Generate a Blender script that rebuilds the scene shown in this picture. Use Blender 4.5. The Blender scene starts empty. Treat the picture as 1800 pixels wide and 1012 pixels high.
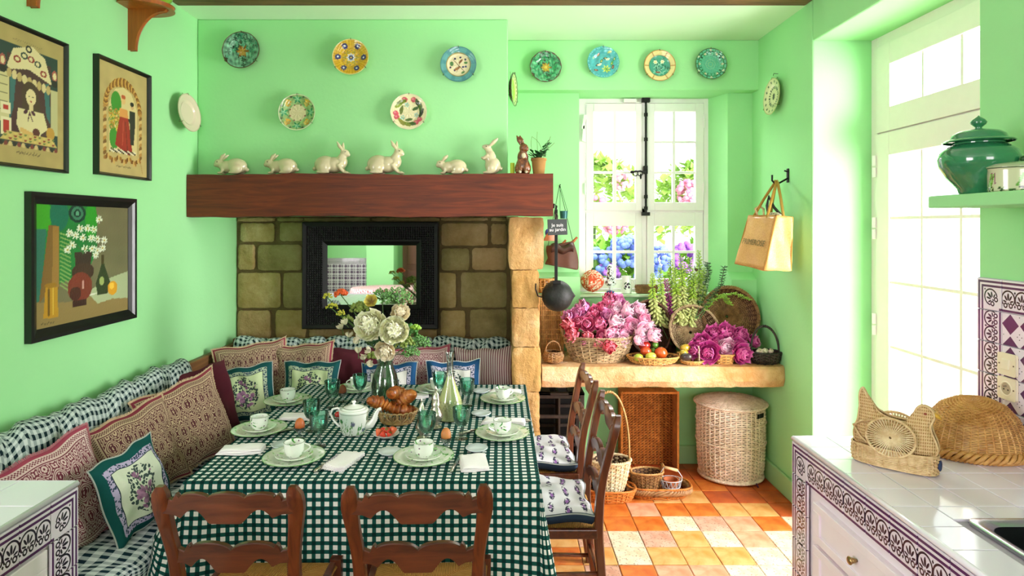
import bpy, math, random
import numpy as np
from mathutils import Vector, Matrix, Euler
PI = math.pi
R = math.radians
random.seed(7); np.random.seed(7)
S = bpy.context.scene
COL = S.collection
F = 1095.0; CX = 882.0; CY = 397.0; H = 1.75
# ---------------- camera
cam = bpy.data.cameras.new('camera'); camo = bpy.data.objects.new('camera', cam); COL.objects.link(camo)
camo.location = (0, 0, H); camo.rotation_euler = (R(90), 0, 0)
cam.sensor_width = 36; cam.lens = F / 1800 * 36
cam.shift_x = (900 - CX) / 1800; cam.shift_y = -(506 - CY) / 1800
cam.clip_start = .05; cam.clip_end = 200
S.camera = camo
# ---------------- view, world, lights
S.view_settings.view_transform = 'Standard'; S.view_settings.look = 'None'
S.view_settings.gamma = 1; S.view_settings.use_curve_mapping = False
S.view_settings.exposure = 0.08
w = bpy.data.worlds.new('World'); S.world = w; w.use_nodes = True
bg = w.node_tree.nodes['Background']; bg.inputs[0].default_value = (.93, .97, 1, 1); bg.inputs[1].default_value = 2.3
def area(name, loc, rot, sx, sy, power, col=(1, 1, 1), spread=180):
    l = bpy.data.lights.new(name, 'AREA'); l.shape = 'RECTANGLE'; l.size = sx; l.size_y = sy
    l.energy = power; l.color = col; l.spread = R(spread)
    o = bpy.data.objects.new(name, l); COL.objects.link(o); o.location = loc; o.rotation_euler = [R(a) for a in rot]
    return o
area('daylight_door', (3.7, 1.7, 1.9), (0, 86, -28), 3.4, 3.6, 1450, (1, .94, .97))
area('daylight_window', (1.1, 5.45, 3.35), (-55, 0, 0), 1.6, 1.2, 260, (1, .96, .98))
area('daylight_rear_window', (1.0, -4.15, 2.0), (90, 0, 0), 2.4, 1.8, 95, (1, .88, .94))
area('rear_side_fill', (-3.9, -1.0, 2.0), (0, -90, 0), 1.8, 2.2, 170, (1, .89, .95))  # unseen fill standing for left rear windows, none built in that wall
sun = bpy.data.lights.new('sun', 'SUN'); sun.energy = 5; sun.angle = R(28); sun.color = (1, .95, .86)
suno = bpy.data.objects.new('sun', sun); COL.objects.link(suno)
suno.rotation_euler = Vector((-.62, -.35, -.70)).to_track_quat('-Z', 'Y').to_euler()
cy = S.cycles if hasattr(S, 'cycles') else None
if cy:
    cy.max_bounces = 9; cy.diffuse_bounces = 5; cy.glossy_bounces = 4; cy.transmission_bounces = 6; cy.transparent_max_bounces = 16
    cy.caustics_reflective = False; cy.caustics_refractive = False; cy.sample_clamp_indirect = 6

# ---------------- node expression helper
def C(h):
    h = h.lstrip('#'); r = []
    for i in (0, 2, 4):
        c = int(h[i:i+2], 16) / 255; r.append(c / 12.92 if c <= .04045 else ((c + .055) / 1.055) ** 2.4)
    return tuple(r)
class E:
    def __init__(s, g, o): s.g = g; s.o = o
    def _m(s, op, a, b=None, c=None): return s.g.math(op, a, b, c)
    def __add__(s, b): return s._m('ADD', s, b)
    def __radd__(s, b): return s._m('ADD', b, s)
    def __sub__(s, b): return s._m('SUBTRACT', s, b)
    def __rsub__(s, b): return s._m('SUBTRACT', b, s)
    def __mul__(s, b): return s._m('MULTIPLY', s, b)
    def __rmul__(s, b): return s._m('MULTIPLY', b, s)
    def __truediv__(s, b): return s._m('DIVIDE', s, b)
    def __lt__(s, b): return s._m('LESS_THAN', s, b)
    def __gt__(s, b): return s._m('GREATER_THAN', s, b)
    def fr(s): return s._m('FRACT', s)
    def fl(s): return s._m('FLOOR', s)
    def ab(s): return s._m('ABSOLUTE', s)
    def sq(s): return s._m('SQRT', s)
    def sin(s): return s._m('SINE', s)
    def cos(s): return s._m('COSINE', s)
    def mx(s, b): return s._m('MAXIMUM', s, b)
    def mn(s, b): return s._m('MINIMUM', s, b)
class G:
    def __init__(s, name, color=(.8, .8, .8), rough=.6, metal=0, coat=0, spec=.5):
        s.m = bpy.data.materials.new(name); s.m.use_nodes = True; s.nt = s.m.node_tree
        s.b = s.nt.nodes['Principled BSDF']; s.out = s.nt.nodes['Material Output']
        s.b.inputs['Base Color'].default_value = (*color, 1); s.b.inputs['Roughness'].default_value = rough
        s.b.inputs['Metallic'].default_value = metal; s.b.inputs['Coat Weight'].default_value = coat
        s.b.inputs['Coat Roughness'].default_value = .08; s.b.inputs['Specular IOR Level'].default_value = spec
    def n(s, t): return s.nt.nodes.new(t)
    def put(s, sock, v):
        if isinstance(v, E): s.nt.links.new(v.o, sock)
        elif isinstance(v, (tuple, list)):
            sock.default_value = (*v, 1) if len(v) == 3 and len(sock.default_value) == 4 else v
        else: sock.default_value = v
    def math(s, op, a, b=None, c=None):
        k = s.n('ShaderNodeMath'); k.operation = op
        for i, v in enumerate((a, b, c)):
            if v is not None: s.put(k.inputs[i], v)
        return E(s, k.outputs[0])
    def uv(s, off=(0, 0)):
        k = s.n('ShaderNodeTexCoord'); x = s.n('ShaderNodeSeparateXYZ'); s.nt.links.new(k.outputs['UV'], x.inputs[0])
        return E(s, x.outputs[0]), E(s, x.outputs[1])
    def xyz(s):
        k = s.n('ShaderNodeTexCoord'); x = s.n('ShaderNodeSeparateXYZ'); s.nt.links.new(k.outputs['Object'], x.inputs[0])
        return [E(s, x.outputs[i]) for i in range(3)]
    def vec(s, which='Object'):
        return E(s, s.n('ShaderNodeTexCoord').outputs[which])
    def comb(s, x, y, z=0.0):
        k = s.n('ShaderNodeCombineXYZ'); s.put(k.inputs[0], x); s.put(k.inputs[1], y); s.put(k.inputs[2], z)
        return E(s, k.outputs[0])
    def noise(s, scale=5, detail=2, rough=.5, vec=None, dist=0):
        k = s.n('ShaderNodeTexNoise'); k.inputs['Scale'].default_value = scale; k.inputs['Detail'].default_value = detail
        k.inputs['Roughness'].default_value = rough; k.inputs['Distortion'].default_value = dist
        s.put(k.inputs['Vector'], vec or s.vec()); return E(s, k.outputs[0])
    def vor(s, scale=5, vec=None, out='Distance', feature='F1', rnd=1):
        k = s.n('ShaderNodeTexVoronoi'); k.feature = feature; k.inputs['Scale'].default_value = scale
        k.inputs['Randomness'].default_value = rnd
        s.put(k.inputs['Vector'], vec or s.vec()); return E(s, k.outputs[out])
    def sep(s, v):
        x = s.n('ShaderNodeSeparateXYZ'); s.put(x.inputs[0], v); return [E(s, x.outputs[i]) for i in range(3)]
    def scl(s, sx, sy, sz, which='Object'):
        k = s.n('ShaderNodeMapping'); s.put(k.inputs[0], s.vec(which)); k.inputs[3].default_value = (sx, sy, sz)
        return E(s, k.outputs[0])
    def mix(s, f, a, b):
        k = s.n('ShaderNodeMix'); k.data_type = 'RGBA'; s.put(k.inputs[0], f); s.put(k.inputs[6], a); s.put(k.inputs[7], b)
        return E(s, k.outputs[2])
    def ramp(s, f, stops):
        k = s.n('ShaderNodeValToRGB'); s.put(k.inputs[0], f); r = k.color_ramp
        while len(r.elements) < len(stops): r.elements.new(.5)
        for e, (p, c) in zip(r.elements, stops): e.position = p; e.color = (*c, 1)
        return E(s, k.outputs[0])
    def col(s, v): s.put(s.b.inputs['Base Color'], v); return s
    def set(s, k, v): s.put(s.b.inputs[k], v); return s
    def bump(s, h, strength=.3, dist=.01):
        k = s.n('ShaderNodeBump'); k.inputs['Strength'].default_value = strength; k.inputs['Distance'].default_value = dist
        s.put(k.inputs['Height'], h); s.nt.links.new(k.outputs[0], s.b.inputs['Normal']); return s
    def vcol(s):
        k = s.n('ShaderNodeVertexColor'); k.layer_name = 'Col'; return E(s, k.outputs[0])

def plain(name, hexc, rough=.6, metal=0, coat=0, nz=.12, ns=20, bump=0, spec=.5):
    g = G(name, C(hexc), rough, metal, coat, spec); c = C(hexc)
    n = g.noise(ns, 3)
    g.col(g.mix(n, tuple(max(0, x * (1 - nz)) for x in c), tuple(min(1, x * (1 + nz)) for x in c)))
    if bump: g.bump(n, bump)
    return g.m
def vmat(name, rough=.35, coat=.4, bump=0):
    g = G(name, (.8, .8, .8), rough, 0, coat); g.col(g.vcol())
    if bump: g.bump(g.noise(90, 2), bump)
    return g.m
def thin_glass(name, tint=(1, 1, 1), gl=.12, rough=.03, fk=.75):
    g = G(name); nt = g.nt; tr = g.n('ShaderNodeBsdfTransparent'); tr.inputs[0].default_value = (*tint, 1)
    gs = g.n('ShaderNodeBsdfGlossy'); gs.inputs['Roughness'].default_value = rough
    lw = g.n('ShaderNodeLayerWeight'); lw.inputs[0].default_value = .35
    mx = g.n('ShaderNodeMixShader'); f = E(g, lw.outputs['Fresnel']) * fk + gl * .3
    g.put(mx.inputs[0], f); nt.links.new(tr.outputs[0], mx.inputs[1]); nt.links.new(gs.outputs[0], mx.inputs[2])
    nt.links.new(mx.outputs[0], g.out.inputs[0]); nt.nodes.remove(g.b); return g.m

# ---------------- geometry helper
class Geo:
    def __init__(s): s.v = []; s.f = []; s.uv = []; s.c = []
    def add(s, v, f, uv=None, c=None):
        b = len(s.v); v = [tuple(p) for p in v]; s.v += v
        s.f += [tuple(i + b for i in q) for q in f]
        s.uv += [tuple(p) for p in uv] if uv is not None else [(p[0], p[1]) for p in v]
        if c is not None: s.c += [tuple(p) for p in c]
        return s
    def join(s, g, M=None):
        v = [tuple(M @ Vector(p)) for p in g.v] if M is not None else g.v
        return s.add(v, g.f, g.uv, g.c if g.c else None)
    def tr(s, M): s.v = [tuple(M @ Vector(p)) for p in s.v]; return s
    def box(s, x0, x1, y0, y1, z0, z1):
        v = [(x, y, z) for x in (x0, x1) for y in (y0, y1) for z in (z0, z1)]
        return s.add(v, [(0, 1, 3, 2), (4, 6, 7, 5), (0, 4, 5, 1), (2, 3, 7, 6), (0, 2, 6, 4), (1, 5, 7, 3)])
    def grid(s, fn, nu, nv, cu=False, cv=False, col=None):
        us = np.linspace(0, 1, nu + 1); vs = np.linspace(0, 1, nv + 1)
        v = []; uv = []
        for a in us:
            for b in vs: v.append(fn(a, b)); uv.append((a, b))
        f = [(i * (nv + 1) + j, (i + 1) * (nv + 1) + j, (i + 1) * (nv + 1) + j + 1, i * (nv + 1) + j + 1) for i in range(nu) for j in range(nv)]
        return s.add(v, f, uv)
    def lathe(s, prof, n=32, sx=1, sy=1, cap=True):
        m = len(prof); v = []; uv = []
        for k in range(n + 1):
            a = 2 * PI * k / n
            for i, (r, z) in enumerate(prof): v.append((r * math.cos(a) * sx, r * math.sin(a) * sy, z)); uv.append((k / n, i / max(1, m - 1)))
        f = [(k * m + i, (k + 1) * m + i, (k + 1) * m + i + 1, k * m + i + 1) for k in range(n) for i in range(m - 1)]
        return s.add(v, f, uv)
    def ell(s, c, r, n=12, M=None):
        p = [(math.sin(PI * i / n) + 1e-5, -math.cos(PI * i / n)) for i in range(n + 1)]
        g = Geo().lathe(p, 2 * n if n < 12 else n + 8)
        r = r if isinstance(r, (tuple, list)) else (r, r, r)
        g.v = [(x * r[0], y * r[1], z * r[2]) for x, y, z in g.v]
        if M is not None: g.tr(M)
        g.v = [(x + c[0], y + c[1], z + c[2]) for x, y, z in g.v]
        return s.join(g)
    def tube(s, pts, r, n=6, closed=False, caps=True, flat=1.0):
        P = [Vector(p) for p in pts]; m = len(P); rr = r if isinstance(r, (list, tuple, np.ndarray)) else [r] * m
        T = []
        for i in range(m):
            a = P[(i - 1) % m] if (closed or i > 0) else P[0]; b = P[(i + 1) % m] if (closed or i < m - 1) else P[-1]
            t = b - a; T.append(t.normalized() if t.length > 1e-9 else Vector((0, 0, 1)))
        ref = Vector((0, 0, 1)) if abs(T[0].z) < .9 else Vector((1, 0, 0))
        nn = (ref - T[0] * ref.dot(T[0])).normalized(); v = []; uv = []; L = 0
        for i in range(m):
            nn = nn - T[i] * nn.dot(T[i]); nn = nn.normalized() if nn.length > 1e-6 else T[i].orthogonal().normalized()
            b = T[i].cross(nn)
            if i: L += (P[i] - P[i-1]).length
            for k in range(n):
                a = 2 * PI * k / n; v.append(P[i] + (nn * math.cos(a) + b * math.sin(a) * flat) * rr[i]); uv.append((k / n, L))
        f = []
        for i in range(m if closed else m - 1):
            j = (i + 1) % m
            for k in range(n): f.append((i * n + k, i * n + (k + 1) % n, j * n + (k + 1) % n, j * n + k))
        if caps and not closed: f += [tuple(range(n))[::-1], tuple((m - 1) * n + k for k in range(n))]
        return s.add(v, f, uv)
    def cyl(s, c, r, h, n=20, r2=None):
        r2 = r if r2 is None else r2
        return s.join(Geo().lathe([(1e-5, 0), (r, 0), (r2, h), (1e-5, h)], n), Matrix.Translation(c))
    def poly(s, pts, y0, y1, axis='y'):
        """outline pts (a,b) extruded along an axis; axis y: (a,y,b), x: (x,a,b), z: (a,b,z)"""
        mk = {'y': lambda a, b, t: (a, t, b), 'x': lambda a, b, t: (t, a, b), 'z': lambda a, b, t: (a, b, t)}[axis]
        n = len(pts); v = [mk(a, b, y0) for a, b in pts] + [mk(a, b, y1) for a, b in pts]
        f = [tuple(range(n)), tuple(range(n, 2 * n))[::-1]] + [(i, (i + 1) % n, n + (i + 1) % n, n + i) for i in range(n)]
        return s.add(v, f)

def link(name, geo, mat, parent=None, loc=None, rot=None, smooth=False, bev=0, sol=0, sub=0, kind=None, label=None, angle=None):
    me = bpy.data.meshes.new(name); me.from_pydata(geo.v, [], geo.f)
    if geo.f:
        uvl = me.uv_layers.new(name='UVMap'); li = np.empty(len(me.loops), dtype=np.int32); me.loops.foreach_get('vertex_index', li)
        ua = np.array(geo.uv, dtype=np.float32)[li]; uvl.data.foreach_set('uv', ua.ravel())
    if geo.c:
        ca = me.color_attributes.new('Col', 'FLOAT_COLOR', 'POINT'); arr = np.ones((len(geo.v), 4), dtype=np.float32); arr[:, :3] = np.array(geo.c)
        ca.data.foreach_set('color', arr.ravel())
    me.materials.append(mat)
    if smooth: me.polygons.foreach_set('use_smooth', [True] * len(me.polygons))
    me.update(); me.validate()
    if smooth and angle: 
        try: me.set_sharp_from_angle(angle=R(angle))
        except Exception: pass
    o = bpy.data.objects.new(name, me); COL.objects.link(o)
    if parent is not None: o.parent = parent
    if loc is not None: o.location = loc
    if rot is not None: o.rotation_euler = rot
    if bev:
        b = o.modifiers.new('bevel', 'BEVEL'); b.width = bev; b.segments = 2; b.limit_method = 'ANGLE'; b.angle_limit = R(40)
    if sol: b = o.modifiers.new('solid', 'SOLIDIFY'); b.thickness = sol; b.offset = 0
    if sub: b = o.modifiers.new('sub', 'SUBSURF'); b.levels = sub; b.render_levels = sub
    if kind: o['kind'] = kind
    if label: o['label'] = label
    return o
def tag(o, label, cat, group=None, kind=None):
    o['label'] = label; o['category'] = cat
    if group: o['group'] = group
    if kind: o['kind'] = kind
    return o
def thing(name, label, cat, loc=(0, 0, 0), rot=(0, 0, 0), group=None):
    o = bpy.data.objects.new(name, None); COL.objects.link(o); o.location = loc; o.rotation_euler = rot; o.empty_display_size = .05
    return tag(o, label, cat, group)
def solo(name, geo, mat, label, cat, group=None, **k): return tag(link(name, geo, mat, **k), label, cat, group)
def struct(name, geo, mat, **k): o = link(name, geo, mat, **k); o['kind'] = 'structure'; return o
def dup(root, loc, rot=None, label=None, group=None, scale=None):
    r = root.copy(); COL.objects.link(r); r.location = loc
    if rot is not None: r.rotation_euler = rot
    if label: r['label'] = label
    if group: r['group'] = group
    if scale: r.scale = scale if isinstance(scale, (tuple, list)) else (scale,) * 3
    for ch in list(root.children):
        c = ch.copy(); COL.objects.link(c); c.parent = r
        for g in list(ch.children):
            d = g.copy(); COL.objects.link(d); d.parent = c
    return r
def W(px, py, Y): return Vector(((px - CX) / F * Y, Y, H - (py - CY) / F * Y))
TZ = .758
def T(px, py):
    Y = F * (H - TZ) / (py - CY); return Vector(((px - CX) / F * Y, Y, TZ))
def XY(px, Y, z): return Vector(((px - CX) / F * Y, Y, z))
def rnd(a, b): return random.uniform(a, b)
def smooth_blob(parts, voxel, sm=4):
    """union of ellipsoids / tubes remeshed into one continuous surface"""
    g = Geo()
    for p in parts: g.join(p)
    me = bpy.data.meshes.new('tmp'); me.from_pydata(g.v, [], g.f)
    o = bpy.data.objects.new('tmp', me); COL.objects.link(o)
    wd = o.modifiers.new('w', 'WELD'); wd.merge_threshold = 1e-4
    m = o.modifiers.new('r', 'REMESH'); m.mode = 'VOXEL'; m.voxel_size = voxel
    if sm: q = o.modifiers.new('s', 'SMOOTH'); q.iterations = sm; q.factor = .5
    dg = bpy.context.evaluated_depsgraph_get(); dg.update(); ev = o.evaluated_get(dg); mm = ev.to_mesh()
    out = Geo(); out.add([tuple(v.co) for v in mm.vertices], [tuple(p.vertices) for p in mm.polygons])
    ev.to_mesh_clear(); bpy.data.objects.remove(o); bpy.data.meshes.remove(me)
    return out
def text_geo(body, size, depth=.0006, spacing=1.0):
    cu = bpy.data.curves.new('t', 'FONT'); cu.body = body; cu.size = size; cu.align_x = 'CENTER'; cu.align_y = 'CENTER'
    cu.extrude = depth; cu.space_line = spacing; cu.resolution_u = 3
    o = bpy.data.objects.new('t', cu); COL.objects.link(o); dg = bpy.context.evaluated_depsgraph_get(); dg.update()
    ev = o.evaluated_get(dg); mm = ev.to_mesh(); out = Geo()
    out.add([tuple(v.co) for v in mm.vertices], [tuple(p.vertices) for p in mm.polygons]); ev.to_mesh_clear()
    bpy.data.objects.remove(o); return out
# ---------------- materials
def plaster(name, c, nz=.05):
    g = G(name, c, .85, spec=.2); n = g.noise(1.6, 4); m = g.noise(45, 3)
    g.col(g.mix(n, tuple(x * (1 - nz) for x in c), tuple(min(1, x * (1 + nz)) for x in c))); g.bump(m + n * 6, .12, .006); return g.m
GREEN = (.35, .74, .34)
M_green = plaster('green_plaster', GREEN)
M_ceil = plaster('pale_green_ceiling_paint', (.70, .90, .66))
M_skirt = plaster('green_skirting_paint', (.36, .66, .32))
M_white = plain('white_paint', 'f6f0f2', .45, nz=.03)
M_offwhite = plain('door_paint', 'f2e8e4', .5, nz=.03)
def wood(name, a, b, scale=14, rough=.45, axis=0, coat=.1, bump=.12):
    g = G(name, C(a), rough, 0, coat); s = [scale * 1.6] * 3; s[axis] = scale * .12
    v = g.scl(*s); n = g.noise(1, 5, .6, v, 1.2); n2 = g.noise(7, 2)
    g.col(g.mix(n2 * .4, g.ramp(n, [(.3, C(a)), (.7, C(b))]), C(a))); g.bump(n, bump, .004); return g.m
M_beam = wood('dark_oak_beam', '481603', '7c300a', 22, .62, 0, 0)
M_beam_old = wood('old_ceiling_oak', '4a2e1a', '8a6038', 20, .7)
M_chair = wood('polished_walnut', '42190a', '7c3c1a', 18, .35, 2, .35)
M_chair_rail = wood('polished_walnut_rail', '3c1709', '6e3418', 18, .35, 0, .35)
M_bracket = wood('varnished_pine', '8c4514', 'b8641f', 18, .4, 2)
M_bench = wood('bench_wood', '5d3c1e', '8d6234', 18, .6, 1)
M_dark = wood('black_brown_wood', '1d120c', '3a261a', 20, .7, 2)
def stone(name, a, b, c):
    g = G(name, C(a), .9, spec=.2); n = g.noise(6, 6, .65); m = g.noise(38, 4, .7); k = g.noise(2.2, 2)
    g.col(g.mix(m * .55, g.ramp(n * .6 + k * .4, [(.35, C(a)), (.52, C(b)), (.66, C(c))]), C(a)))
    g.bump(m + n * 1.5, .8, .012); return g.m
M_stone = [stone('fireplace_stone_ochre', '8d7340', 'b39a68', 'cdb78c'), stone('fireplace_stone_grey', '776840', 'a08e60', 'b8a67c'), stone('fireplace_stone_pink', '8c7044', 'b2946a', 'c8aa84')]
M_mortar = stone('lime_mortar', '5a4a30', '6e5c3c', '84704e')
M_pillar = [stone('pillar_stone_cream', 'a87a44', 'd4aa74', 'e8cca4'), stone('pillar_stone_gold', 'a87a40', 'd0a468', 'e4caa0')]
M_slab = stone('sandstone_slab', 'c08a52', 'e2bd90', 'f2dabb')
M_black = plain('black_lacquer', '0c0b0b', .4, nz=.2, coat=.2)
M_blackmat = plain('black_carved_wood', '080707', .5, nz=.2, spec=.3)
M_iron = plain('wrought_iron', '1d1c1b', .5, .6, nz=.3, bump=.2)
M_castiron = plain('cast_iron', '262524', .55, .4, nz=.35, ns=40, bump=.35)
M_steel = plain('brushed_steel', 'b9bac0', .25, 1, nz=.05)
M_sinkdark = plain('basin_steel', '55565c', .3, 1, nz=.1)
g = G('silver', C('b8b2a4'), .28, 1); n = g.vor(70); g.bump(n, .5, .004); M_silver = g.m
g = G('mirror_glass', (.93, .94, .93), .02, 1); M_mirror = g.m
M_pane = thin_glass('window_glass', (.99, 1, .99), .02, fk=.12)
M_clear = thin_glass('clear_glass', (.93, .96, .95), .25)
M_vase = thin_glass('vase_glass', (.90, .95, .91), .3)
M_greenglass = thin_glass('green_goblet_glass', (.62, .90, .82), .35)
M_porc = plain('white_porcelain', 'eef0ec', .15, nz=.02, coat=.6)
M_bone = plain('bone_ivory_glaze', 'cbbf9c', .2, nz=.12, ns=14, coat=.7)
# painted porcelain with green sprigs
def sprig(name, base='edf0ea', dens=.56, grn=('3f8d3a', '8fc77f'), sc=26):
    g = G(name, C(base), .18, 0, 0, .5); g.b.inputs['Coat Weight'].default_value = .6
    v = g.vec(); n = g.noise(sc, 4, .6, v, 1.5); m = g.noise(sc * .45, 2, .5, v, 2); k = g.vor(sc * 1.6)
    c = g.mix((n > dens + .02) * (m > .48), C(base), g.mix(m > .58, C(grn[1]), C(grn[0])))
    c = g.mix((k < .16) * (m > .5), c, C('7b5a78')); g.col(c); return g.m
M_sprig = sprig('sprigged_porcelain'); M_sprig2 = sprig('sprigged_plate_porcelain', 'e9efe2', .54, ('5fa552', 'a9d69a'), 22)
# gingham
def gingham(name, p, white, mid, dark, bandw=.5, grid=False, bump=.1, wob=0):
    g = G(name, C(white), .9, spec=.15); u, v = g.uv()
    if wob:
        q = g.noise(6, 1); u = u + (q - .5) * wob; v = v + (q - .5) * wob
    a = (u / p).fr() < bandw; b = (v / p).fr() < bandw
    f = g.noise(260, 2)
    if grid: c = g.mix(a.mx(b), C(white), g.mix(a * b, C(mid), C(dark)))
    else: c = g.mix((a + b) * .5, C(white), C(mid)); c = g.mix(a * b, c, C(dark))
    g.col(g.mix(f * .12, c, (0, 0, 0))); g.bump(f, bump, .002); return g.m
M_cloth = gingham('tablecloth_gingham', .0336, 'f0efec', '17524c', '0a3230', .46, True)
M_ging = gingham('bolster_gingham', .031, 'cdd6d4', '46686a', '12282e', .5)
M_ging_seat = gingham('seat_gingham', .034, 'e8eef2', '5a7688', '16303f', .5)
M_gingred = gingham('red_gingham', .05, 'f4f0ee', 'd04a58', '9c1c2c', .5)
# block print
def blockprint(name, lt, dk, p=.075, border='8c3b4a'):
    g = G(name, C(lt), .9, spec=.1); u, v = g.uv()
    x = (u - .5) * .45 / p * PI; y = (v - .5) * .45 / p * PI; w = g.noise(26, 1) * .35
    s = (x * 2).cos() * .9 + (y * 1.3).cos() + w
    rings = ((s * 1.9).fr() - .5).ab() < .2
    fine = (((x * 8).cos() * (y * 6).cos()) > .45)
    core = s > 1.35
    m = rings.mx(fine * (s < .2)).mx(core * ((x * 12).sin() > 0))
    d = (u - .5).ab().mx((v - .5).ab())
    line = (d > .405) * (d < .415); band = (d > .43) * (d < .465) * ((u * 260).sin() * (v * 260).sin() > .0)
    m = (m * (d < .40)).mx(line).mx(band)
    c = g.mix(m, C(lt), C(dk)); c = g.mix((d > .475), c, C(border))
    f = g.noise(200, 2); g.col(g.mix(f * .15, c, (.03, .01, .02))); g.bump(f, .15, .003); return g.m
M_block = blockprint('block_print_brown', 'bda588', '5a3236')
M_block2 = blockprint('block_print_pink', 'dcc0bc', '7a3848', .07, 'a84a60')
def bouquet_cushion(name, field, bord, bord2):
    g = G(name, C(field), .9, spec=.1); u, v = g.uv(); x = u - .5; y = v - .5
    d = x.ab().mx(y.ab()); nn = g.noise(9, 2, .5, g.comb(u, v)); r = (x * x * 1.2 + (y + .0) * (y + .0) * .8).sq() + (nn - .5) * .12
    vv = g.comb(u, v); k = g.vor(11, vv); k2 = g.vor(26, vv); low = y < -.05
    flowers = (k < .50); leaves = k2 < .52
    c = g.mix((r < .27) * leaves, C(field), C('41504e'))
    c = g.mix((r < .22) * flowers, c, g.mix(k2 * 1.3, C('6e4668'), C('a87e9c')))
    stem = (x.ab() < .012) * (y < -.1) * (y > -.27); c = g.mix(stem, c, C('41504e'))
    b1 = (d > .34) * (d < .41); nz = g.vor(34, vv) < .42
    c = g.mix(b1, c, g.mix(nz, C(bord2), C('3a4a5e')))
    c = g.mix(d > .41, c, C(bord)); c = g.mix((d > .335) * (d < .345), c, C('2b3a44'))
    f = g.noise(200, 2); g.col(g.mix(f * .12, c, (0, 0, 0))); g.bump(f, .12, .003); return g.m
M_floral = bouquet_cushion('bouquet_print_green', 'c8d6a8', '1d4f52', 'a9b8a0')
M_floral2 = bouquet_cushion('bouquet_print_blue', 'dcdad4', '24507a', 'b8b4c8')
M_floral3 = bouquet_cushion('bouquet_print_teal', 'd2dac4', '17504e', 'b6accc')
M_maroon = plain('maroon_cotton', '541224', .95, nz=.15, ns=120, bump=.1)
g = G('striped_ticking', C('d8c0c0'), .9); u, v = g.uv(); g.col(g.mix((u * 26).fr() < .45, C('d9c6c4'), C('7d4656'))); M_stripe = g.m
def toile(name):
    g = G(name, C('e9e6ec'), .9, spec=.1); u, v = g.uv(); a = g.comb(u * 5 + (v * 5.5).fl() * .37, v * 5.5)
    x = (u * 5 + ((v * 5.5).fl()) * .5).fr() - .5; y = (v * 5.5).fr() - .5
    n = g.noise(6, 3, .5, g.comb(u * 5, v * 5)); r = (x * x * .55 + y * y * 2.2).sq() + (n - .5) * .28
    n2 = g.noise(30, 2, .5, g.comb(u, v))
    c = g.mix((r < .31) * (n2 > .45), C('e9e6ec'), C('4c4a5e')); c = g.mix((r < .15) * (n2 > .4), c, C('9a6cb0'))
    g.col(c); g.bump(g.noise(200, 2), .1, .003); return g.m
M_toile = toile('lavender_sprig_cotton')
M_navy = plain('navy_edge_cotton', '1d3147', .9)
M_linen = plain('white_linen', 'f8f2f6', .9, nz=.04, ns=160, bump=.1)
def wick(name, a, b, rough=.55, sc=30, coat=.15):
    g = G(name, C(a), rough, 0, coat); n = g.noise(sc, 3, .6); k = g.noise(4, 2)
    g.col(g.ramp(n * .6 + k * .4, [(.35, C(a)), (.62, C(b))])); return g.m
W_tan = wick('willow_tan', '9c6a34', 'cf9f62'); W_grey = wick('weathered_willow', '75583a', 'c0a47c')
W_dark = wick('dark_willow', '2b1710', '6a3a22'); W_white = wick('whitewashed_willow', 'd2b89e', 'fbe8d8')
W_orange = wick('orange_rattan', 'a2571a', 'd6863a'); W_black = wick('black_willow', '0f0c0a', '33261e')
W_brown = wick('brown_willow', '6a4526', 'a87a4a'); W_honey = wick('honey_rattan', 'a86e2c', 'd6a45e'); W_cream = wick('cream_willow', 'bc9a66', 'ecdcb8')
M_raffia = wick('raffia', 'b58c58', 'e2c698', .7, 60); M_jute = wick('jute_canvas', 'b98344', 'd8a666', .9, 150)
M_terra = plain('terracotta', 'b5653c', .8, nz=.2)
M_leaf = plain('leaf_green', '3f7a2c', .5, nz=.35, ns=15); M_leafdk = plain('dark_leaf_green', '1d4a20', .5, nz=.3)
M_leafy = plain('yellow_green_leaf', '8fb840', .5, nz=.25); M_dill = plain('dill_green', '6fa45a', .6, nz=.2)
M_stem = plain('stem_green', '4a6a34', .6); M_twig = plain('grey_twig', '6b5a44', .8)
# floor tiles
def tomette(name, a, b, speck=0):
    g = G(name, C(a), .42, 0, .05); n = g.noise(9, 4, .6, None, .6); k = g.noise(120, 2)
    c = g.ramp(n, [(.34, C(a)), (.62, C(b))])
    q = g.noise(70, 3, .6); c = g.mix((q > (.60 if speck else .70)) * (.75 if speck else .4), c, C('7a5a44'))
    g.col(c); g.bump(n + k * .15, .3, .004); g.set('Roughness', n * .3 + .3); return g.m
TM = {'o': tomette('tile_orange', 'c0561a', 'd98034'), 'r': tomette('tile_rust', 'a8421a', 'c8602c'), 'y': tomette('tile_ochre', 'cf8a3c', 'e2b070'),
      'c': tomette('tile_cream_speckled', 'd6bc98', 'eadcc4', 1), 'p': tomette('tile_salmon', 'cc8460', 'e0ac8c'), 's': tomette('tile_pink_speckled', 'c48a70', 'dcb09a', 1)}
M_grout = plain('floor_grout', '8a6248', .9, nz=.2)
g = G('glazed_white_tile', C('eee6f4'), .12, 0, .5); n = g.noise(3, 2); g.col(g.mix(n, C('e4daee'), C('f4eefa'))); g.bump(n, .08, .01); M_tile = g.m
M_tgrout = plain('white_grout', 'b4a8bc', .8, nz=.05)
M_cab = plain('cabinet_paint', 'f2e6f0', .45, nz=.02)
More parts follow.
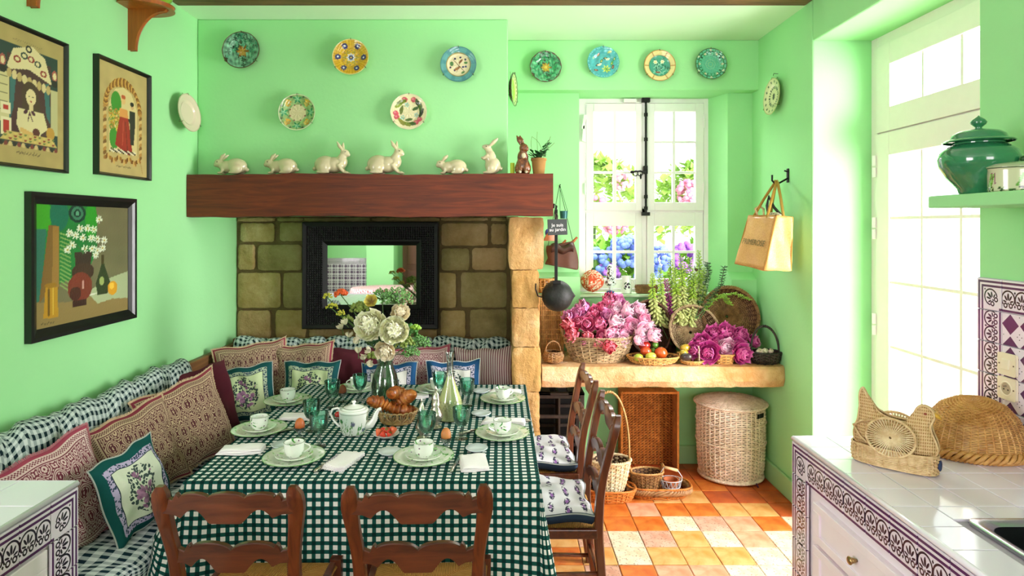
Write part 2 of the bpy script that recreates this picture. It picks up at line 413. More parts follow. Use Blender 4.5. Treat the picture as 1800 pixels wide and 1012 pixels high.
# palmette border tiles. pattern drawn as distance maths on each tile's own UV
def palm(g, x, y, s=1.0):
    """union mask of one palmette centred at 0,0 about .46 tall; x,y expressions"""
    def el(cx, cy, a, b, rot):
        c, sn = math.cos(rot), math.sin(rot); px = (x - cx) * c + (y - cy) * sn; py = (y - cy) * c - (x - cx) * sn
        return ((px / a) * (px / a) + (py / b) * (py / b)) < 1
    x = x * .86; y = y * .80; r = (x * x + y * y).sq(); ring = ((r - .205).ab() < .02) * (y > -.13)
    m = ring.mx(el(0, .06, .032, .09, 0)).mx(el(.075, .03, .026, .075, -.6)).mx(el(-.075, .03, .026, .075, .6))
    m = m.mx(el(.11, -.05, .022, .06, -1.3)).mx(el(-.11, -.05, .022, .06, 1.3))
    r1 = ((x.ab() - .085) * (x.ab() - .085) + (y + .15) * (y + .15)).sq(); m = m.mx((r1 - .05).ab() < .018)
    return m.mx(el(0, -.1, .022, .03, 0))
def border_mat(kind):
    g = G('palmette_tile_' + kind, C('e8dcec'), .15, 0, .5); u, v = g.uv(); P = C('4a2450'); K = C('2c1c34')
    if kind == 'straight':
        st = ((v - .90).ab() < .035).mx((v - .765).ab() < .035).mx((v - .06).ab() < .035)
        x = (u * 2).fr() - .5; x = x * .5; pm = palm(g, x, v - .42)
        xx = ((u * 2 + .5).fr() - .5) * .5; d1 = (xx.ab() + (v - .63).ab() * .7) < .035; d2 = (xx.ab() + (v - .22).ab() * .7) < .035
        pm = pm.mx(d1).mx(d2)
    elif kind == 'corner':
        d = u.mx(v); st = ((d - .90).ab() < .035).mx((d - .765).ab() < .035).mx((u.mn(1 - v * 0) .mx(v) < .10) * (d > .03))
        x = ((u - .42) - (v - .42)) * .7071; y = ((u - .42) + (v - .42)) * .7071; pm = palm(g, x, y).mx((((u - .66).ab() + (v - .66).ab()) < .035))
    else:
        a = (u + v) * 1.5; b = (u - v) * 1.5; ca = (a.fr() - .5).ab(); cb = (b.fr() - .5).ab()
        chk = ((a.fl() + b.fl()) * .5).fr() < .25; edge = (ca.mx(cb) < .47); st = chk * edge
        fx = (a.fr() - .5).ab() - .12; fy = (b.fr() - .5).ab() - .12; pm = (1 - chk) * ((fx * fx + fy * fy).sq() < .035)
    n = g.noise(30, 2); c = g.mix(st, C('e8dcec'), g.mix(n, P, C('5e3468'))); c = g.mix(pm, c, K); g.col(c); return g.m
MB_s = border_mat('straight'); MB_c = border_mat('corner'); MB_h = border_mat('harlequin')
# ================= SETTING
XL = -1.974; XR = 1.85; YB = 4.6; ZC = 3.09
struct('wall_left', Geo().box(XL - .2, XL, 2.1, 4.85, 0, 3.36), M_green)
struct('wall_rear_left', Geo().box(-4.0, XL - .2, 2.1, 2.3, 0, 3.36), M_green)
struct('wall_far_left', Geo().box(-4.2, -4.0, -4.2, 2.3, 0, 3.36), M_green)
struct('wall_chimney', Geo().box(XL, .04, 4.04, 4.85, 1.82, ZC), M_green, bev=.008)
struct('wall_back', Geo().box(.04, .571, YB, 5.0, 0, 2.73).box(.571, 1.668, YB, 5.0, 0, 1.228), M_green)
struct('wall_back_right', Geo().poly([(1.668, YB), (2.3, YB), (2.3, 5.0), (1.56, 5.0), (1.591, 4.8)], 0, 2.73, 'z'), M_green)
struct('wall_back_lintel', Geo().box(.04, 2.3, 4.49, 5.0, 2.73, ZC), M_green, bev=.006)
struct('wall_back_ledge', Geo().poly([(4.6, .84), (4.54, .84), (4.54, 1.38), (4.6, 1.41)], .262, .571, 'x').poly([(4.6, .84), (4.52, .84), (4.52, 1.36), (4.6, 1.41)], 1.668, 1.85, 'x'), M_green)
struct('wall_right', Geo().box(XR, 2.3, 3.71, 5.0, 0, 3.36).box(XR, 2.3, 2.57, 3.71, 2.85, 3.36), M_green, bev=.01)
struct('wall_right_near', Geo().box(1.97, 2.3, -4.2, 2.57, 0, 3.36), M_green, bev=.006)
struct('wall_rear', Geo().box(-4.2, -.4, -4.4, -4.2, 0, 3.36).box(2.3, 2.5, -4.4, -4.2, 0, 3.36).box(-.4, 2.3, -4.4, -4.2, 0, 1.0).box(-.4, 2.3, -4.4, -4.2, 3.0, 3.36), M_green)
struct('ceiling', Geo().box(XL - .2, 2.3, 3.79, 5.0, ZC, 3.4), M_ceil)
struct('ceiling_near', Geo().box(-4.2, 2.5, -4.4, 3.8, 3.36, 3.5), M_white)
fl = struct('floor', Geo().box(-4.2, 2.5, -4.4, 4.85, -.08, -.006), M_grout)
struct('baseboard_back', Geo().box(.262, XR, YB - .022, YB, 0, .135), M_skirt, bev=.006)
struct('baseboard_right', Geo().box(XR - .022, XR, 3.73, YB - .022, 0, .135), M_skirt, bev=.006)
struct('trim_1', Geo().box(XL, XR, 3.56, 3.795, 3.088, 3.37), M_beam_old, bev=.012)   # old ceiling beam
# window sill board
struct('window_sill', Geo().box(.571, 1.668, 4.56, 4.86, 1.228, 1.246), plain('pale_green_sill', 'c4e0b8', .5, nz=.04), bev=.004)

# floor tiles: hand-laid colours, rows from the back (Y 4.48) towards the camera
rows = ['rrrrrrrrrrr', 'rrrroorrrrr', 'rororroorrr', 'orocoyyrrrr', 'oyoopooyyrr', 'opyoocspocy', 'oyscsycpccc', 'poycyyycccy', 'oysoppcccpc', 'pcoycycpccc', 'cyocpccyccc', 'ocpyccpcccc']
tbase = {}
tw = .18
def tile_floor(ch, i, j):
    k = ch + str((i * 7 + j * 3) % 3)
    x0 = .243 + tw * (i - 1) ; y1 = 4.66 - tw * j
    y0 = max(y1 - tw, 0); yt = min(y1, YB - .0)
    key = (k, round(yt - y0, 3))
    if key not in tbase:
        e = .004; hx = tw / 2 - e / 2; hy = (yt - y0) / 2 - e / 2; q = .004
        v = [(-hx, -hy, -.012), (hx, -hy, -.012), (hx, hy, -.012), (-hx, hy, -.012), (-hx, -hy, -.002), (hx, -hy, -.002), (hx, hy, -.002), (-hx, hy, -.002),
             (-hx + q, -hy + q, 0), (hx - q, -hy + q, 0), (hx - q, hy - q, 0), (-hx + q, hy - q, 0)]
        f = [(0, 1, 5, 4), (1, 2, 6, 5), (2, 3, 7, 6), (3, 0, 4, 7), (4, 5, 9, 8), (5, 6, 10, 9), (6, 7, 11, 10), (7, 4, 8, 11), (8, 9, 10, 11)]
        o = link('tile', Geo().add(v, f), TM[ch], fl); tbase[key] = o
    else: o = tbase[key].copy(); COL.objects.link(o)
    o.location = (x0 + tw / 2, (y0 + yt) / 2, rnd(-.001, .0012)); o.rotation_euler = (rnd(-.006, .006), rnd(-.006, .006), rnd(-.008, .008))
for j in range(16):
    rw = rows[j] if j < len(rows) else ''.join(random.choice('oypccpyc') for _ in range(11))
    for i in range(min(11, int(math.ceil((min(1.86, .50 * (4.66 - tw * j)) - .063) / tw)))):
        tile_floor(rw[min(i, 10)], i, j)
    for i in (-1,): tile_floor(random.choice('orpy'), i, j)

# ---------------- leaves with panes (window and door)
def leafwork(a0, a1, b0, b1, cols, rows_, t0, t1, ax, parent, name, mat, bead=.008):
    """joinery leaf: solid everywhere but the panes. ax 'y': a->x,b->z at depth t; ax 'x': a->y"""
    g = Geo()
    def bx(p, q, r, s, u, v):
        if ax == 'y': g.box(p, q, u, v, r, s)
        else: g.box(u, v, p, q, r, s)
    cs = [a0] + [c for cc in cols for c in cc] + [a1]; rs = [b0] + [c for cc in rows_ for c in cc] + [b1]
    for i in range(0, len(cs), 2):
        wide = cs[i+1] - cs[i] > .035
        bx(cs[i], cs[i+1], b0, b1, t0, t1) if wide else bx(cs[i], cs[i+1], rows_[0][0], rows_[-1][1], t0 + .008, t1 - .006)
    for i in range(0, len(rs), 2):
        wide = rs[i+1] - rs[i] > .035
        bx(cols[0][0], cols[-1][1], rs[i], rs[i+1], t0 + (0 if wide else .009), t1 - (0 if wide else .007))
    o = link(name, g, mat, parent, bev=.003)
    tm = (t0 + t1) / 2
    for c in cols:
        for r in rows_:
            q = Geo()
            if ax == 'y': q.box(c[0] - .004, c[1] + .004, tm - .002, tm + .002, r[0] - .004, r[1] + .004)
            else: q.box(tm - .002, tm + .002, c[0] - .004, c[1] + .004, r[0] - .004, r[1] + .004)
            link('pane', q, M_pane, o)
    return o
YW = 4.80
wx = lambda p: (p - CX) / F * YW
wz = lambda p: H - (p - CY) / F * YW
win = struct('window_1', Geo().box(wx(1008), wx(1029), YW, YW + .07, 1.24, 2.76).box(wx(1237), wx(1256), YW, YW + .07, 1.24, 2.76).box(wx(1010), wx(1256), YW + .002, YW + .068, wz(181), 2.76).box(wx(1016), wx(1246), YW + .004, YW + .07, wz(519), wz(508)).box(wx(1029), wx(1237), YW + .012, YW + .06, wz(376), wz(366)).box(wx(1128.5), wx(1137), YW + .012, YW + .06, 1.24, wz(181)), M_white, bev=.003)
lc = [(wx(1043), wx(1078)), (wx(1083.5), wx(1117))]; rc = [(wx(1150), wx(1182)), (wx(1187), wx(1222))]
up = [(wz(355.5), wz(305)), (wz(301), wz(251.5)), (wz(247.5), wz(196))]; lo = [(wz(490), wz(445)), (wz(440.5), wz(397))]
leafwork(wx(1030), wx(1128), wz(370), wz(182.5), lc, up, YW - .012, YW + .035, 'y', win, 'upper_sash', M_white)
leafwork(wx(1137.5), wx(1236), wz(370), wz(182.5), rc, up, YW - .012, YW + .035, 'y', win, 'upper_sash', M_white)
leafwork(wx(1030), wx(1128), wz(507), wz(373), lc, lo, YW + .0, YW + .045, 'y', win, 'lower_sash', M_white)
leafwork(wx(1137.5), wx(1236), wz(507), wz(373), rc, lo, YW + .0, YW + .045, 'y', win, 'lower_sash', M_white)
# espagnolette bolt
xr = wx(1133.5); rod = Geo().tube([(xr, YW - .035, wz(374)), (xr, YW - .035, wz(178))], .009, 8)
for py in (203, 246, 300, 346, 366): rod.tube([(xr, YW - .035, wz(py + 3)), (xr, YW - .035, wz(py - 3))], .015, 8)
rod.box(xr - .03, xr + .03, YW - .045, YW - .012, wz(379), wz(373)); rod.box(xr - .03, xr + .03, YW - .05, YW - .012, wz(181), wz(174))
rod.box(xr - .012, xr + .012, YW - .045, YW - .0, wz(306), wz(292))
bolt = link('bolt_rod', rod, M_iron, win)
hz = wz(303); hg = Geo().tube([(xr, YW - .05, hz), (xr - .06, YW - .06, hz + .004), (xr - .1, YW - .06, hz)], .006, 6)
for k in (0, 1): hg.tube([(xr - .085 + .035 * k + .018 * math.cos(a), YW - .062, hz + (-.012) + .02 * math.sin(a)) for a in np.linspace(0, 2 * PI, 13)], .004, 5)
hg.ell((xr - .11, YW - .062, hz - .002), (.016, .01, .012), 6); hg.ell((xr - .045, YW - .06, hz - .035), (.008, .008, .022), 6)
link('bolt_handle', hg, M_iron, bolt)
link('catch_block', Geo().box(wx(1095), wx(1117), YW - .04, YW - .012, wz(181), wz(175)), M_white, win, bev=.002)
hn = Geo()
for py in (215, 330): hn.cyl((wx(1236.5), YW - .014, wz(py + 10)), .006, .09, 8)
for py in (240, 332): hn.cyl((wx(1028), YW - .014, wz(py + 10)), .006, .09, 8)
link('hinge', hn, M_white, win)
sb = Geo().box(-.012, .012, 0, .02, -.11, 0); link('shutter_stay', sb, M_white, win, loc=(wx(1028), YW - .035, wz(203)), rot=(0, R(10), 0), bev=.002)
link('shutter_stay', Geo().box(-.010, .010, 0, .02, -.12, 0), M_white, win, loc=(wx(1026), YW - .035, wz(222)), rot=(0, R(4), 0), bev=.002)
# French door in the right wall
XD = 2.22
dz = lambda py, Y: H - (py - CY) / F * Y
fr = Geo().box(XD - .02, XD + .06, 3.645, 3.71, 0, 2.86).box(XD - .02, XD + .06, 2.4, 2.47, 0, 2.86).box(XD - .008, XD + .05, 2.47, 3.645, 2.25, 2.32).box(XD - .018, XD + .058, 2.47, 3.645, 2.79, 2.86)
door = struct('door_1', fr, M_offwhite, bev=.004)
cols = [(2.215 + .2, 2.68), (2.695, 2.965), (2.985, 3.245), (3.262, 3.518)]; cols[0] = (2.50, 2.68)
leafwork(2.47, 3.645, 2.29, 2.79, cols, [(2.425, 2.666)], XD - .03, XD + .03, 'x', door, 'transom', M_offwhite)
leafwork(2.47, 3.64, .02, 2.28, cols, [(.36, .69), (.715, 1.06), (1.078, 1.424), (1.442, 1.786), (1.804, 2.15)], XD - .035, XD + .02, 'x', door, 'door_leaf', M_offwhite)
hg = Geo()
for z in (2.10, 1.74, 1.18, .5): hg.cyl((XD - .045, 3.64, z), .011, .06, 8).cyl((XD - .045, 3.64, z - .065), .011, .055, 8)
link('hinge', hg, M_white, door)

# fireplace back wall of stone blocks
fw = struct('wall_fireplace', Geo().box(XL, .04, 4.64, 4.85, 0, 1.82).box(.036, .12, 4.585, 4.599, 0, 1.82), M_mortar)
def irr(x0, x1, z0, z1, y0, y1, seed=0, amp=.006):
    """roughly dressed block with worn corners: 8x6 grid pillow front + sides"""
    rs = random.Random(seed); nx, nz = 12, 8; g = Geo(); v = []
    for i in range(nx + 1):
        for j in range(nz + 1):
            u = i / nx; w_ = j / nz; e = min(u * (x1 - x0), (1 - u) * (x1 - x0), w_ * (z1 - z0), (1 - w_) * (z1 - z0))
            d = .010 * math.exp(-e / .006); cr = .006 if (i in (0, nx) and j in (0, nz)) else 0
            sx = (1 if i == 0 else -1 if i == nx else 0) * cr; sz = (1 if j == 0 else -1 if j == nz else 0) * cr
            v.append((x0 + u * (x1 - x0) + sx + rs.uniform(-amp, amp) * .35, y0 + d + rs.uniform(-amp, amp) * .5, z0 + w_ * (z1 - z0) + sz + rs.uniform(-amp, amp) * .35))
    f = [(i * (nz + 1) + j, (i + 1) * (nz + 1) + j, (i + 1) * (nz + 1) + j + 1, i * (nz + 1) + j + 1) for i in range(nx) for j in range(nz)]
    loop = [i * (nz + 1) for i in range(nx + 1)] + [nx * (nz + 1) + j for j in range(1, nz + 1)] + [i * (nz + 1) + nz for i in range(nx - 1, -1, -1)] + [j for j in range(nz - 1, 0, -1)]
    b = len(v); v += [(v[k][0], y1, v[k][2]) for k in loop]; n = len(loop)
    f += [(loop[(i + 1) % n], loop[i], b + i, b + (i + 1) % n) for i in range(n)]; f.append(tuple(b + i for i in range(n)))
    return g.add(v, f)
sx_ = lambda zx: (400 + zx * .3111 - CX) / F * 4.62
sz_ = lambda zy: H - (370 + zy * .3111 - CY) / F * 4.62
blk = [(56, 265, 40, 62), (280, 420, 40, 60), (1205, 1470, 40, 58), (1490, 1590, 40, 60), (430, 800, 40, 60), (815, 1195, 40, 60),
 (72, 262, 72, 176), (295, 428, 68, 172), (440, 800, 70, 176), (815, 1195, 70, 176), (1208, 1470, 72, 198), (1490, 1585, 76, 190),
 (58, 150, 192, 334), (168, 415, 194, 338), (430, 780, 190, 338), (800, 1195, 190, 338), (1208, 1365, 215, 338), (1382, 1585, 212, 336),
 (56, 298, 352, 550), (315, 560, 352, 550), (580, 900, 352, 550), (920, 1290, 352, 550), (1318, 1590, 350, 548),
 (56, 240, 565, 720), (268, 440, 565, 720), (460, 800, 670, 720), (820, 1180, 670, 720), (1205, 1342, 565, 720), (1370, 1590, 560, 720), (460, 800, 565, 655), (820, 1190, 565, 655),
 (56, 300, 735, 900), (320, 700, 735, 900), (720, 1100, 735, 900), (1120, 1400, 735, 900), (1420, 1590, 735, 900)]
for k, (a, b, c, d) in enumerate(blk):
    link('stone_block', irr(max(sx_(a), XL + .004), min(sx_(b), .036), sz_(d), min(sz_(c), 1.815), 4.618 + rnd(-.006, .006), 4.66, k), M_stone[k % 3 if k % 5 else 2], fw, smooth=True, angle=50)

# pillar
pil = thing('stone_pillar', 'rough golden stone pillar carrying the right end of the mantel beam', 'pillar', (.15, 4.3, 0))
py_ = [383, 475, 542, 611, 690, 760, 830, 885]
for i in range(7):
    z1 = H - (py_[i] - CY) / F * 3.98; z0 = H - (py_[i+1] - CY) / F * 3.98 + .004
    if i == 6: z0 = .0
    if i == 0: z1 = 1.806
    g_ = irr((.045 if i == 0 else .066) - .15, (.268 if i == 0 else .243 + rnd(-.008, .008)) - .15, z0, z1, -.32 + rnd(-.006, .006), .335, 50 + i, .008)
    # roughen the sides: cut in steps is unnecessary, the bump handles it
    link('stone_block', g_, M_pillar[i % 2], pil, smooth=True, angle=50)
# mantel beam
bm = Geo(); n = 60
g_ = Geo().grid(lambda a, b: (0, 0, 0), 1, 1)
def beam_pt(u, t):
    x = XL + .003 + u * (.322 - XL - .003); a = t * 2 * PI
    cx, cz = math.cos(a), math.sin(a); k = 1 / max(abs(cx), abs(cz)) ** .93
    return (x, 3.968 + .072 * cx * k * (1 + .015 * math.sin(x * 9)), 1.943 + .135 * cz * k + .004 * math.sin(x * 5 + 1) + .002 * math.sin(x * 23))
bmg = Geo().grid(beam_pt, 60, 48)
m_ = len(bmg.v); bmg.f.append(tuple(range(49 - 1))[::-1]); bmg.f.append(tuple(60 * 49 + k for k in range(48)))
solo('mantel_beam', bmg, M_beam, 'long dark oak mantel beam above the fireplace carrying the rabbits', 'beam', smooth=True, angle=40)

# ---------------- sandstone slab under the window
sl = []
for a, b in ((4.6, .835), (4.05, .835), (4.035, .82), (4.03, .745), (4.06, .70), (4.6, .70)): sl.append((a, b))
def slab_geo():
    g = Geo(); n = 40; m = len(sl); v = []
    for i in range(n + 1):
        x = .262 + (XR - .002 - .262) * i / n
        for k, (y, z) in enumerate(sl): v.append((x, y + (rnd(-.006, .006) if k in (1, 2, 3, 4) else 0) + (.03 if (i == n and k in (1, 2, 3, 4)) else 0), z + (rnd(-.003, .003) if k in (2, 3, 4) else 0)))
    f = [(i * m + k, i * m + (k + 1) % m, (i + 1) * m + (k + 1) % m, (i + 1) * m + k) for i in range(n) for k in range(m)]
    f += [tuple(range(m)), tuple(n * m + k for k in range(m))[::-1]]
    return g.add(v, f)
solo('stone_shelf', slab_geo(), M_slab, 'thick worn sandstone slab shelf below the small window', 'shelf', smooth=True, angle=35)

# ---------------- tiles on counters
def place(o, p, U, V):
    U = Vector(U); V = Vector(V); N = U.cross(V); m = Matrix((U, V, N)).transposed().to_4x4(); m.translation = Vector(p); o.matrix_local = m
def tgeo(w_, h_, t=.006, gap=.0032):
    a = gap / 2; q = .0015; x0, x1, y0, y1 = a, w_ - a, a, h_ - a
    v = [(x0, y0, -.002), (x1, y0, -.002), (x1, y1, -.002), (x0, y1, -.002), (x0, y0, t - q), (x1, y0, t - q), (x1, y1, t - q), (x0, y1, t - q),
         (x0 + q, y0 + q, t), (x1 - q, y0 + q, t), (x1 - q, y1 - q, t), (x0 + q, y1 - q, t)]
    f = [(0, 1, 5, 4), (1, 2, 6, 5), (2, 3, 7, 6), (3, 0, 4, 7), (4, 5, 9, 8), (5, 6, 10, 9), (6, 7, 11, 10), (7, 4, 8, 11), (8, 9, 10, 11)]
    return Geo().add(v, f, [(p[0] / w_, p[1] / h_) for p in v])
tc = {}
def tile(parent, name, mat, p, U, V, w_, h_):
    k = (name, mat.name, round(w_, 4), round(h_, 4))
    if k not in tc: tc[k] = link(name, tgeo(w_, h_), mat, parent)
    else: o = tc[k].copy(); COL.objects.link(o); tc[k] = tc[k]; o.parent = parent; place(o, Vector(p) - parent.location, U, V); return o
    place(tc[k], Vector(p) - parent.location, U, V); return tc[k]
ts = .127
# right worktop
wt = thing('tiled_worktop', 'white tiled worktop with purple palmette border, right foreground', 'worktop', (1.575, 1.6, .9))
x0 = 1.18; yb_ = 2.522; sinkx, sinky = 1.335, 1.80
link('worktop_bed', Geo().box(x0 + .006 - 1.575, 1.969 - 1.575, sinky - 1.6 + .0, yb_ - 1.6, -.14, -.006).box(x0 + .006 - 1.575, sinkx + .01 - 1.575, .9 - 1.6, sinky - 1.6, -.14, -.006), M_tgrout, wt)
for i in range(13):
    y1 = yb_ - i * ts
    for j in range(7):
        xa = x0 + (0 if j == 0 else ts * j); wd = ts
        if xa + wd > 1.97: wd = 1.97 - xa
        if wd < .02: continue
        ya = y1 - ts; hh = ts
        if y1 <= sinky + .01 and xa > sinkx - .05: continue
        if ya < sinky and xa > sinkx - .05: ya = sinky + .004; hh = y1 - ya
        if y1 <= sinky + .01 and xa + wd > sinkx: wd = sinkx - xa
        if wd < .01 or hh < .01: continue
        tile(wt, 'worktop_tile', M_tile, (xa, ya, .895), (1, 0, 0), (0, 1, 0), wd, hh)
# nosing: rounded white edge
nz_ = Geo().tube([(x0 - 1.575, yb_ - 1.6, -.008), (x0 - 1.575, -.7, -.008)], .0095, 10)
nz_.tube([(x0 - 1.575, yb_ - 1.6, -.008), (1.969 - 1.575, yb_ - 1.6, -.008)], .0095, 10)
link('nosing', nz_, M_tile, wt, smooth=True)
zt = .882
tile(wt, 'border_tile', MB_c, (x0, yb_ - ts, zt - ts), (0, 1, 0), (0, 0, 1), ts, ts).rotation_euler
def face_tile(parent, name, mat, y0, z0, x, sgn, rot=0):
    """square tile on a face of constant x; sgn -1 faces -x (u runs away from the camera when mirrored)"""
    U, V = (0, 1, 0), (0, 0, 1); p = (x, y0, z0)
    return p, U, V
# the faces look towards -x: a right-handed frame needs U=-y, V=z (normal = U x V = -x)
wt_children = [c for c in wt.children if c.name.startswith('border_tile')]
for c in wt_children: bpy.data.objects.remove(c)
tc = {k: v for k, v in tc.items() if k[0] != 'border_tile'}
def tile_mx(parent, mat, y0, z0, x, flip=False, rot=False):
    """tile facing -x. flip mirrors u so the corner motif turns to the far end; rot turns the stripes to the far side"""
    o = None
    if flip and not rot:   # corner: u grows with y, v with z
        k = ('corner', mat.name)
        if k not in tc:
            g = tgeo(ts, ts); g.uv = [(1 - a, b) for a, b in g.uv]; tc[k] = o = link('border_tile', g, mat, parent)
        else: o = tc[k].copy(); COL.objects.link(o); o.parent = parent
    elif rot:
        k = ('rot', mat.name)
        if k not in tc:
            g = tgeo(ts, ts); g.uv = [(b, 1 - a) for a, b in g.uv]; tc[k] = o = link('border_tile', g, mat, parent)
        else: o = tc[k].copy(); COL.objects.link(o); o.parent = parent
    else:
        k = ('plain', mat.name)
        if k not in tc: tc[k] = o = link('border_tile' if 'harl' not in mat.name else 'wall_tile', tgeo(ts, ts), mat, parent)
        else: o = tc[k].copy(); COL.objects.link(o); o.parent = parent
    place(o, Vector((x, y0 + ts, z0)) - parent.location, (0, -1, 0), (0, 0, 1)); return o
tile_mx(wt, MB_c, yb_ - ts, zt - ts, x0, flip=True)
for i in range(1, 12): tile_mx(wt, MB_s, yb_ - ts * (i + 1), zt - ts, x0)
# cabinet below, drawers
cb = thing('drawer_cabinet', 'white drawer cabinet under the right tiled worktop', 'cabinet', (1.575, 1.6, 0))
link('body', Geo().box(x0 + .012 - 1.575, 1.969 - 1.575, sinky + .01 - 1.6, yb_ - 1.6, .06, .757).box(x0 + .012 - 1.575, 1.969 - 1.575, -.7, sinky + .01 - 1.6, .06, .735), M_cab, cb)
for j in range(1, 6): tile_mx(cb, MB_s, yb_ - ts, zt - ts * (j + 1), x0, rot=True)
for za, zb in ((.572, .716), (.405, .556), (.238, .389), (.09, .222)):
    y0d, y1d = 1.25, 2.34
    dg = Geo().box(x0 - .004 - 1.575, x0 + .02 - 1.575, y0d - 1.6, y1d - 1.6, za, zb)
    fr2 = Geo()
    for a, b, c, d in ((y0d, y1d, za, za + .03), (y0d, y1d, zb - .03, zb), (y0d, y0d + .045, za + .03, zb - .03), (y1d - .045, y1d, za + .03, zb - .03)):
        dg.box(x0 - .012 - 1.575, x0 - .003 - 1.575, a - 1.6, b - 1.6, c, d)
    d = link('drawer', dg, M_cab, cb, bev=.002)
    link('knob', Geo().tube([(x0 - .005 - 1.575, 2.06 - 1.6, (za + zb) / 2), (x0 - .03 - 1.575, 2.06 - 1.6, (za + zb) / 2)], [.005, .012], 10).ell((x0 - .03 - 1.575, 2.06 - 1.6, (za + zb) / 2), (.007, .014, .014), 8), plain('brass_knob', 'a88a5c', .3, 1), d, smooth=True)
# sink
sk = thing('kitchen_sink', 'stainless steel sink set in the right worktop', 'sink', (1.65, 1.5, .9))
rim = Geo().poly([(sinkx - 1.65, -.45), (.315, -.45), (.315, sinky - 1.5), (sinkx - 1.65, sinky - 1.5)], -.002, .008, 'z')
bx0, bx1, by0, by1 = 1.365 - 1.65, .26, -.4, 1.76 - 1.5
def rr(x0_, x1_, y0_, y1_, r, n=6):
    o = []
    for cx_, cy_, a0 in ((x1_ - r, y1_ - r, 0), (x0_ + r, y1_ - r, 90), (x0_ + r, y0_ + r, 180), (x1_ - r, y0_ + r, 270)):
        for k in range(n + 1): a = R(a0 + 90 * k / n); o.append((cx_ + r * math.cos(a), cy_ + r * math.sin(a)))
    return o
def ring_levels(levels, cap=True):
    g = Geo(); v = []; n = len(levels[0][0])
    for pts, z in levels: v += [(p[0], p[1], z) for p in pts]
    f = [(i * n + k, i * n + (k + 1) % n, (i + 1) * n + (k + 1) % n, (i + 1) * n + k) for i in range(len(levels) - 1) for k in range(n)]
    if cap: f.append(tuple((len(levels) - 1) * n + k for k in range(n)))
    return g.add(v, f)
ox0, ox1, oy0, oy1 = sinkx - 1.65, .315, -.45, sinky - 1.5
link('rim', ring_levels([(rr(ox0, ox1, oy0, oy1, .03), -.004), (rr(ox0, ox1, oy0, oy1, .03), .006), (rr(ox0 + .006, ox1 - .006, oy0 + .006, oy1 - .006, .03), .009),
     (rr(bx0 - .004, bx1 + .004, by0 - .004, by1 + .004, .05), .004), (rr(bx0, bx1, by0, by1, .05), 0)], False), M_steel, sk, smooth=True, angle=40)
link('basin', ring_levels([(rr(bx0, bx1, by0, by1, .05), 0), (rr(bx0 + .01, bx1 - .01, by0 + .01, by1 - .01, .06), -.13), (rr(bx0 + .04, bx1 - .04, by0 + .04, by1 - .04, .06), -.15)]), M_sinkdark, sk, smooth=True, angle=50)

# wall tile panel, right
wp = struct('wall_panel_right', Geo().box(1.967, 1.972, 1.2, 2.57, .9, 1.54), M_tgrout)
ztop = 1.539
tile_mx(wp, MB_c, 2.57 - ts, ztop - ts, 1.966, flip=True)
for j in range(1, 5): tile_mx(wp, MB_s, 2.57 - ts, ztop - ts * (j + 1), 1.966, rot=True)
for i in range(1, 7):
    tile_mx(wp, MB_s, 2.57 - ts * (i + 1), ztop - ts, 1.966)
    for j in range(1, 5): tile_mx(wp, MB_h, 2.57 - ts * (i + 1), ztop - ts * (j + 1), 1.966)
# left counter
xl = -1.417; yl = 2.078
lw = thing('tiled_worktop', 'white tiled worktop corner with purple palmette border, left foreground beside the bench', 'worktop', (-1.7, 1.5, .9))
link('worktop_bed', Geo().box(-1.2, xl - .006 + 1.7, -1.2, yl - 1.5, -.14, -.006), M_tgrout, lw)
for i in range(8):
    for j in range(6): tile(lw, 'worktop_tile', M_tile, (xl - .19 * (j + 1), yl - .19 * (i + 1), .895), (1, 0, 0), (0, 1, 0), .19, .19)
link('nosing', Geo().tube([(xl + 1.7, yl - 1.5, -.008), (xl + 1.7, -1.2, -.008)], .0095, 10).tube([(xl + 1.7, yl - 1.5, -.008), (-1.2, yl - 1.5, -.008)], .0095, 10), M_tile, lw, smooth=True)
tr_ = {}
def tile_px(parent, mat, y0, z0, x, mode=0):
    k = (mat.name, mode)
    if k not in tr_:
        g = tgeo(ts, ts)
        if mode == 2: g.uv = [(1 - b, a) for a, b in g.uv]
        tr_[k] = o = link('border_tile', g, mat, parent)
    else: o = tr_[k].copy(); COL.objects.link(o); o.parent = parent
    place(o, Vector((x, y0, z0)) - parent.location, (0, 1, 0), (0, 0, 1)); return o
tile_px(lw, MB_c, yl - ts, zt - ts, xl)
for i in range(1, 9): tile_px(lw, MB_s, yl - ts * (i + 1), zt - ts, xl)
cl = thing('base_cabinet', 'white panelled cabinet under the left tiled worktop', 'cabinet', (-1.7, 1.5, 0))
link('body', Geo().box(-1.2, xl - .012 + 1.7, -1.2, yl - 1.5, .06, .757), M_cab, cl)
for j in range(1, 6): 
    o = tile_px(cl, MB_s, yl - ts, zt - ts * (j + 1), xl, 2); 
dgg = Geo()
ya, yb2 = 1.0, yl - ts - .012
for a, b, c, d in ((ya, yb2, .1, .16), (ya, yb2, .69, .745), (ya, ya + .06, .16, .69), (yb2 - .05, yb2, .16, .69)): dgg.box(xl - .014 + 1.7, xl + .004 + 1.7, a - 1.5, b - 1.5, c, d)
dgg.box(xl - .02 + 1.7, xl - .008 + 1.7, ya - 1.5, yb2 - 1.5, .12, .72); dgg.box(xl - .014 + 1.7, xl - .002 + 1.7, ya + .08 - 1.5, yb2 - .07 - 1.5, .2, .655)
link('cabinet_door', dgg, M_cab, cl, bev=.003)
# wall shelf on the right
solo('wall_shelf', Geo().box(1.655, 1.969, 1.3, 2.42, 1.819, 1.865), M_green, 'thick green painted shelf on the right wall carrying the green jar', 'shelf', bev=.004)
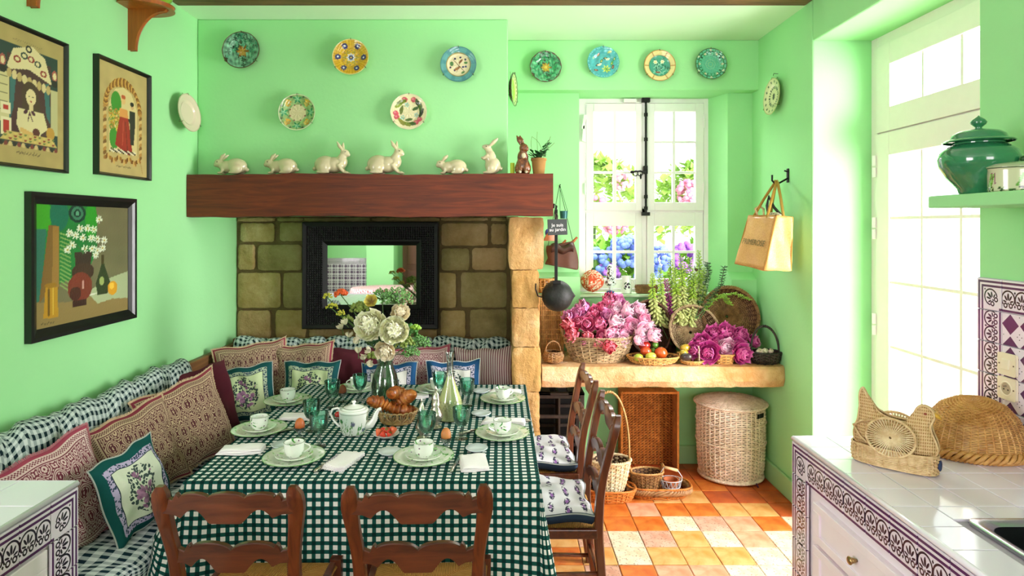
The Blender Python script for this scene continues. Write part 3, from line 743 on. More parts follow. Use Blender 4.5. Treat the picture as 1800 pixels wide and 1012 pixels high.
# rear window joinery and rear room seen in the mirror
rw = struct('window_2', Geo().box(-.4, 2.3, -4.35, -4.28, 1.0, 1.08).box(-.4, 2.3, -4.35, -4.28, 2.92, 3.0), M_white)
leafwork(-.4, 2.3, 1.08, 2.92, [(-.3, .2), (.25, .75), (.85, 1.35), (1.4, 1.9)], [(1.18, 1.9), (1.95, 2.85)], -4.35, -4.3, 'y', rw, 'sash', M_white)
# ================= painting helper (own colours of flat prints and glazes as vertex colours)
class Paint:
    def __init__(s, x, y, base): s.x = x; s.y = y; s.c = np.tile(np.array(C(base)), (len(x), 1))
    def put(s, m, col, a=1.0):
        c = np.array(C(col)) if isinstance(col, str) else np.array(col); m = m.astype(float) * a; s.c = s.c * (1 - m[:, None]) + c * m[:, None]
    def ell(s, cx, cy, rx, ry, col, rot=0, a=1): 
        c, n = math.cos(rot), math.sin(rot); px = (s.x - cx) * c + (s.y - cy) * n; py = (s.y - cy) * c - (s.x - cx) * n
        s.put((px / rx) ** 2 + (py / ry) ** 2 < 1, col, a)
    def ring(s, cx, cy, rx, ry, t, col, rot=0): 
        r = np.sqrt(((s.x - cx) / rx) ** 2 + ((s.y - cy) / ry) ** 2); s.put(np.abs(r - 1) < t, col)
    def rect(s, x0, x1, y0, y1, col, a=1): s.put((s.x > x0) & (s.x < x1) & (s.y > y0) & (s.y < y1), col, a)
    def poly(s, pts, col, a=1):
        ins = np.zeros(len(s.x), bool); n = len(pts)
        for i in range(n):
            x1, y1 = pts[i]; x2, y2 = pts[(i + 1) % n]
            if y1 == y2: continue
            t = ((y1 > s.y) != (y2 > s.y)) & (s.x < (x2 - x1) * (s.y - y1) / (y2 - y1) + x1); ins ^= t
        s.put(ins, col, a)
    def line(s, x1, y1, x2, y2, w_, col):
        d = np.array([x2 - x1, y2 - y1]); L = (d ** 2).sum() + 1e-9; t = np.clip(((s.x - x1) * d[0] + (s.y - y1) * d[1]) / L, 0, 1)
        s.put(np.hypot(s.x - x1 - t * d[0], s.y - y1 - t * d[1]) < w_, col)
    def mott(s, amt=.2, sc=9, seed=1):
        rs = np.random.RandomState(seed); n = np.zeros(len(s.x))
        for k in range(14):
            a = rs.uniform(0, 2 * PI); f = sc * rs.uniform(.5, 3); n += np.sin((s.x * math.cos(a) + s.y * math.sin(a)) * f * 2 * PI + rs.uniform(0, 6))
        s.c = np.clip(s.c * (1 + amt * n[:, None] / 4), 0, 1)
def pic_geo(w_, h_, nu, nv, fn, base):
    g = Geo(); g.grid(lambda a, b: ((a - .5) * w_, 0, (b - .5) * h_), nu, nv)
    uv = np.array(g.uv); p = Paint(uv[:, 0], uv[:, 1], base); fn(p); g.c = p.c.tolist(); return g
V_paper = vmat('printed_paper', .6, 0); V_oil = vmat('oil_paint', .45, .2, .15); V_glaze = vmat('majolica_glaze', .18, .7)
M_fglass = thin_glass('picture_glass', (.97, .98, .97), .2, .05)
# posters hang on the left wall: local x runs along +Y, front faces +X
def frame(name, label, y0, y1, z0, z1, fwid, fdep, fn, base, nu, nv, mat_p, glass=True):
    w_, h_ = y1 - y0, z1 - z0; t = thing(name, label, 'picture', (XL, (y0 + y1) / 2, z0), (0, 0, R(90)))
    g = Geo(); a, b = w_ / 2, h_
    # mitred profile
    v = []; prof = [(0, 0), (0, -fdep), (fwid * .35, -fdep), (fwid * .6, -fdep * .75), (fwid, -fdep * .45), (fwid, 0)]
    for (cx_, cz_) in ((-1, -1), (1, -1), (1, 1), (-1, 1)):
        for d, y in prof: v.append((cx_ * (a - d), y, b / 2 + cz_ * (b / 2 - d)))
    n = len(prof); f = [(i * n + k, ((i + 1) % 4) * n + k, ((i + 1) % 4) * n + k + 1, i * n + k + 1) for i in range(4) for k in range(n - 1)]
    g.add(v, f); link('frame', g, M_black, t)
    pg = pic_geo(w_ - 2 * fwid + .006, h_ - 2 * fwid + .006, nu, nv, fn, base)
    link('print' if glass else 'painting', pg, mat_p, t, loc=(0, -fdep * .35, h_ / 2))
    return t
def poster_a(p):
    p.mott(.05, 3); p.rect(.12, .90, .14, .87, '2c4138'); p.rect(.22, .80, .16, .80, '4b2f2c')
    p.rect(.12, .25, .30, .66, 'c9c08a'); p.rect(.80, .90, .26, .62, 'b9b483')
    for k in range(5): p.line(.14, .62 - k * .06, .23, .62 - k * .06, .005, '6a6644')
    p.poly([(.26, .66), (.34, .66), (.30, .40), (.25, .30)], '3c6a66'); p.poly([(.70, .64), (.78, .66), (.80, .34), (.74, .40)], '3c6a66')
    p.poly([(.22, .70), (.30, .84), (.55, .90), (.72, .84), (.82, .66), (.78, .66), (.5, .72), (.25, .68)], 'd8cb98')
    for k in range(9): x = .25 + k * .065; p.ell(x, .655 - .006 * k, .032, .035, 'd2c08a' if k % 2 else 'b8a066')
    for x, y, c in ((.35, .77, '8a2a22'), (.44, .81, '2c4138'), (.53, .80, '8a2a22'), (.62, .78, '2c4138'), (.70, .72, '8a2a22'), (.5, .87, '22201c')): p.ring(x, y, .035, .02, .3, c)
    for x in (.17, .86): p.ell(x, .73, .04, .045, 'a8584c'); p.ell(x, .73, .024, .028, 'd8cb98'); p.ell(x, .67, .045, .03, '2a2620')
    p.ell(.52, .53, .115, .10, '4a3826'); p.ell(.46, .46, .05, .10, '4a3826'); p.ell(.60, .45, .05, .09, '4a3826')
    p.ell(.53, .515, .068, .062, 'dccb96'); p.rect(.505, .555, .42, .47, 'd4c28c'); p.ell(.505, .52, .010, .006, '2a2620'); p.ell(.555, .52, .010, .006, '2a2620'); p.ell(.53, .485, .014, .006, '9c3428')
    p.poly([(.36, .42), (.70, .42), (.76, .30), (.66, .25), (.66, .22), (.40, .22), (.34, .30)], 'd6ca96'); p.ell(.46, .40, .03, .015, '4b2230', .4); p.ell(.56, .40, .03, .015, '4b2230', -.4); p.line(.51, .40, .49, .34, .007, '4b2230'); p.line(.51, .40, .55, .34, .007, '4b2230')
    p.line(.40, .26, .62, .22, .018, 'd0a860'); p.ell(.80, .27, .06, .05, 'b98d3a'); p.ell(.60, .26, .05, .03, '5a2a26')
    p.rect(.15, .27, .36, .44, 'e0d6ae'); p.rect(.18, .24, .38, .42, 'b03228'); p.rect(.15, .28, .20, .33, 'e0d6ae'); p.rect(.18, .25, .22, .31, 'b03228')
    p.poly([(.14, .17), (.22, .24), (.80, .24), (.90, .17)], 'c2ab62')
    for k in range(11): 
        for j in range(3): p.ell(.20 + k * .064, .225 - j * .02, .02, .007, ('8a3a2c', '6a7a3c', 'd0b868')[(k + j) % 3])
    for k in range(14): p.ell(.15 + k * .056, .145, .024, .018, ('2c2620', '7a3a30', 'c8b078')[k % 3])
    for k in range(16): p.line(.34 + k * .02, .085 + .006 * math.sin(k * 2.1), .352 + k * .02, .095 + .008 * math.sin(k * 3), .004, '6a5a38')
    for k in range(14): p.line(.30 + k * .028, .905 + .004 * math.sin(k * 2), .315 + k * .028, .912, .003, '8a7a50')
def poster_b(p):
    p.mott(.05, 3)
    for k in range(46):
        t = k / 45; a = PI * t; x = .5 - .34 * math.cos(a); y = .62 + .24 * math.sin(a)
        p.ell(x, y, .045, .028, ('9c6a28', 'c89a48', '7a4c1c')[k % 3], a)
    for k in range(14):
        for x in (.145, .855): p.ell(x, .60 - k * .032, .036, .017, ('b0803c', '7a5424', 'd0b070')[k % 3], .4)
    for k in range(22): p.ell(.15 + k * .033, .14 + .02 * math.sin(k), .03, .018, ('9c6a28', '7a4c1c', 'c8a058')[k % 3], k)
    p.poly([(.22, .20), (.78, .20), (.78, .64), (.66, .78), (.5, .82), (.34, .78), (.22, .64)], 'd2be84')
    p.ell(.36, .66, .10, .10, '3f8a2a'); p.ell(.32, .33, .09, .10, '3f8a2a')
    for k in range(26): a = k * 2.4; p.ring(.34 + .09 * math.cos(a), .50 + .16 * math.sin(a * 1.3), .03, .02, .3, ('c8a838', '6a8a30', 'a87a2c')[k % 3])
    p.ell(.50, .70, .045, .04, 'd8b070'); p.ell(.50, .73, .045, .02, 'b5502a'); p.poly([(.42, .62), (.58, .62), (.60, .53), (.42, .53)], 'd4924a')
    p.poly([(.43, .54), (.60, .54), (.68, .24), (.62, .19), (.34, .27), (.36, .36)], '9a2a1c'); p.line(.50, .50, .48, .28, .008, 'b84a34'); p.line(.54, .50, .58, .24, .008, '742014')
    p.ell(.68, .665, .035, .03, 'c8a070'); p.ell(.675, .685, .04, .022, '201c18'); p.poly([(.62, .62), (.74, .62), (.74, .48), (.71, .30), (.64, .30), (.63, .45)], '2e2c24'); p.line(.66, .48, .61, .53, .012, '2e2c24')
    for k in range(40): p.ell(.24 + .013 * k, .205 + .03 * ((k * 7) % 5) / 5 , .014, .008, ('1e1c1a', 'd8d0b8')[k % 2])
    for k in range(12): p.line(.36 + k * .025, .075, .37 + k * .025, .08 + .006 * math.sin(k * 2), .004, '6a5a38')
    p.line(.86, .13, .90, .04, .006, 'a8834a')
def still_life(p):
    p.c[:] = np.array(C('6f6a4a')); p.mott(.06, 2); p.poly([(0, 1), (.60, 1), (.62, .60), (.5, .40), (0, .30)], '1f7a34')
    p.ell(.05, .90, .10, .14, '3c9c22'); p.ell(.22, .92, .09, .14, '176a50'); p.ell(.55, .86, .07, .16, '2c9426'); p.poly([(0, .8), (.10, .8), (.04, .2), (0, .2)], '2f6f5a')
    p.ell(.40, .93, .09, .08, '12382c'); p.ring(.40, .93, .05, .045, .25, '3c7a5c'); p.ell(.40, .93, .02, .02, '5a9a78')
    p.poly([(.12, .83), (.22, .82), (.22, .30), (.10, .28), (.03, .20)], '7c5c2a'); p.poly([(.16, .82), (.22, .82), (.22, .32), (.15, .32)], '9a7436')
    p.poly([(0, 0), (1, 0), (1, .24), (.6, .2), (.3, .18), (0, .22)], '8f7a48'); p.poly([(.5, .24), (.78, .34), (1, .38), (1, .12), (.80, .14), (.62, .12)], 'a9b58a'); p.line(.45, .20, .85, .24, .006, 'd4d8c0')
    for k in range(14): p.line(.23, .76 - k * .033, .33, .73 - k * .036, .005, '8cab5e')
    p.poly([(.37, .60), (.56, .60), (.54, .46), (.38, .46)], '3a2620'); p.ell(.46, .42, .12, .08, '42281f'); p.ell(.43, .29, .13, .13, '7a3022'); p.ell(.38, .24, .06, .06, '4a1e18'); p.rect(.35, .50, .13, .18, '3a1a14'); p.line(.46, .34, .46, .28, .008, 'c8968a')
    p.rect(.665, .70, .46, .56, '4a3c1c'); p.poly([(.665, .47), (.70, .47), (.77, .30), (.74, .20), (.62, .20), (.60, .30)], '2e3a1c'); p.ell(.67, .32, .03, .04, '9aa860')
    p.ell(.80, .24, .06, .065, 'd89a1c'); p.ell(.79, .26, .03, .03, 'eec040')
    p.poly([(.07, .08), (.21, .07), (.20, .32), (.09, .33)], 'b98a20'); p.line(.12, .10, .12, .31, .008, '6a4c10'); p.line(.16, .10, .16, .31, .006, 'e0c050'); p.ell(.14, .34, .06, .02, '9a7018')
    rs = random.Random(3)
    for cx_, cy_ in ((.64, .88), (.43, .80), (.51, .80), (.58, .79), (.46, .72), (.55, .71), (.62, .70), (.70, .69), (.48, .62), (.35, .66), (.30, .62), (.62, .60), (.68, .62), (.38, .74), (.56, .62), (.32, .76), (.60, .56)):
        for k in range(8): a = k * PI / 4 + rs.uniform(0, .4); p.line(cx_, cy_, cx_ + .034 * math.cos(a), cy_ + .03 * math.sin(a), .006, 'dfe4cc')
        p.ell(cx_, cy_, .009, .009, 'b9a23a')
    for cx_ in (.36, .5, .62): p.line(cx_, .7, .46, .58, .004, '3f6a3a')
    for k in range(7): p.line(.05 + k * .018, .035 + .01 * math.sin(k * 2), .06 + k * .018, .04, .003, '3a3018')
frame('framed_poster', 'large black framed print of a woman at a market stall, left edge of the wall', 2.37, 2.81, 1.986, 2.569, .016, .022, poster_a, 'ab985e', 110, 150, V_paper)
frame('framed_poster', 'narrow black framed print of a couple, red gown and gold arch', 3.006, 3.46, 2.0, 2.582, .016, .03, poster_b, 'b8a268', 110, 140, V_paper)
frame('framed_painting', 'still life painting of daisies in a jug in a wide black frame', 2.575, 3.32, 1.262, 1.893, .05, .03, still_life, '6f6a4a', 150, 130, V_oil, False)

# ---------------- plates on the walls
def plate_geo(r, fn, nr=34, na=96, wob=0, depth=.018, relief=0):
    """front faces -Y; profile: centre well, rim up"""
    g = Geo(); v = []; uv = []; xs = []; ys = []
    for i in range(nr + 1):
        t = i / nr; rr_ = r * t
        for k in range(na):
            a = 2 * PI * k / na; q = rr_ * (1 + wob * t * t * math.cos(a * 12))
            d = 0 if t < .55 else (t - .55) / .12 * .5 if t < .67 else .5 + (t - .67) / .33 * .5
            rel = relief * math.sin(a * 9 + t * 20) * math.cos(t * 26)
            x = q * math.cos(a); z = q * math.sin(a); v.append((x, -depth * d + rel, z)); xs.append(t * math.cos(a)); ys.append(t * math.sin(a)); uv.append((t, k / na))
    f = [(i * na + k, (i + 1) * na + k, (i + 1) * na + (k + 1) % na, i * na + (k + 1) % na) for i in range(nr) for k in range(na)]
    b = len(v); 
    for s_, yy in ((1.0, -depth + .004), (.6, .012)):
        for k in range(na): a = 2 * PI * k / na; v.append((r * s_ * math.cos(a), yy, r * s_ * math.sin(a))); uv.append((s_, k / na)); xs.append(math.cos(a)); ys.append(math.sin(a))
    o = nr * na
    f += [(o + k, b + k, b + (k + 1) % na, o + (k + 1) % na) for k in range(na)] + [(b + k, b + na + k, b + na + (k + 1) % na, b + (k + 1) % na) for k in range(na)]
    f.append(tuple(b + na + k for k in range(na)))
    g.add(v, f, uv); p = Paint(np.array(xs), np.array(ys), 'ffffff'); p.r = np.hypot(p.x, p.y); p.t = np.arctan2(p.y, p.x); fn(p); g.c = p.c.tolist(); return g
def flower(p, x, y, s, pet, ctr, n=6, ang=0):
    for k in range(n): a = ang + 2 * PI * k / n; p.ell(x + s * .6 * math.cos(a), y + s * .6 * math.sin(a), s * .42, s * .26, pet, a)
    p.ell(x, y, s * .28, s * .28, ctr)
def leafs(p, x, y, s, col, n=5, ang=0):
    for k in range(n): a = ang + 2 * PI * k / n; p.ell(x + s * .6 * math.cos(a), y + s * .6 * math.sin(a), s * .5, s * .2, col, a)
def P_dark(p):
    p.c[:] = C('6fa088'); p.mott(.5, 2.2, 3)
    rs = random.Random(4)
    for k in range(60): a = rs.uniform(0, 6.3); q = rs.uniform(.25, .95); leafs(p, q * math.cos(a), q * math.sin(a), .12, rs.choice(['1d5a46', '2f8064', '14362c', '5fae90', '3a2a1c']), 4, a)
    leafs(p, .05, -.02, .32, '8a5a24', 6); leafs(p, 0, 0, .22, 'c08a2c', 6, .4); p.ell(.05, -.15, .18, .12, 'b98a3c'); p.put(p.r > .95, '5a4636')
def P_yellow(p):
    p.c[:] = C('e0b32a'); p.put((np.sin(p.t * 60) > .3) & (p.r > .5) & (p.r < .95), 'c9981c'); p.put(np.abs(p.r - .5) < .02, 'c9981c')
    for k in range(6):
        a = k * PI / 3 + PI / 6 + .5; x, y = .70 * math.cos(a), .70 * math.sin(a); flower(p, x, y, .17, '2a3470', 'e8e8f0', 8); 
    flower(p, 0, 0, .24, 'e8e8f0', '1a2050', 8); flower(p, 0, 0, .15, '2a3470', 'f0d040', 8)
    for k in range(6): a = k * PI / 3; leafs(p, .34 * math.cos(a), .34 * math.sin(a), .1, '3f8a4a', 3, a); p.ell(.42 * math.cos(a + .4), .42 * math.sin(a + .4), .03, .03, '2a3470')
    p.put(p.r > .97, 'e8d488')
def P_birdblue(p):
    p.c[:] = C('5aa0a0'); p.put(np.sin(p.t * 9) * (p.r > .66) > .4, '4a8f94'); p.put(p.r < .66, 'e4d8b0'); p.put(np.abs(p.r - .66) < .025, '8a8450')
    rs = random.Random(6)
    for x, y, c in ((-.2, .35, '2a2a50'), (.1, .42, '2a2a50'), (.38, .3, '2a2a50'), (.25, -.12, '3a4070'), (.4, -.1, '3a4070'), (-.45, -.15, '3a2a50'), (-.2, -.3, '3a2a60')): p.ell(x, y, .06, .06, c)
    p.ell(.12, .2, .16, .06, '8a5a34', .9); p.ell(-.05, -.2, .2, .07, '9a6a3c', .6); p.ell(-.38, .06, .1, .13, '4f8048'); p.ell(.4, .12, .1, .07, '4f8048'); p.ell(.25, -.42, .12, .05, '4f8048', .6)
    p.line(-.3, .3, .3, -.35, .015, '5a4a34'); p.line(-.1, -.4, .15, .3, .012, '5a4a34'); p.put(p.r > .96, '3f7f84')
def P_vine(p):
    p.c[:] = C('8fb070'); p.mott(.25, 2, 5); p.put(p.r < .45, 'd8ccA0'.lower())
    for k in range(8):
        a = k * PI / 4 + .39 * (k % 2) * 0; x, y = .74 * math.cos(a), .74 * math.sin(a)
        if k % 2: 
            for j in range(9): p.ell(x + .12 * math.cos(j * 2.4) * (j / 9) ** .5 * 1.3, y + .12 * math.sin(j * 2.4) * 1.2, .055, .055, ('d8a838', 'e8c060', 'b8862c')[j % 3])
        else: leafs(p, x, y, .24, '2f8a56', 5, a); leafs(p, x, y, .14, '8fd0a0', 5, a + .5)
        b = a + .39; p.ell(.45 * math.cos(b), .45 * math.sin(b), .05, .04, '8a5048'); p.ell(.9 * math.cos(b), .9 * math.sin(b), .07, .05, '2c4a34')
    p.put(p.r > .965, 'd8dcb8')
def P_cherry(p):
    p.c[:] = C('e6dcb0')
    for a in (1.9, 1.2, 3.25, 3.55, -.6, -.95): x, y = .72 * math.cos(a), .72 * math.sin(a); p.ell(x, y, .15, .14, 'c85060'); p.ell(x - .04, y + .04, .06, .05, 'e08890'); 
    for a, c in ((.75, '3a4a24'), (.35, '4f6a2c'), (2.5, '8a9a34'), (2.2, '6a7a2c'), (-1.35, '3a5a24'), (-1.75, '7a8a34'), (-.1, '2f3a20'), (-2.2, '8a8a3c')): x, y = .68 * math.cos(a), .68 * math.sin(a); p.ell(x, y, .28, .11, c, a + 1.3); p.line(x, y, x * .6, y * .6, .012, '9aa860')
    p.ell(-.42, .12, .26, .1, '6a7a2c', 1.4); p.ell(.36, .2, .2, .09, '3a5a24', .5); p.ell(0, -.42, .2, .08, '4f6a2c', .2)
    for x, y in ((-.12, .4), (-.35, -.3), (.4, -.16)): flower(p, x, y, .14, '8ac0b8', 'c8b86a', 5)
    p.put(p.r > .965, 'e0d8b8')
def P_emerald(p):
    P_dark(p); p.c = p.c * np.array([.55, 1.0, .72]); leafs(p, .02, 0, .26, 'c8a02c', 8); p.ell(.02, 0, .09, .09, 'e0c850'); p.put((p.r > .93) & (np.sin(p.t * 14) > 0), '5a3430')
    for k in range(8): a = k * PI / 4; p.ell(.6 * math.cos(a), .6 * math.sin(a), .22, .06, '1f8a58', a + .8)
def P_turq(p):
    p.c[:] = C('4aa8b0'); p.mott(.15, 2, 8)
    for x, y, c, q in ((-.3, .5, '7a3a44', .9), (.15, .28, '2c4a4a', .1), (.3, .22, 'd0e0d8', .3), (-.1, .1, '4a7a3a', 1), (.55, -.05, '4a9a4a', 1.3), (.6, -.3, '7a3040', 1.4), (-.35, -.15, '2c4060', .6), (-.45, -.5, '7a3040', 0), (-.2, -.12, 'd8e8e0', .5), (.4, .65, 'b8c870', .4), (.7, .2, '2f8a60', 1), (-.6, .3, '7ac8c8', 1)): p.ell(x, y, .14, .07, c, q); p.ell(x, y, .05, .03, 'd8c878', q)
    leafs(p, .2, -.42, .25, 'c8d860', 7, .3); leafs(p, .2, -.42, .14, '3f8a3a', 6)
    for k in range(30): a = k * 2.4; p.ell(.93 * math.cos(a), .93 * math.sin(a), .04, .03, '8ad0d4')
def P_rays(p):
    p.c[:] = C('e4cf92'); p.put((np.abs(np.sin(p.t * 9)) < .12) & (p.r > .68), 'a8682c'); p.put(p.r < .68, '3f9a86'); rs = random.Random(2)
    for k in range(26): a = rs.uniform(0, 6.3); q = rs.uniform(0, .6); leafs(p, q * math.cos(a), q * math.sin(a), .13, rs.choice(['1f6a54', '2f8a6a', '8ad0b8', '14483c']), 3, a)
    for x, y in ((-.25, .25), (.2, .28)): flower(p, x, y, .14, 'f0ecd0', 'd8c060', 6)
    p.ell(-.1, -.4, .16, .05, '8a4a34'); p.put(np.abs(p.r - .68) < .02, '8a6a34'); p.put(p.r > .96, 'b8803c')
def P_berry(p):
    p.c[:] = C('5fb49a'); p.mott(.1, 3, 4); p.ring(0, 0, .3, .3, .05, '8ac0a0'); p.ring(0, 0, .15, .15, .1, '8ac08a')
    for k in range(20): a = k * PI / 10; q = .80; leafs(p, q * math.cos(a), q * math.sin(a), .17, ('1d5a34', '2c7a40', '143c28')[k % 3], 4, a)
    for k in range(12): a = k * PI / 6; q = .72 + .16 * (k % 2); flower(p, q * math.cos(a), q * math.sin(a), .075, 'f0ead8', 'd8b84a', 5)
    p.put(p.r > .965, '4a6a3c')
def P_white(p): p.c[:] = C('d8c8b0'); p.put(p.r > .95, 'c0b095')
def P_doily(p):
    p.c[:] = C('e0dcb0'); p.put((np.abs(p.r - .5) < .06) & (np.sin(p.t * 22) > -.2), '22283c'); p.ell(0, 0, .14, .18, '3a3a34')
    for k in range(14): a = k * 2 * PI / 14; p.ell(.8 * math.cos(a), .8 * math.sin(a), .07, .06, '4a5a4a')
    p.put(p.r > .95, 'c8c48c')
def P_green(p): p.c[:] = C('9cc04a'); p.put(p.r > .62, 'c8d890'); p.put(p.r > .9, '5a4a34'); p.put((np.abs(p.r - .8) < .04) & (np.sin(p.t * 20) > 0), '6a6a34')
M_wire = plain('plate_hanger_wire', '6b5c40', .4, .8)
def wall_plate(label, px, py, r, Y, fn, rot=(0, 0, 0), loc=None, wob=0, relief=.0012, wire=True, tilt=4, grp=None):
    t = thing('wall_plate', label, 'plate', loc or W(px, py, Y), rot, grp)
    t.rotation_euler = Euler((R(-tilt) if rot == (0, 0, 0) else rot[0], rot[1], rot[2]))
    link('dish', plate_geo(r, fn, wob=wob, relief=relief), V_glaze, t, smooth=True, angle=60)
    if wire:
        g = Geo()
        for a in (90, 215, 325):
            a = R(a); c, s_ = math.cos(a), math.sin(a); g.tube([(r * .7 * c, .012, r * .7 * s_), (r * 1.03 * c, -.002, r * 1.03 * s_), (r * 1.03 * c, -.022, r * 1.03 * s_), (r * .93 * c, -.022, r * .93 * s_)], .0016, 5)
        g.tube([(0, .012, r * .7), (0, .014, r * 1.1)], .0015, 5); link('hanger', g, M_wire, t)
    return t
BY = 4.016
wall_plate('dark green leaf-relief plate with brown centre, top left of the chimney wall', 425, 89, .120, BY, P_dark, wob=.006)
wall_plate('yellow plate with dark blue flowers on the chimney wall', 617, 101, .117, BY, P_yellow)
wall_plate('teal rimmed plate with birds and berries on cream, right of the chimney wall', 806, 114, .116, BY, P_birdblue)
wall_plate('green and gold vine leaf plate, lower left on the chimney wall', 523, 198, .118, BY, P_vine)
wall_plate('cream plate with red cherries and green leaves on the chimney wall', 719, 197, .117, BY, P_cherry, wob=.004)
wall_plate('emerald leaf plate with yellow centre, first above the window', 959, 118, .113, 4.466, P_emerald, wob=.008)
wall_plate('turquoise plate with coloured birds above the window', 1060, 110, .114, 4.466, P_turq, wob=.008)
wall_plate('cream rayed plate with a green floral centre above the window', 1159, 116, .113, 4.466, P_rays)
wall_plate('aqua plate ringed with dark leaves and white flowers, last above the window', 1249, 113, .113, 4.466, P_berry)
wall_plate('plain off-white plate on the left wall beside the narrow print', 0, 0, .116, 0, P_white, (R(-7), 0, R(90 - 5)), (XL + .055, 3.80, 2.438), relief=0)
wall_plate('cream plate with blue beaded ring on the right wall above the jute bag', 0, 0, .122, 0, P_doily, (R(-4), 0, R(-90)), (XR - .03, 4.17, 2.615), relief=.001)
wall_plate('green scalloped plate seen edge-on beside the chimney corner', 0, 0, .115, 0, P_green, (0, 0, R(78)), (.072, 4.3, 2.69), wob=.02, relief=0)
link('hook', Geo().tube([(0, .03, .155), (0, -.01, .155), (0, -.012, .14)], .002, 5), M_iron, [o for o in COL.objects if o.name.startswith('wall_plate')][-2])

# ---------------- wall brackets with green ware
def bracket(label, Y, z0, cut=1):
    t = thing('wall_bracket', label, 'shelf', (XL, Y, z0))
    pts = [(0, 0), (.035, 0)] + [(.035 + .155 * (1 - math.cos(a)), .205 * math.sin(a)) for a in np.linspace(.1, PI / 2, 12)] + [(.20, .215), (0, .215)]
    link('bracket_board', Geo().poly(pts, -.0125, .0125, 'y'), M_bracket, t, bev=.003)
    hp = [(0, -.11)] + [(.225 * math.cos(a) ** .6 if abs(a) < PI / 2 - .01 else 0, .13 * math.sin(a)) for a in np.linspace(-PI / 2 + .05, PI / 2 - .05, 20)] + [(0, .11)]
    link('shelf_board', Geo().poly(hp, .216, .238, 'z'), M_bracket, t, bev=.004)
    return t
bracket('varnished wooden wall bracket with curved shelf, upper left wall', 3.30, 2.68)
bracket('varnished wooden wall bracket mostly above the frame, over the large print', 2.60, 2.665)
M_lime = plain('lime_glaze', '7fae2c', .15, nz=.25, ns=6, coat=.8); M_dkgreen = plain('dark_green_glaze', '2c7a2c', .15, nz=.2, coat=.8)
def bowlp(r, h): return [(1e-4, 0), (r * .45, 0), (r * .5, .006), (r * .85, h * .45), (r, h), (r * .96, h), (r * .8, h * .48), (r * .4, .02), (1e-4, .015)]
solo('green_bowl', Geo().lathe(bowlp(.085, .09), 32), M_lime, 'round lime green glazed bowl on the left wall bracket', 'bowl', loc=(XL + .125, 3.34, 2.919), smooth=True)
solo('green_saucer', Geo().lathe(bowlp(.075, .03), 32), M_dkgreen, 'low dark green dish on the left wall bracket beside the bowl', 'dish', loc=(XL + .09, 3.18, 2.919), smooth=True)
solo('green_bowl', Geo().lathe(bowlp(.07, .08), 32), M_lime, 'lime green bowl on the bracket above the large print', 'bowl', loc=(XL + .1, 2.60, 2.904), smooth=True)

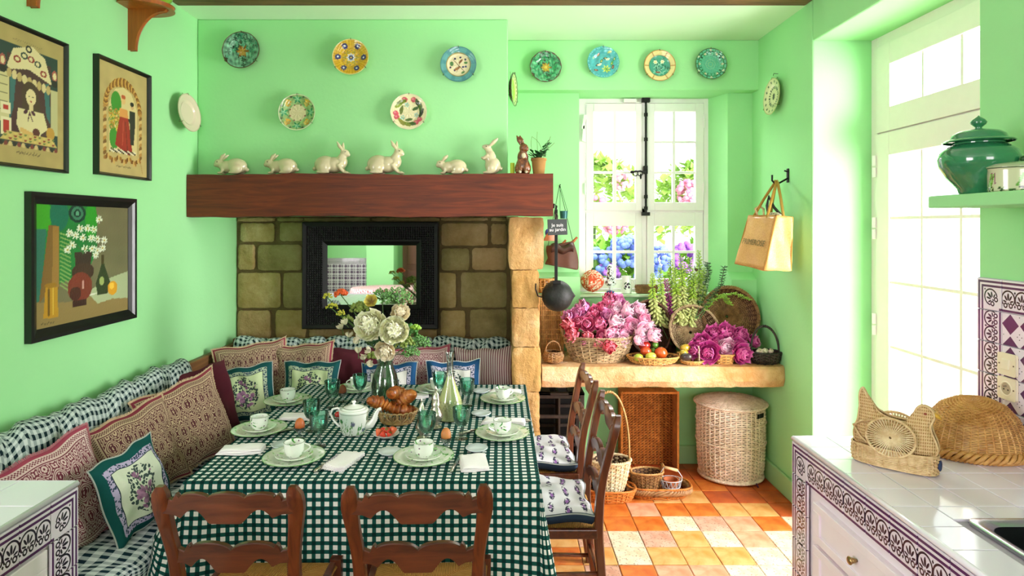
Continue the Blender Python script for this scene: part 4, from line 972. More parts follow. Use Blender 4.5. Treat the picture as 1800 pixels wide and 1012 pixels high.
# ---------------- rabbits
def rabbit_geo(kind):
    e = lambda c, r, M=None: Geo().ell(c, r, 14, M)
    Ry = lambda a: Matrix.Rotation(R(a), 4, 'Y'); Rx = lambda a: Matrix.Rotation(R(a), 4, 'X')
    P = []
    if kind == 'low':      # crouching, ears back, faces -x ; length ~.23
        P += [e((.035, 0, .052), (.068, .045, .050)), e((-.02, 0, .047), (.055, .038, .040)), e((-.072, 0, .068), (.034, .026, .028), Ry(20)), e((-.093, 0, .060), (.017, .017, .015)),
              e((.102, 0, .028), (.014, .013, .013)), Geo().tube([(-.065, .012, .085), (-.045, .022, .112), (-.025, .03, .128)], [.008, .012, .004], 8), Geo().tube([(-.065, -.012, .085), (-.045, -.022, .112), (-.022, -.03, .128)], [.008, .012, .004], 8)]
        for s in (-1, 1): P += [e((.045, s * .034, .032), (.042, .018, .034)), e((.03, s * .036, .008), (.035, .011, .009)), Geo().tube([(-.045, s * .022, .04), (-.042, s * .026, .02), (-.05, s * .026, .008)], [.015, .011, .009], 8), e((-.06, s * .026, .007), (.018, .009, .008))]
    elif kind == 'up':     # crouching with raised head and upright ears, faces +x ; length .25 height .21
        P += [e((-.055, 0, .062), (.072, .050, .058)), e((.0, 0, .060), (.066, .044, .052)), e((.05, 0, .072), (.036, .034, .045), Ry(30)), Geo().tube([(.045, 0, .09), (.062, 0, .125)], [.034, .024], 10), e((.072, 0, .137), (.031, .023, .025), Ry(20)), e((.092, 0, .126), (.015, .014, .014)), e((-.126, 0, .035), (.014, .014, .014))]
        for s in (-1, 1):
            P += [Geo().tube([(.062, s * .012, .152), (.058 + .006 * s - .012, s * .02, .18), (.052 + .016 * s - .012, s * .024, .212)], [.008, .0135, .003], 8), e((-.06, s * .038, .042), (.046, .018, .042)), e((-.062, s * .042, .009), (.044, .013, .010)),
                  Geo().tube([(.035, s * .026, .06), (.055, s * .028, .03), (.07, s * .028, .010)], [.020, .014, .010], 8), e((.085, s * .028, .008), (.020, .010, .009))]
    elif kind == 'stand':  # on its haunches, chin up, ears back, faces -x ; height .235
        P += [e((.015, 0, .055), (.050, .042, .055)), e((.0, 0, .10), (.036, .032, .055)), e((-.008, 0, .145), (.022, .020, .03)), e((-.02, 0, .168), (.028, .020, .021), Ry(25)), e((-.04, 0, .175), (.014, .013, .012)), e((.066, 0, .035), (.014, .014, .014))]
        for s in (-1, 1): P += [Geo().tube([(-.005, s * .012, .178), (.022, s * .018, .205), (.05, s * .022, .228)], [.008, .0125, .004], 8), e((.01, s * .034, .038), (.034, .016, .035)), e((-.012, s * .034, .009), (.038, .013, .010)), Geo().tube([(-.015, s * .024, .12), (-.045, s * .02, .098), (-.055, s * .012, .108)], [.013, .010, .009], 8)]
    else:                  # sitting brown hare, facing camera-right
        P += [e((0, 0, .055), (.045, .045, .055)), e((0, -.002, .105), (.036, .034, .052)), e((.006, -.008, .165), (.030, .028, .030)), e((.022, -.022, .158), (.017, .018, .016)), e((-.02, .05, .025), (.014, .014, .014))]
        for s in (-1, 1): P += [Geo().tube([(-.004 + s * .006, 0, .185), (-.016 + s * .009, .0, .215), (-.03 + s * .01, .002, .248)], [.009, .0145, .004], 8), e((s * .034, -.005, .035), (.018, .035, .036)), e((s * .03, -.038, .009), (.014, .028, .011)), Geo().tube([(s * .02, -.03, .09), (s * .018, -.042, .04), (s * .014, -.045, .012)], [.014, .012, .012], 8)]
    return smooth_blob(P, .0042, 5)
RG = {k: rabbit_geo(k) for k in ('low', 'up', 'stand', 'hare')}
M_eye = plain('dark_glaze', '1a1410', .1, coat=1)
zb = 2.0795
def eyes(t, pts, r=.0035):
    for p in pts: link('eye', Geo().ell(p, r, 6), M_eye, t, smooth=True)
def rabbit(kind, label, x, Y, sc=1, flip=False, eye=()):
    g = RG[kind]; t = thing('rabbit_figurine', label, 'figurine', (x, Y, zb), (0, 0, 0)); t.scale = (sc, sc, sc)
    if flip: t.rotation_euler = (0, 0, PI)
    link('figure', g, M_bone if kind != 'hare' else M_hare, t, smooth=True); eyes(t, eye); return t
g = G('brown_hare_glaze', C('6a3c1c'), .35, 0, .5); n = g.noise(45, 4, .7); g.col(g.ramp(n, [(.35, C('3c1c0c')), (.6, C('8a5228'))])); g.bump(n, .6, .004); M_hare = g.m
rx = lambda px: (px - CX) / F * 3.965
le = [(-.078, .0235, .076), (-.078, -.0235, .076)]; ue = [(.078, -.021, .143), (.078, .021, .143)]
rabbit('low', 'small crouching ivory rabbit at the far left of the mantel beam', rx(406), 3.965, 1.0, eye=le)
rabbit('low', 'small crouching ivory rabbit, second from left on the mantel beam', rx(494), 3.965, 1.0, eye=le)
rabbit('up', 'large ivory rabbit with raised ears under the yellow plate', rx(587), 3.965, .98, eye=ue)
rabbit('up', 'large ivory rabbit with raised ears under the cherry plate', rx(681), 3.965, 1.02, eye=ue)
rabbit('low', 'small crouching ivory rabbit right of the two large ones', rx(794), 3.965, .93, eye=le)
rabbit('stand', 'ivory rabbit standing on its haunches with ears swept back', rx(862), 3.965, 1.0, eye=[(-.026, -.0185, .175), (-.026, .0185, .175)])
hr = rabbit('hare', 'brown glazed sitting hare beside the potted plant on the mantel beam', rx(919), 3.965, 1.0, eye=[(.018, -.034, .17)])
link('bib', Geo().ell((.004, -.042, .115), (.014, .006, .018), 8), M_bone, hr, smooth=True)
link('front_paw', Geo().ell((-.02, -.052, .010), (.011, .018, .010), 8).ell((.02, -.052, .010), (.011, .018, .010), 8), M_bone, hr, smooth=True)

# ---------------- mirror
t = thing('wall_mirror', 'rectangular mirror in a wide black frame of carved studs leaning in the fireplace', 'mirror', (W(652, 575, 4.52).x, 4.54, W(652, 577, 4.52).z), (R(-.6 - 0), 0, 0))
fw_, fh_ = .985, .772; mw, mh = .646, .430; mz = fh_ - .175 - mh + .004; mxo = .004
g = Geo()
def ringframe(g, outer, inner, y0, y1):
    (a0, a1, b0, b1), (c0, c1, d0, d1) = outer, inner
    v = [(a0, y0, b0), (a1, y0, b0), (a1, y0, b1), (a0, y0, b1), (c0, y1, d0), (c1, y1, d0), (c1, y1, d1), (c0, y1, d1)]
    g.add(v, [(k, (k + 1) % 4, 4 + (k + 1) % 4, 4 + k) for k in range(4)])
o_ = (-fw_ / 2, fw_ / 2, 0, fh_); i1 = (-fw_ / 2 + .03, fw_ / 2 - .03, .03, fh_ - .03); ii = (mxo - mw / 2 - .03, mxo + mw / 2 + .03, mz - .03, mz + mh + .03); im = (mxo - mw / 2, mxo + mw / 2, mz, mz + mh)
ringframe(g, o_, o_, .03, -.05); ringframe(g, o_, (o_[0] + .006, o_[1] - .006, .006, fh_ - .006), -.05, -.056); ringframe(g, (o_[0] + .006, o_[1] - .006, .006, fh_ - .006), i1, -.056, -.05); ringframe(g, i1, i1, -.05, -.038); ringframe(g, i1, ii, -.038, -.03); ringframe(g, ii, im, -.03, -.01)
g.add([(o_[0], .03, 0), (o_[1], .03, 0), (o_[1], .03, fh_), (o_[0], .03, fh_)], [(0, 1, 2, 3)])
link('frame', g, M_blackmat, t)
g = Geo(); px_ = .0165
def stud(x, z, s=.0062, y=-.037):
    g.add([(x - s, y, z - s), (x + s, y, z - s), (x + s, y, z + s), (x - s, y, z + s), (x, y - .008, z)], [(0, 1, 4), (1, 2, 4), (2, 3, 4), (3, 0, 4)])
nx_ = int((i1[1] - i1[0]) / px_); nz2 = int((i1[3] - i1[2]) / px_)
for i in range(nx_):
    for j in range(nz2):
        x = i1[0] + (i + .5) * px_ ; z = i1[2] + (j + .5) * px_
        if not (ii[0] - .002 < x < ii[1] + .002 and ii[2] - .002 < z < ii[3] + .002): stud(x, z)
link('studs', g, M_blackmat, t, kind='stuff')
link('glass', Geo().add([(im[0], -.011, im[2]), (im[1], -.011, im[2]), (im[1], -.011, im[3]), (im[0], -.011, im[3])], [(0, 1, 2, 3)]), M_mirror, t)
# ================= benches, bolsters, cushions
bl = thing('wooden_bench', 'dark wooden corner bench running along the left and fireplace walls under gingham cushions', 'bench', (-1.66, 3.2, 0))
link('seat_frame', Geo().box(-.31, .28, -1.1, 1.4, .30, .37).box(-.31, 1.66, .88, 1.4, .30, .37), M_bench, bl, bev=.006)
link('front_board', Geo().box(.24, .27, -1.1, .86, .0, .30).box(.27, 1.66, .90, .93, .0, .30), M_bench, bl, bev=.003)
link('back_rail', Geo().box(-.31, 1.68, 1.36, 1.41, .37, .925).box(-.31, -.27, -1.1, 1.36, .37, .90), M_bench, bl, bev=.006)
def slabcushion(w_, d_, h_, nu=40, nv=16, seed=0):
    """box cushion, UV in metres"""
    g = Geo(); rs = random.Random(seed); ph = [rs.uniform(0, 6) for _ in range(6)]; N = 40
    v = []; uv = []; m = 24
    for i in range(nu + 1):
        u = i / nu; x = (u - .5) * w_
        e = min(1, min(u, 1 - u) * w_ / .05); e = .55 + .45 * math.sqrt(max(0, 1 - (1 - e) ** 2))
        for k in range(m + 1):
            a = 2 * PI * k / m; c, s = math.cos(a), math.sin(a); q = (abs(c) ** 6 + abs(s) ** 6) ** (-1 / 6)
            q2 = (abs(c) ** 3 + abs(s) ** 3) ** (-1 / 3)
            bumpy = .010 * math.sin(x * 16 + ph[0]) * math.sin(c * 3 + ph[1]) + .006 * math.sin(x * 37 + ph[2] + c * 4)
            y = c * q * d_ / 2 * (.97 + .03 * e); z = s * q2 * h_ / 2 * e * 1.12 + (bumpy if s > .2 else 0)
            v.append((x, y, z + h_ / 2)); uv.append((x, (d_ + h_) * k / m * 1.6))
    f = [(i * (m + 1) + k, (i + 1) * (m + 1) + k, (i + 1) * (m + 1) + k + 1, i * (m + 1) + k + 1) for i in range(nu) for k in range(m)]
    f += [tuple(range(m))[::-1], tuple(nu * (m + 1) + k for k in range(m))]
    return g.add(v, f, uv)
solo('seat_cushion', slabcushion(2.35, .60, .13), M_ging_seat, 'long blue and white gingham seat cushion on the left bench', 'cushion', loc=(-1.655, 3.22, .372), rot=(0, 0, R(90)), smooth=True)
solo('seat_cushion', slabcushion(1.30, .52, .13, seed=2), M_ging_seat, 'gingham seat cushion on the fireplace bench behind the table', 'cushion', loc=(-.66, 4.32, .372), smooth=True)
def bolster(L, hgt, th, tufts, seed=0, sag=0.0):
    """upright soft roll, long axis x, front -y. UV in metres"""
    rs = random.Random(seed); m = 26; nu = int(L / .018); v = []; uv = []; ph = [rs.uniform(0, 6) for _ in range(8)]
    for i in range(nu + 1):
        u = i / nu; x = (u - .5) * L
        e = min(1, min(u, 1 - u) * L / .055); e = math.sqrt(max(.06, 1 - (1 - e) ** 2))
        t = 1.0; zz = 0
        for tp in tufts: d = abs(u - tp) * L; t -= .14 * math.exp(-(d / .035) ** 2)
        for k in range(m + 1):
            a = 2 * PI * k / m; c, s = math.cos(a), math.sin(a); q = (abs(c) ** 2.6 + abs(s) ** 2.6) ** (-1 / 2.6)
            wr = 0
            for tp in tufts: d = (u - tp) * L; wr += .010 * math.sin(a * 5 + d * 60) * math.exp(-(d / .10) ** 2)
            wr += .006 * math.sin(x * 21 + a * 2 + ph[0]) + .004 * math.sin(x * 47 + a * 3 + ph[1])
            y = c * q * th / 2 * (e * .8 + .2) * t + wr * c; z = s * q * hgt / 2 * (.75 + .25 * e) * (1 - (1 - t) * .42) + wr * s
            z += sag * math.sin(u * PI) * -1 + .006 * math.sin(x * 7 + ph[2])
            v.append((x, y, z + hgt / 2)); uv.append((x + wr * .5, (hgt + th) * k / m * 1.55 + wr))
    f = [(i * (m + 1) + k, (i + 1) * (m + 1) + k, (i + 1) * (m + 1) + k + 1, i * (m + 1) + k + 1) for i in range(nu) for k in range(m)]
    f += [tuple(range(m))[::-1], tuple(nu * (m + 1) + k for k in range(m))]
    return Geo().add(v, f, uv)
solo('bolster', bolster(1.62, .33, .15, [.16, .335, .52, .70, .86], 1), M_ging, 'long tufted navy gingham bolster along the left wall', 'cushion', loc=(-1.865, 2.86, .645), rot=(R(0), R(0), R(90)), smooth=True)
for k, (a, b, tf, lb) in enumerate(((412, 574, [.28, .74], 'left'), (572, 762, [.05, .6], 'middle'), (760, 897, [.1, .62], 'right'))):
    xa, xb = (a - CX) / F * 4.46, (b - CX) / F * 4.46
    solo('bolster', bolster(xb - xa, .34, .14, tf, 5 + k, .008), M_ging, {'left': 'green gingham bolster below the mirror, nearest the left wall', 'middle': 'green gingham bolster below the mirror, mostly behind the vase of flowers', 'right': 'green gingham bolster below the mirror, against the stone pillar'}[lb],
         'cushion', loc=((xa + xb) / 2, 4.45, .618), rot=(R(-4), 0, 0), smooth=True)
def cushion_geo(w_, h_, th, seed=0, n=26):
    """throw cushion in the xz plane, front -y"""
    rs = random.Random(seed); ph = [rs.uniform(0, 6) for _ in range(8)]; v = []; uv = []; f = []
    def P_(u, w2, s):
        x, z = 2 * u - 1, 2 * w2 - 1
        t = ((1 - abs(x) ** 2.2) * (1 - abs(z) ** 2.2)); t = max(t, 0) ** .42
        X = x * w_ / 2 * (1 - .075 * (1 - z * z)); Z = z * h_ / 2 * (1 - .075 * (1 - x * x))
        wr = (.006 * math.sin(x * 6 + z * 3 + ph[0]) + .004 * math.sin(z * 11 - x * 5 + ph[1]) + .004 * math.sin(x * 15 + ph[2]) * (1 - z * z)) * t
        ed = .008 * math.sin(x * 5 + z * 4 + ph[3])
        return (X, s * (th / 2 * t) + wr + ed, Z + .006 * math.sin(x * 7 + ph[4]))
    for s in (-1, 1):
        b = len(v)
        for i in range(n + 1):
            for j in range(n + 1): v.append(P_(i / n, j / n, s)); uv.append((i / n if s < 0 else 1 - i / n, j / n))
        q = [(b + i * (n + 1) + j, b + (i + 1) * (n + 1) + j, b + (i + 1) * (n + 1) + j + 1, b + i * (n + 1) + j + 1) for i in range(n) for j in range(n)]
        f += q if s < 0 else [k[::-1] for k in q]
    edge = [P_(i / n, 0, 0) for i in range(n)] + [P_(1, j / n, 0) for j in range(n)] + [P_(1 - i / n, 1, 0) for i in range(n)] + [P_(0, 1 - j / n, 0) for j in range(n)]
    return Geo().add(v, f, uv), edge
M_fringe = plain('cream_fringe', 'c8b090', .95, nz=.2); M_piping = plain('grey_piping', 'a8aca8', .9); M_fr_red = plain('rose_fringe', 'b07078', .95, nz=.25)
def cushion(label, p, w_, h_, th, mat, yaw, tilt, roll, seed, edge='pipe', em=None):
    """yaw 0 faces the camera, 90 faces +x"""
    t = thing('throw_cushion', label, 'cushion', p, (R(tilt), R(roll), 0))
    t.rotation_euler = (Matrix.Rotation(R(yaw), 4, 'Z') @ Matrix.Rotation(R(tilt), 4, 'X') @ Matrix.Rotation(R(roll), 4, 'Y')).to_euler()
    g, e = cushion_geo(w_, h_, th, seed); link('cover', g, mat, t, smooth=True)
    if edge == 'pipe': link('piping', Geo().tube(e, .0035, 6, closed=True), em or M_piping, t, smooth=True)
    elif edge == 'fringe':
        fg = Geo(); m = len(e)
        for k in range(m):
            a = Vector(e[k]); b = Vector(e[(k + 1) % m])
            for q in range(3):
                c = a.lerp(b, q / 3); o = Vector((c.x, 0, c.z)).normalized() * (.012 + rnd(-.002, .002))
                fg.tube([c, c + o + Vector((rnd(-.002, .002), rnd(-.002, .002), 0))], [.003, .0018], 4)
        link('fringe', fg, em or M_fringe, t, kind='stuff')
    return t
def cpos(px, py, X):
    Y = F * X / (px - CX); return (X, Y, H - (py - CY) / F * Y)
cushion('rose pink block-print cushion nearest the left worktop', cpos(100, 885, -1.70), .44, .44, .14, M_block2, 76, -16, -9, 1, 'fringe', M_fr_red)
cushion('white floral cushion with dark teal border leaning on the pink block-print one', cpos(236, 858, -1.50), .33, .34, .10, M_floral3, 77, -16, -8, 2)
cushion('brown block-print cushion behind the teal bordered floral one', cpos(244, 800, -1.67), .44, .42, .14, M_block, 72, -16, -9, 3, 'fringe')
cushion('large brown block-print cushion, right of the teal bordered floral one on the left bench', cpos(328, 747, -1.60), .46, .44, .15, M_block, 62, -14, -10, 4, 'fringe')
cushion('maroon cushion between two block-print ones in the bench corner', cpos(357, 708, -1.72), .42, .42, .13, M_maroon, 62, -16, -4, 5, None)
cushion('brown block-print cushion in the bench corner behind the green floral one', (-1.66, 4.16, .745), .46, .44, .13, M_block, 22, -14, -6, 6, 'fringe')
cushion('green floral bouquet cushion at the table corner', (-1.60, 3.90, .70), .345, .35, .10, M_floral, 15, -14, -7, 7)
cushion('brown block-print cushion on the back bench below the mirror', (-1.36, 4.22, .735), .44, .43, .13, M_block, 0, -14, -4, 8, 'fringe')
cushion('teal bordered green floral cushion on the back bench behind the goblets', (-1.24, 4.05, .70), .37, .34, .10, M_floral, -2, -14, -1, 9)
cushion('maroon cushion on the back bench left of the vase', (-1.02, 4.25, .715), .44, .42, .13, M_maroon, 0, -13, -1, 10, None)
cushion('pale floral cushion on the back bench behind the glass vase', (-.735, 4.07, .685), .37, .34, .10, M_floral2, 0, -14, -2, 11)
cushion('rose block-print cushion on the back bench right of the vase', (-.57, 4.24, .71), .45, .42, .13, M_block2, 0, -13, -4, 12, 'fringe', M_fr_red)
cushion('white floral cushion with bright blue edge behind the decanter', (-.315, 4.07, .695), .36, .35, .10, M_floral2, 0, -14, -2, 13, 'pipe', plain('white_piping', 'e0e0e4', .9))
cushion('red and white striped cushion against the stone pillar', (-.115, 4.24, .715), .42, .42, .13, M_stripe, -6, -12, -3, 14, None)

# ================= table and cloth
TX0, TX1, TY0, TY1, TT = -1.236, .148, 2.43, 3.91, .755
tb = thing('dining_table', 'rectangular wooden dining table hidden under the green gingham cloth', 'table', ((TX0 + TX1) / 2, (TY0 + TY1) / 2, 0))
link('table_top', Geo().box(-.68, .68, -.73, .73, .718, .748), M_dark, tb, bev=.004)
for sx in (-1, 1):
    for sy in (-1, 1): link('leg', Geo().box(sx * .60 - .035, sx * .60 + .035, sy * .65 - .035, sy * .65 + .035, 0, .718), M_dark, tb, bev=.004)
def cloth_geo():
    g = Geo(); per = []; cx_, cy_ = (TX0 + TX1) / 2, (TY0 + TY1) / 2; ax, ay = (TX1 - TX0) / 2, (TY1 - TY0) / 2; p = .0336 / 2
    nx, ny = int(round(2 * ax / p)), int(round(2 * ay / p))
    v = []; uv = []
    for i in range(nx + 1):
        for j in range(ny + 1):
            x = TX0 + 2 * ax * i / nx; y = TY0 + 2 * ay * j / ny; v.append((x, y, TT + .0008 * math.sin(x * 31) * math.sin(y * 27))); uv.append((x, y))
    g.add(v, [(i * (ny + 1) + j, (i + 1) * (ny + 1) + j, (i + 1) * (ny + 1) + j + 1, i * (ny + 1) + j + 1) for i in range(nx) for j in range(ny)], uv)
    # skirt: perimeter points with outward normal, fanned corners
    ring = []
    for i in range(nx + 1): ring.append((TX0 + 2 * ax * i / nx, TY0, 0, -1, TX0 + 2 * ax * i / nx, 'f', i / nx))
    for k in range(1, 9): a = -PI / 2 + PI / 2 * k / 9; ring.append((TX1, TY0, math.cos(a), math.sin(a), TX1 + k * .02, 'c', k / 9))
    for j in range(ny + 1): ring.append((TX1, TY0 + 2 * ay * j / ny, 1, 0, TX1 + .18 + 2 * ay * j / ny, 'r', j / ny))
    for k in range(1, 9): a = PI / 2 * k / 9; ring.append((TX1, TY1, math.cos(a), math.sin(a), 0 + k * .02, 'c', k / 9))
    for i in range(nx, -1, -1): ring.append((TX0 + 2 * ax * i / nx, TY1, 0, 1, TX0 + 2 * ax * i / nx, 'b', i / nx))
    for k in range(1, 9): a = PI / 2 + PI / 2 * k / 9; ring.append((TX0, TY1, math.cos(a), math.sin(a), k * .02, 'c', k / 9))
    for j in range(ny, -1, -1): ring.append((TX0, TY0 + 2 * ay * j / ny, -1, 0, -(TY0 + 2 * ay * j / ny), 'l', j / ny))
    for k in range(1, 9): a = PI + PI / 2 * k / 9; ring.append((TX0, TY0, math.cos(a), math.sin(a), TX0 - .18 + k * .02, 'd', k / 9))
    m = len(ring); nr = 34; drop = .62; v = []; uv = []
    for q in range(nr + 1):
        t = q / nr; dz_ = drop * t
        for k, (x, y, nx_, ny_, s, side, w2) in enumerate(ring):
            rnd_ = min(1, dz_ / .012)
            fold = {'f': .012 * math.sin(s * 8.5 + .6) + .008 * math.sin(s * 21) + (.05 * math.exp(-((w2 - .05) / .05) ** 2)), 'r': .02 + .012 * math.sin(s * 9), 'b': .004, 'l': .02 + .012 * math.sin(s * 11), 'c': .075 * math.sin(PI * w2) + .02, 'd': .09 * math.sin(PI * w2) + .04}[side]
            base = {'f': .006, 'r': .055, 'b': .004, 'l': .07, 'c': .05, 'd': .06}[side]
            if side == 'f': base = .006 + .05 * max(0, w2 - .93) / .07 + .06 * max(0, .07 - w2) / .07
            out = .004 * rnd_ + (base + fold) * t ** 1.15
            if side == 'l': z_ = TT - min(dz_, .22) - max(0, dz_ - .22) * .12; out = .004 + .12 * min(1, dz_ / .22) * 1.0 + fold * t * .3; 
            else: z_ = TT - dz_
            if side == 'r':
                yy = y; tuck = max(0, 1 - (max(0, abs(yy - 2.85) - .24) / .05)) + max(0, 1 - (max(0, abs(yy - 3.44) - .24) / .05)); tuck = min(1, tuck) * min(1, max(0, (dz_ - .03) / .16)); out = out * (1 - tuck) + (-.17) * tuck
            if side == 'd':
                kk = w2; z_l = TT - min(dz_, .22) - max(0, dz_ - .22) * .12; z_ = z_l * (1 - kk) + (TT - dz_) * kk; out = (.004 + .12 * min(1, dz_ / .22)) * (1 - kk) + out * kk
            v.append((x + nx_ * out, y + ny_ * out, z_))
            uv.append((s, (TY0 - dz_) if side in 'fbcd' else TT - dz_) if side in 'f' else (s, TY0 - dz_))
    f = [(q * m + k, q * m + (k + 1) % m, (q + 1) * m + (k + 1) % m, (q + 1) * m + k) for q in range(nr) for k in range(m)]
    return g.add(v, [q[::-1] for q in f], uv)
solo('tablecloth', cloth_geo(), M_cloth, 'dark green and white checked tablecloth hanging over the dining table', 'tablecloth', smooth=True, angle=55)

# ================= ladder-back chairs; local: seat front +y, back at -y
def curve_post(side):
    # (z, halfwidth x, y) centreline of the rear post
    K = [(0, .200, -.245), (.2, .193, -.215), (.45, .190, -.195), (.60, .186, -.205), (.70, .190, -.222), (.80, .203, -.245), (.88, .213, -.262), (.925, .210, -.275), (.945, .205, -.280)]
    Wd = [.036, .038, .042, .040, .038, .042, .052, .046, .022]; Dp = [.034, .036, .040, .034, .032, .032, .032, .030, .022]
    v = []; 
    zs = np.linspace(0, .945, 40); kz = [k[0] for k in K]
    X = np.interp(zs, kz, [k[1] for k in K]); Y = np.interp(zs, kz, [k[2] for k in K]); WW = np.interp(zs, kz, Wd); DD = np.interp(zs, kz, Dp)
    ker = np.array([.25, .5, .25])
    for _ in range(3):
        for A in (X, Y): A[1:-1] = np.convolve(A, ker, 'valid')
    for z, x, y, a, d in zip(zs, X, Y, WW, DD):
        x *= side; q = .22
        for cx_, cy_ in ((-1, -1 + q), (-1 + q, -1), (1 - q, -1), (1, -1 + q), (1, 1 - q), (1 - q, 1), (-1 + q, 1), (-1, 1 - q)): v.append((x + cx_ * a / 2, y + cy_ * d / 2, z))
    m = 8; n = len(zs); f = [(i * m + k, i * m + (k + 1) % m, (i + 1) * m + (k + 1) % m, (i + 1) * m + k) for i in range(n - 1) for k in range(m)]
    f += [tuple(range(m))[::-1], tuple((n - 1) * m + k for k in range(m))]; return Geo().add(v, f)
def post_xy(z): 
    K = [(0, .200, -.245), (.2, .193, -.215), (.45, .190, -.195), (.60, .186, -.205), (.70, .190, -.222), (.80, .203, -.245), (.88, .213, -.262), (.925, .210, -.275), (.945, .205, -.280)]
    return np.interp(z, [k[0] for k in K], [k[1] for k in K]), np.interp(z, [k[0] for k in K], [k[2] for k in K])
def rail(zc, hh, top, bumps):
    """scalloped ladder rail bowed backwards"""
    n = 72; g = Geo(); v = []; xw, yb = post_xy(zc); xw -= .008
    for i in range(n + 1):
        u = -1 + 2 * i / n; au = abs(u)
        if bumps == 3:
            up = hh * .5 + (.018 * math.sqrt(max(0, 1 - ((au) / .285) ** 2)) if au < .275 else .015 * math.sqrt(max(0, 1 - ((au - .5) / .232) ** 2)) if au < .72 else .014 * max(0, 1 - abs(au - .77) / .05) if au < .82 else -.010 + .010 * (au - .82) / .18)
        else:
            up = hh * .5 + (.020 * max(0, 1 - ((au - .37) / .355) ** 2) ** .6 if au < .72 else .015 * max(0, 1 - abs(au - .76) / .05) if au < .81 else -.012 + .010 * (au - .81) / .19)
        dn = -hh * .5 - (.024 if au < .24 else .024 - .008 * (au - .24) / .04 if au < .28 else .016 - .034 * math.sin((au - .28) / .44 * PI) if au < .72 else .008 * max(0, 1 - (au - .72) / .1))
        yy = yb - .018 * (1 - u * u); x = u * xw
        for (yo, zo) in ((-.011, up - .003), (-.008, up), (.008, up), (.011, up - .003), (.011, dn), (-.011, dn)): v.append((x, yy + yo, zc + zo))
    m = 6; f = [(i * m + k, (i + 1) * m + k, (i + 1) * m + (k + 1) % m, i * m + (k + 1) % m) for i in range(n) for k in range(m)]
    f += [tuple(range(m)), tuple(n * m + k for k in range(m))[::-1]]; return g.add(v, f)
g = G('rush_seat', C('a87a3c'), .75, spec=.3); x, y, z = g.xyz(); ax_ = x.ab() / 1.0; ay_ = (y - .0).ab()
cc = g.math('MULTIPLY', ay_ > ax_, x) + g.math('MULTIPLY', ax_ > ay_ - .0001, y); st = (cc * 1100).sin(); n = g.noise(40, 3)
g.col(g.mix(n, g.mix(st * .5 + .5, C('5c3410'), C('c08838')), g.mix(st * .5 + .5, C('7c4a18'), C('e2ac58')))); g.bump(st, .6, .004); M_rush = g.m
def rush_geo():
    v = []; uv = []; n = 40; g = Geo()
    for s in (1, -1):
        b = len(v)
        for i in range(n + 1):
            for j in range(n + 1):
                u, w2 = 2 * i / n - 1, 2 * j / n - 1; hw = .215 if True else 0; x = u * (.195 + .030 * (w2 + 1) / 2); y = w2 * .195
                e = max(abs(u), abs(w2)); t = .010 * (1 - e) + .020 * math.sqrt(max(0, 1 - e ** 6))
                dg = abs(abs(u) - abs(w2)); t -= .005 * math.exp(-(dg / .04) ** 2) * (1 - e * .5)
                v.append((x, y, .445 + s * t))
        q = [(b + i * (n + 1) + j, b + (i + 1) * (n + 1) + j, b + (i + 1) * (n + 1) + j + 1, b + i * (n + 1) + j + 1) for i in range(n) for j in range(n)]
        g.f += q if s > 0 else [k[::-1] for k in q]
    g.v = v; g.uv = [(0, 0)] * len(v); return g
def leg_taper(x, y0, z0, z1, w0, w1):
    return ring_levels([(rr(x - w0 / 2, x + w0 / 2, y0 - w0 / 2, y0 + w0 / 2, .006, 2), z0), (rr(x - w1 / 2, x + w1 / 2, y0 - w1 / 2, y0 + w1 / 2, .006, 2), z1)])
def make_chair(label, loc, yaw, grp):
    t = thing('ladder_back_chair', label, 'chair', loc, (0, 0, R(yaw)), grp)
    for s in (-1, 1):
        link('rear_post', curve_post(s), M_chair, t, smooth=True, angle=35)
        link('front_leg', leg_taper(s * .215, .195, 0, .472, .032, .044), M_chair, t, smooth=True, angle=35)
        link('side_rail', Geo().box(s * .205 - .012, s * .205 + .012, -.19, .19, .425, .465), M_chair_rail, t, bev=.004)
        for z in (.14, .27): link('side_stretcher', Geo().tube([(s * .197, -.21, z), (s * .213, .195, z)], .010, 8), M_chair, t, smooth=True)
    link('top_rail', rail(.882, .052, 1, 3), M_chair_rail, t, smooth=True, angle=35)
    link('middle_rail', rail(.708, .048, 0, 2), M_chair_rail, t, smooth=True, angle=35)
    link('lower_rail', rail(.575, .040, 0, 2), M_chair_rail, t, smooth=True, angle=35)
    link('rush_seat', rush_geo(), M_rush, t, smooth=True)
    for z in (.18, .30): link('front_stretcher', Geo().tube([(-.21, .195, z), (.21, .195, z)], .011, 8), M_chair, t, smooth=True)
    link('rear_stretcher', Geo().tube([(-.19, -.215, .2), (.19, -.215, .2)], .010, 8), M_chair, t, smooth=True)
    return t
ch = make_chair('ladder-back walnut chair with rush seat at the near side of the table, left one', (-.852, 2.21, 0), 0, 'ladder-back chairs at the table')
dup(ch, (-.272, 2.21, 0), (0, 0, R(2)), 'ladder-back walnut chair with rush seat at the near side of the table, right one')
dup(ch, (.205, 3.44, 0), (0, 0, R(92)), 'side-on ladder-back chair with cushion, the farther one on the right of the table')
dup(ch, (.215, 2.85, 0), (0, 0, R(90)), 'side-on ladder-back chair with cushion, the nearer one on the right of the table')
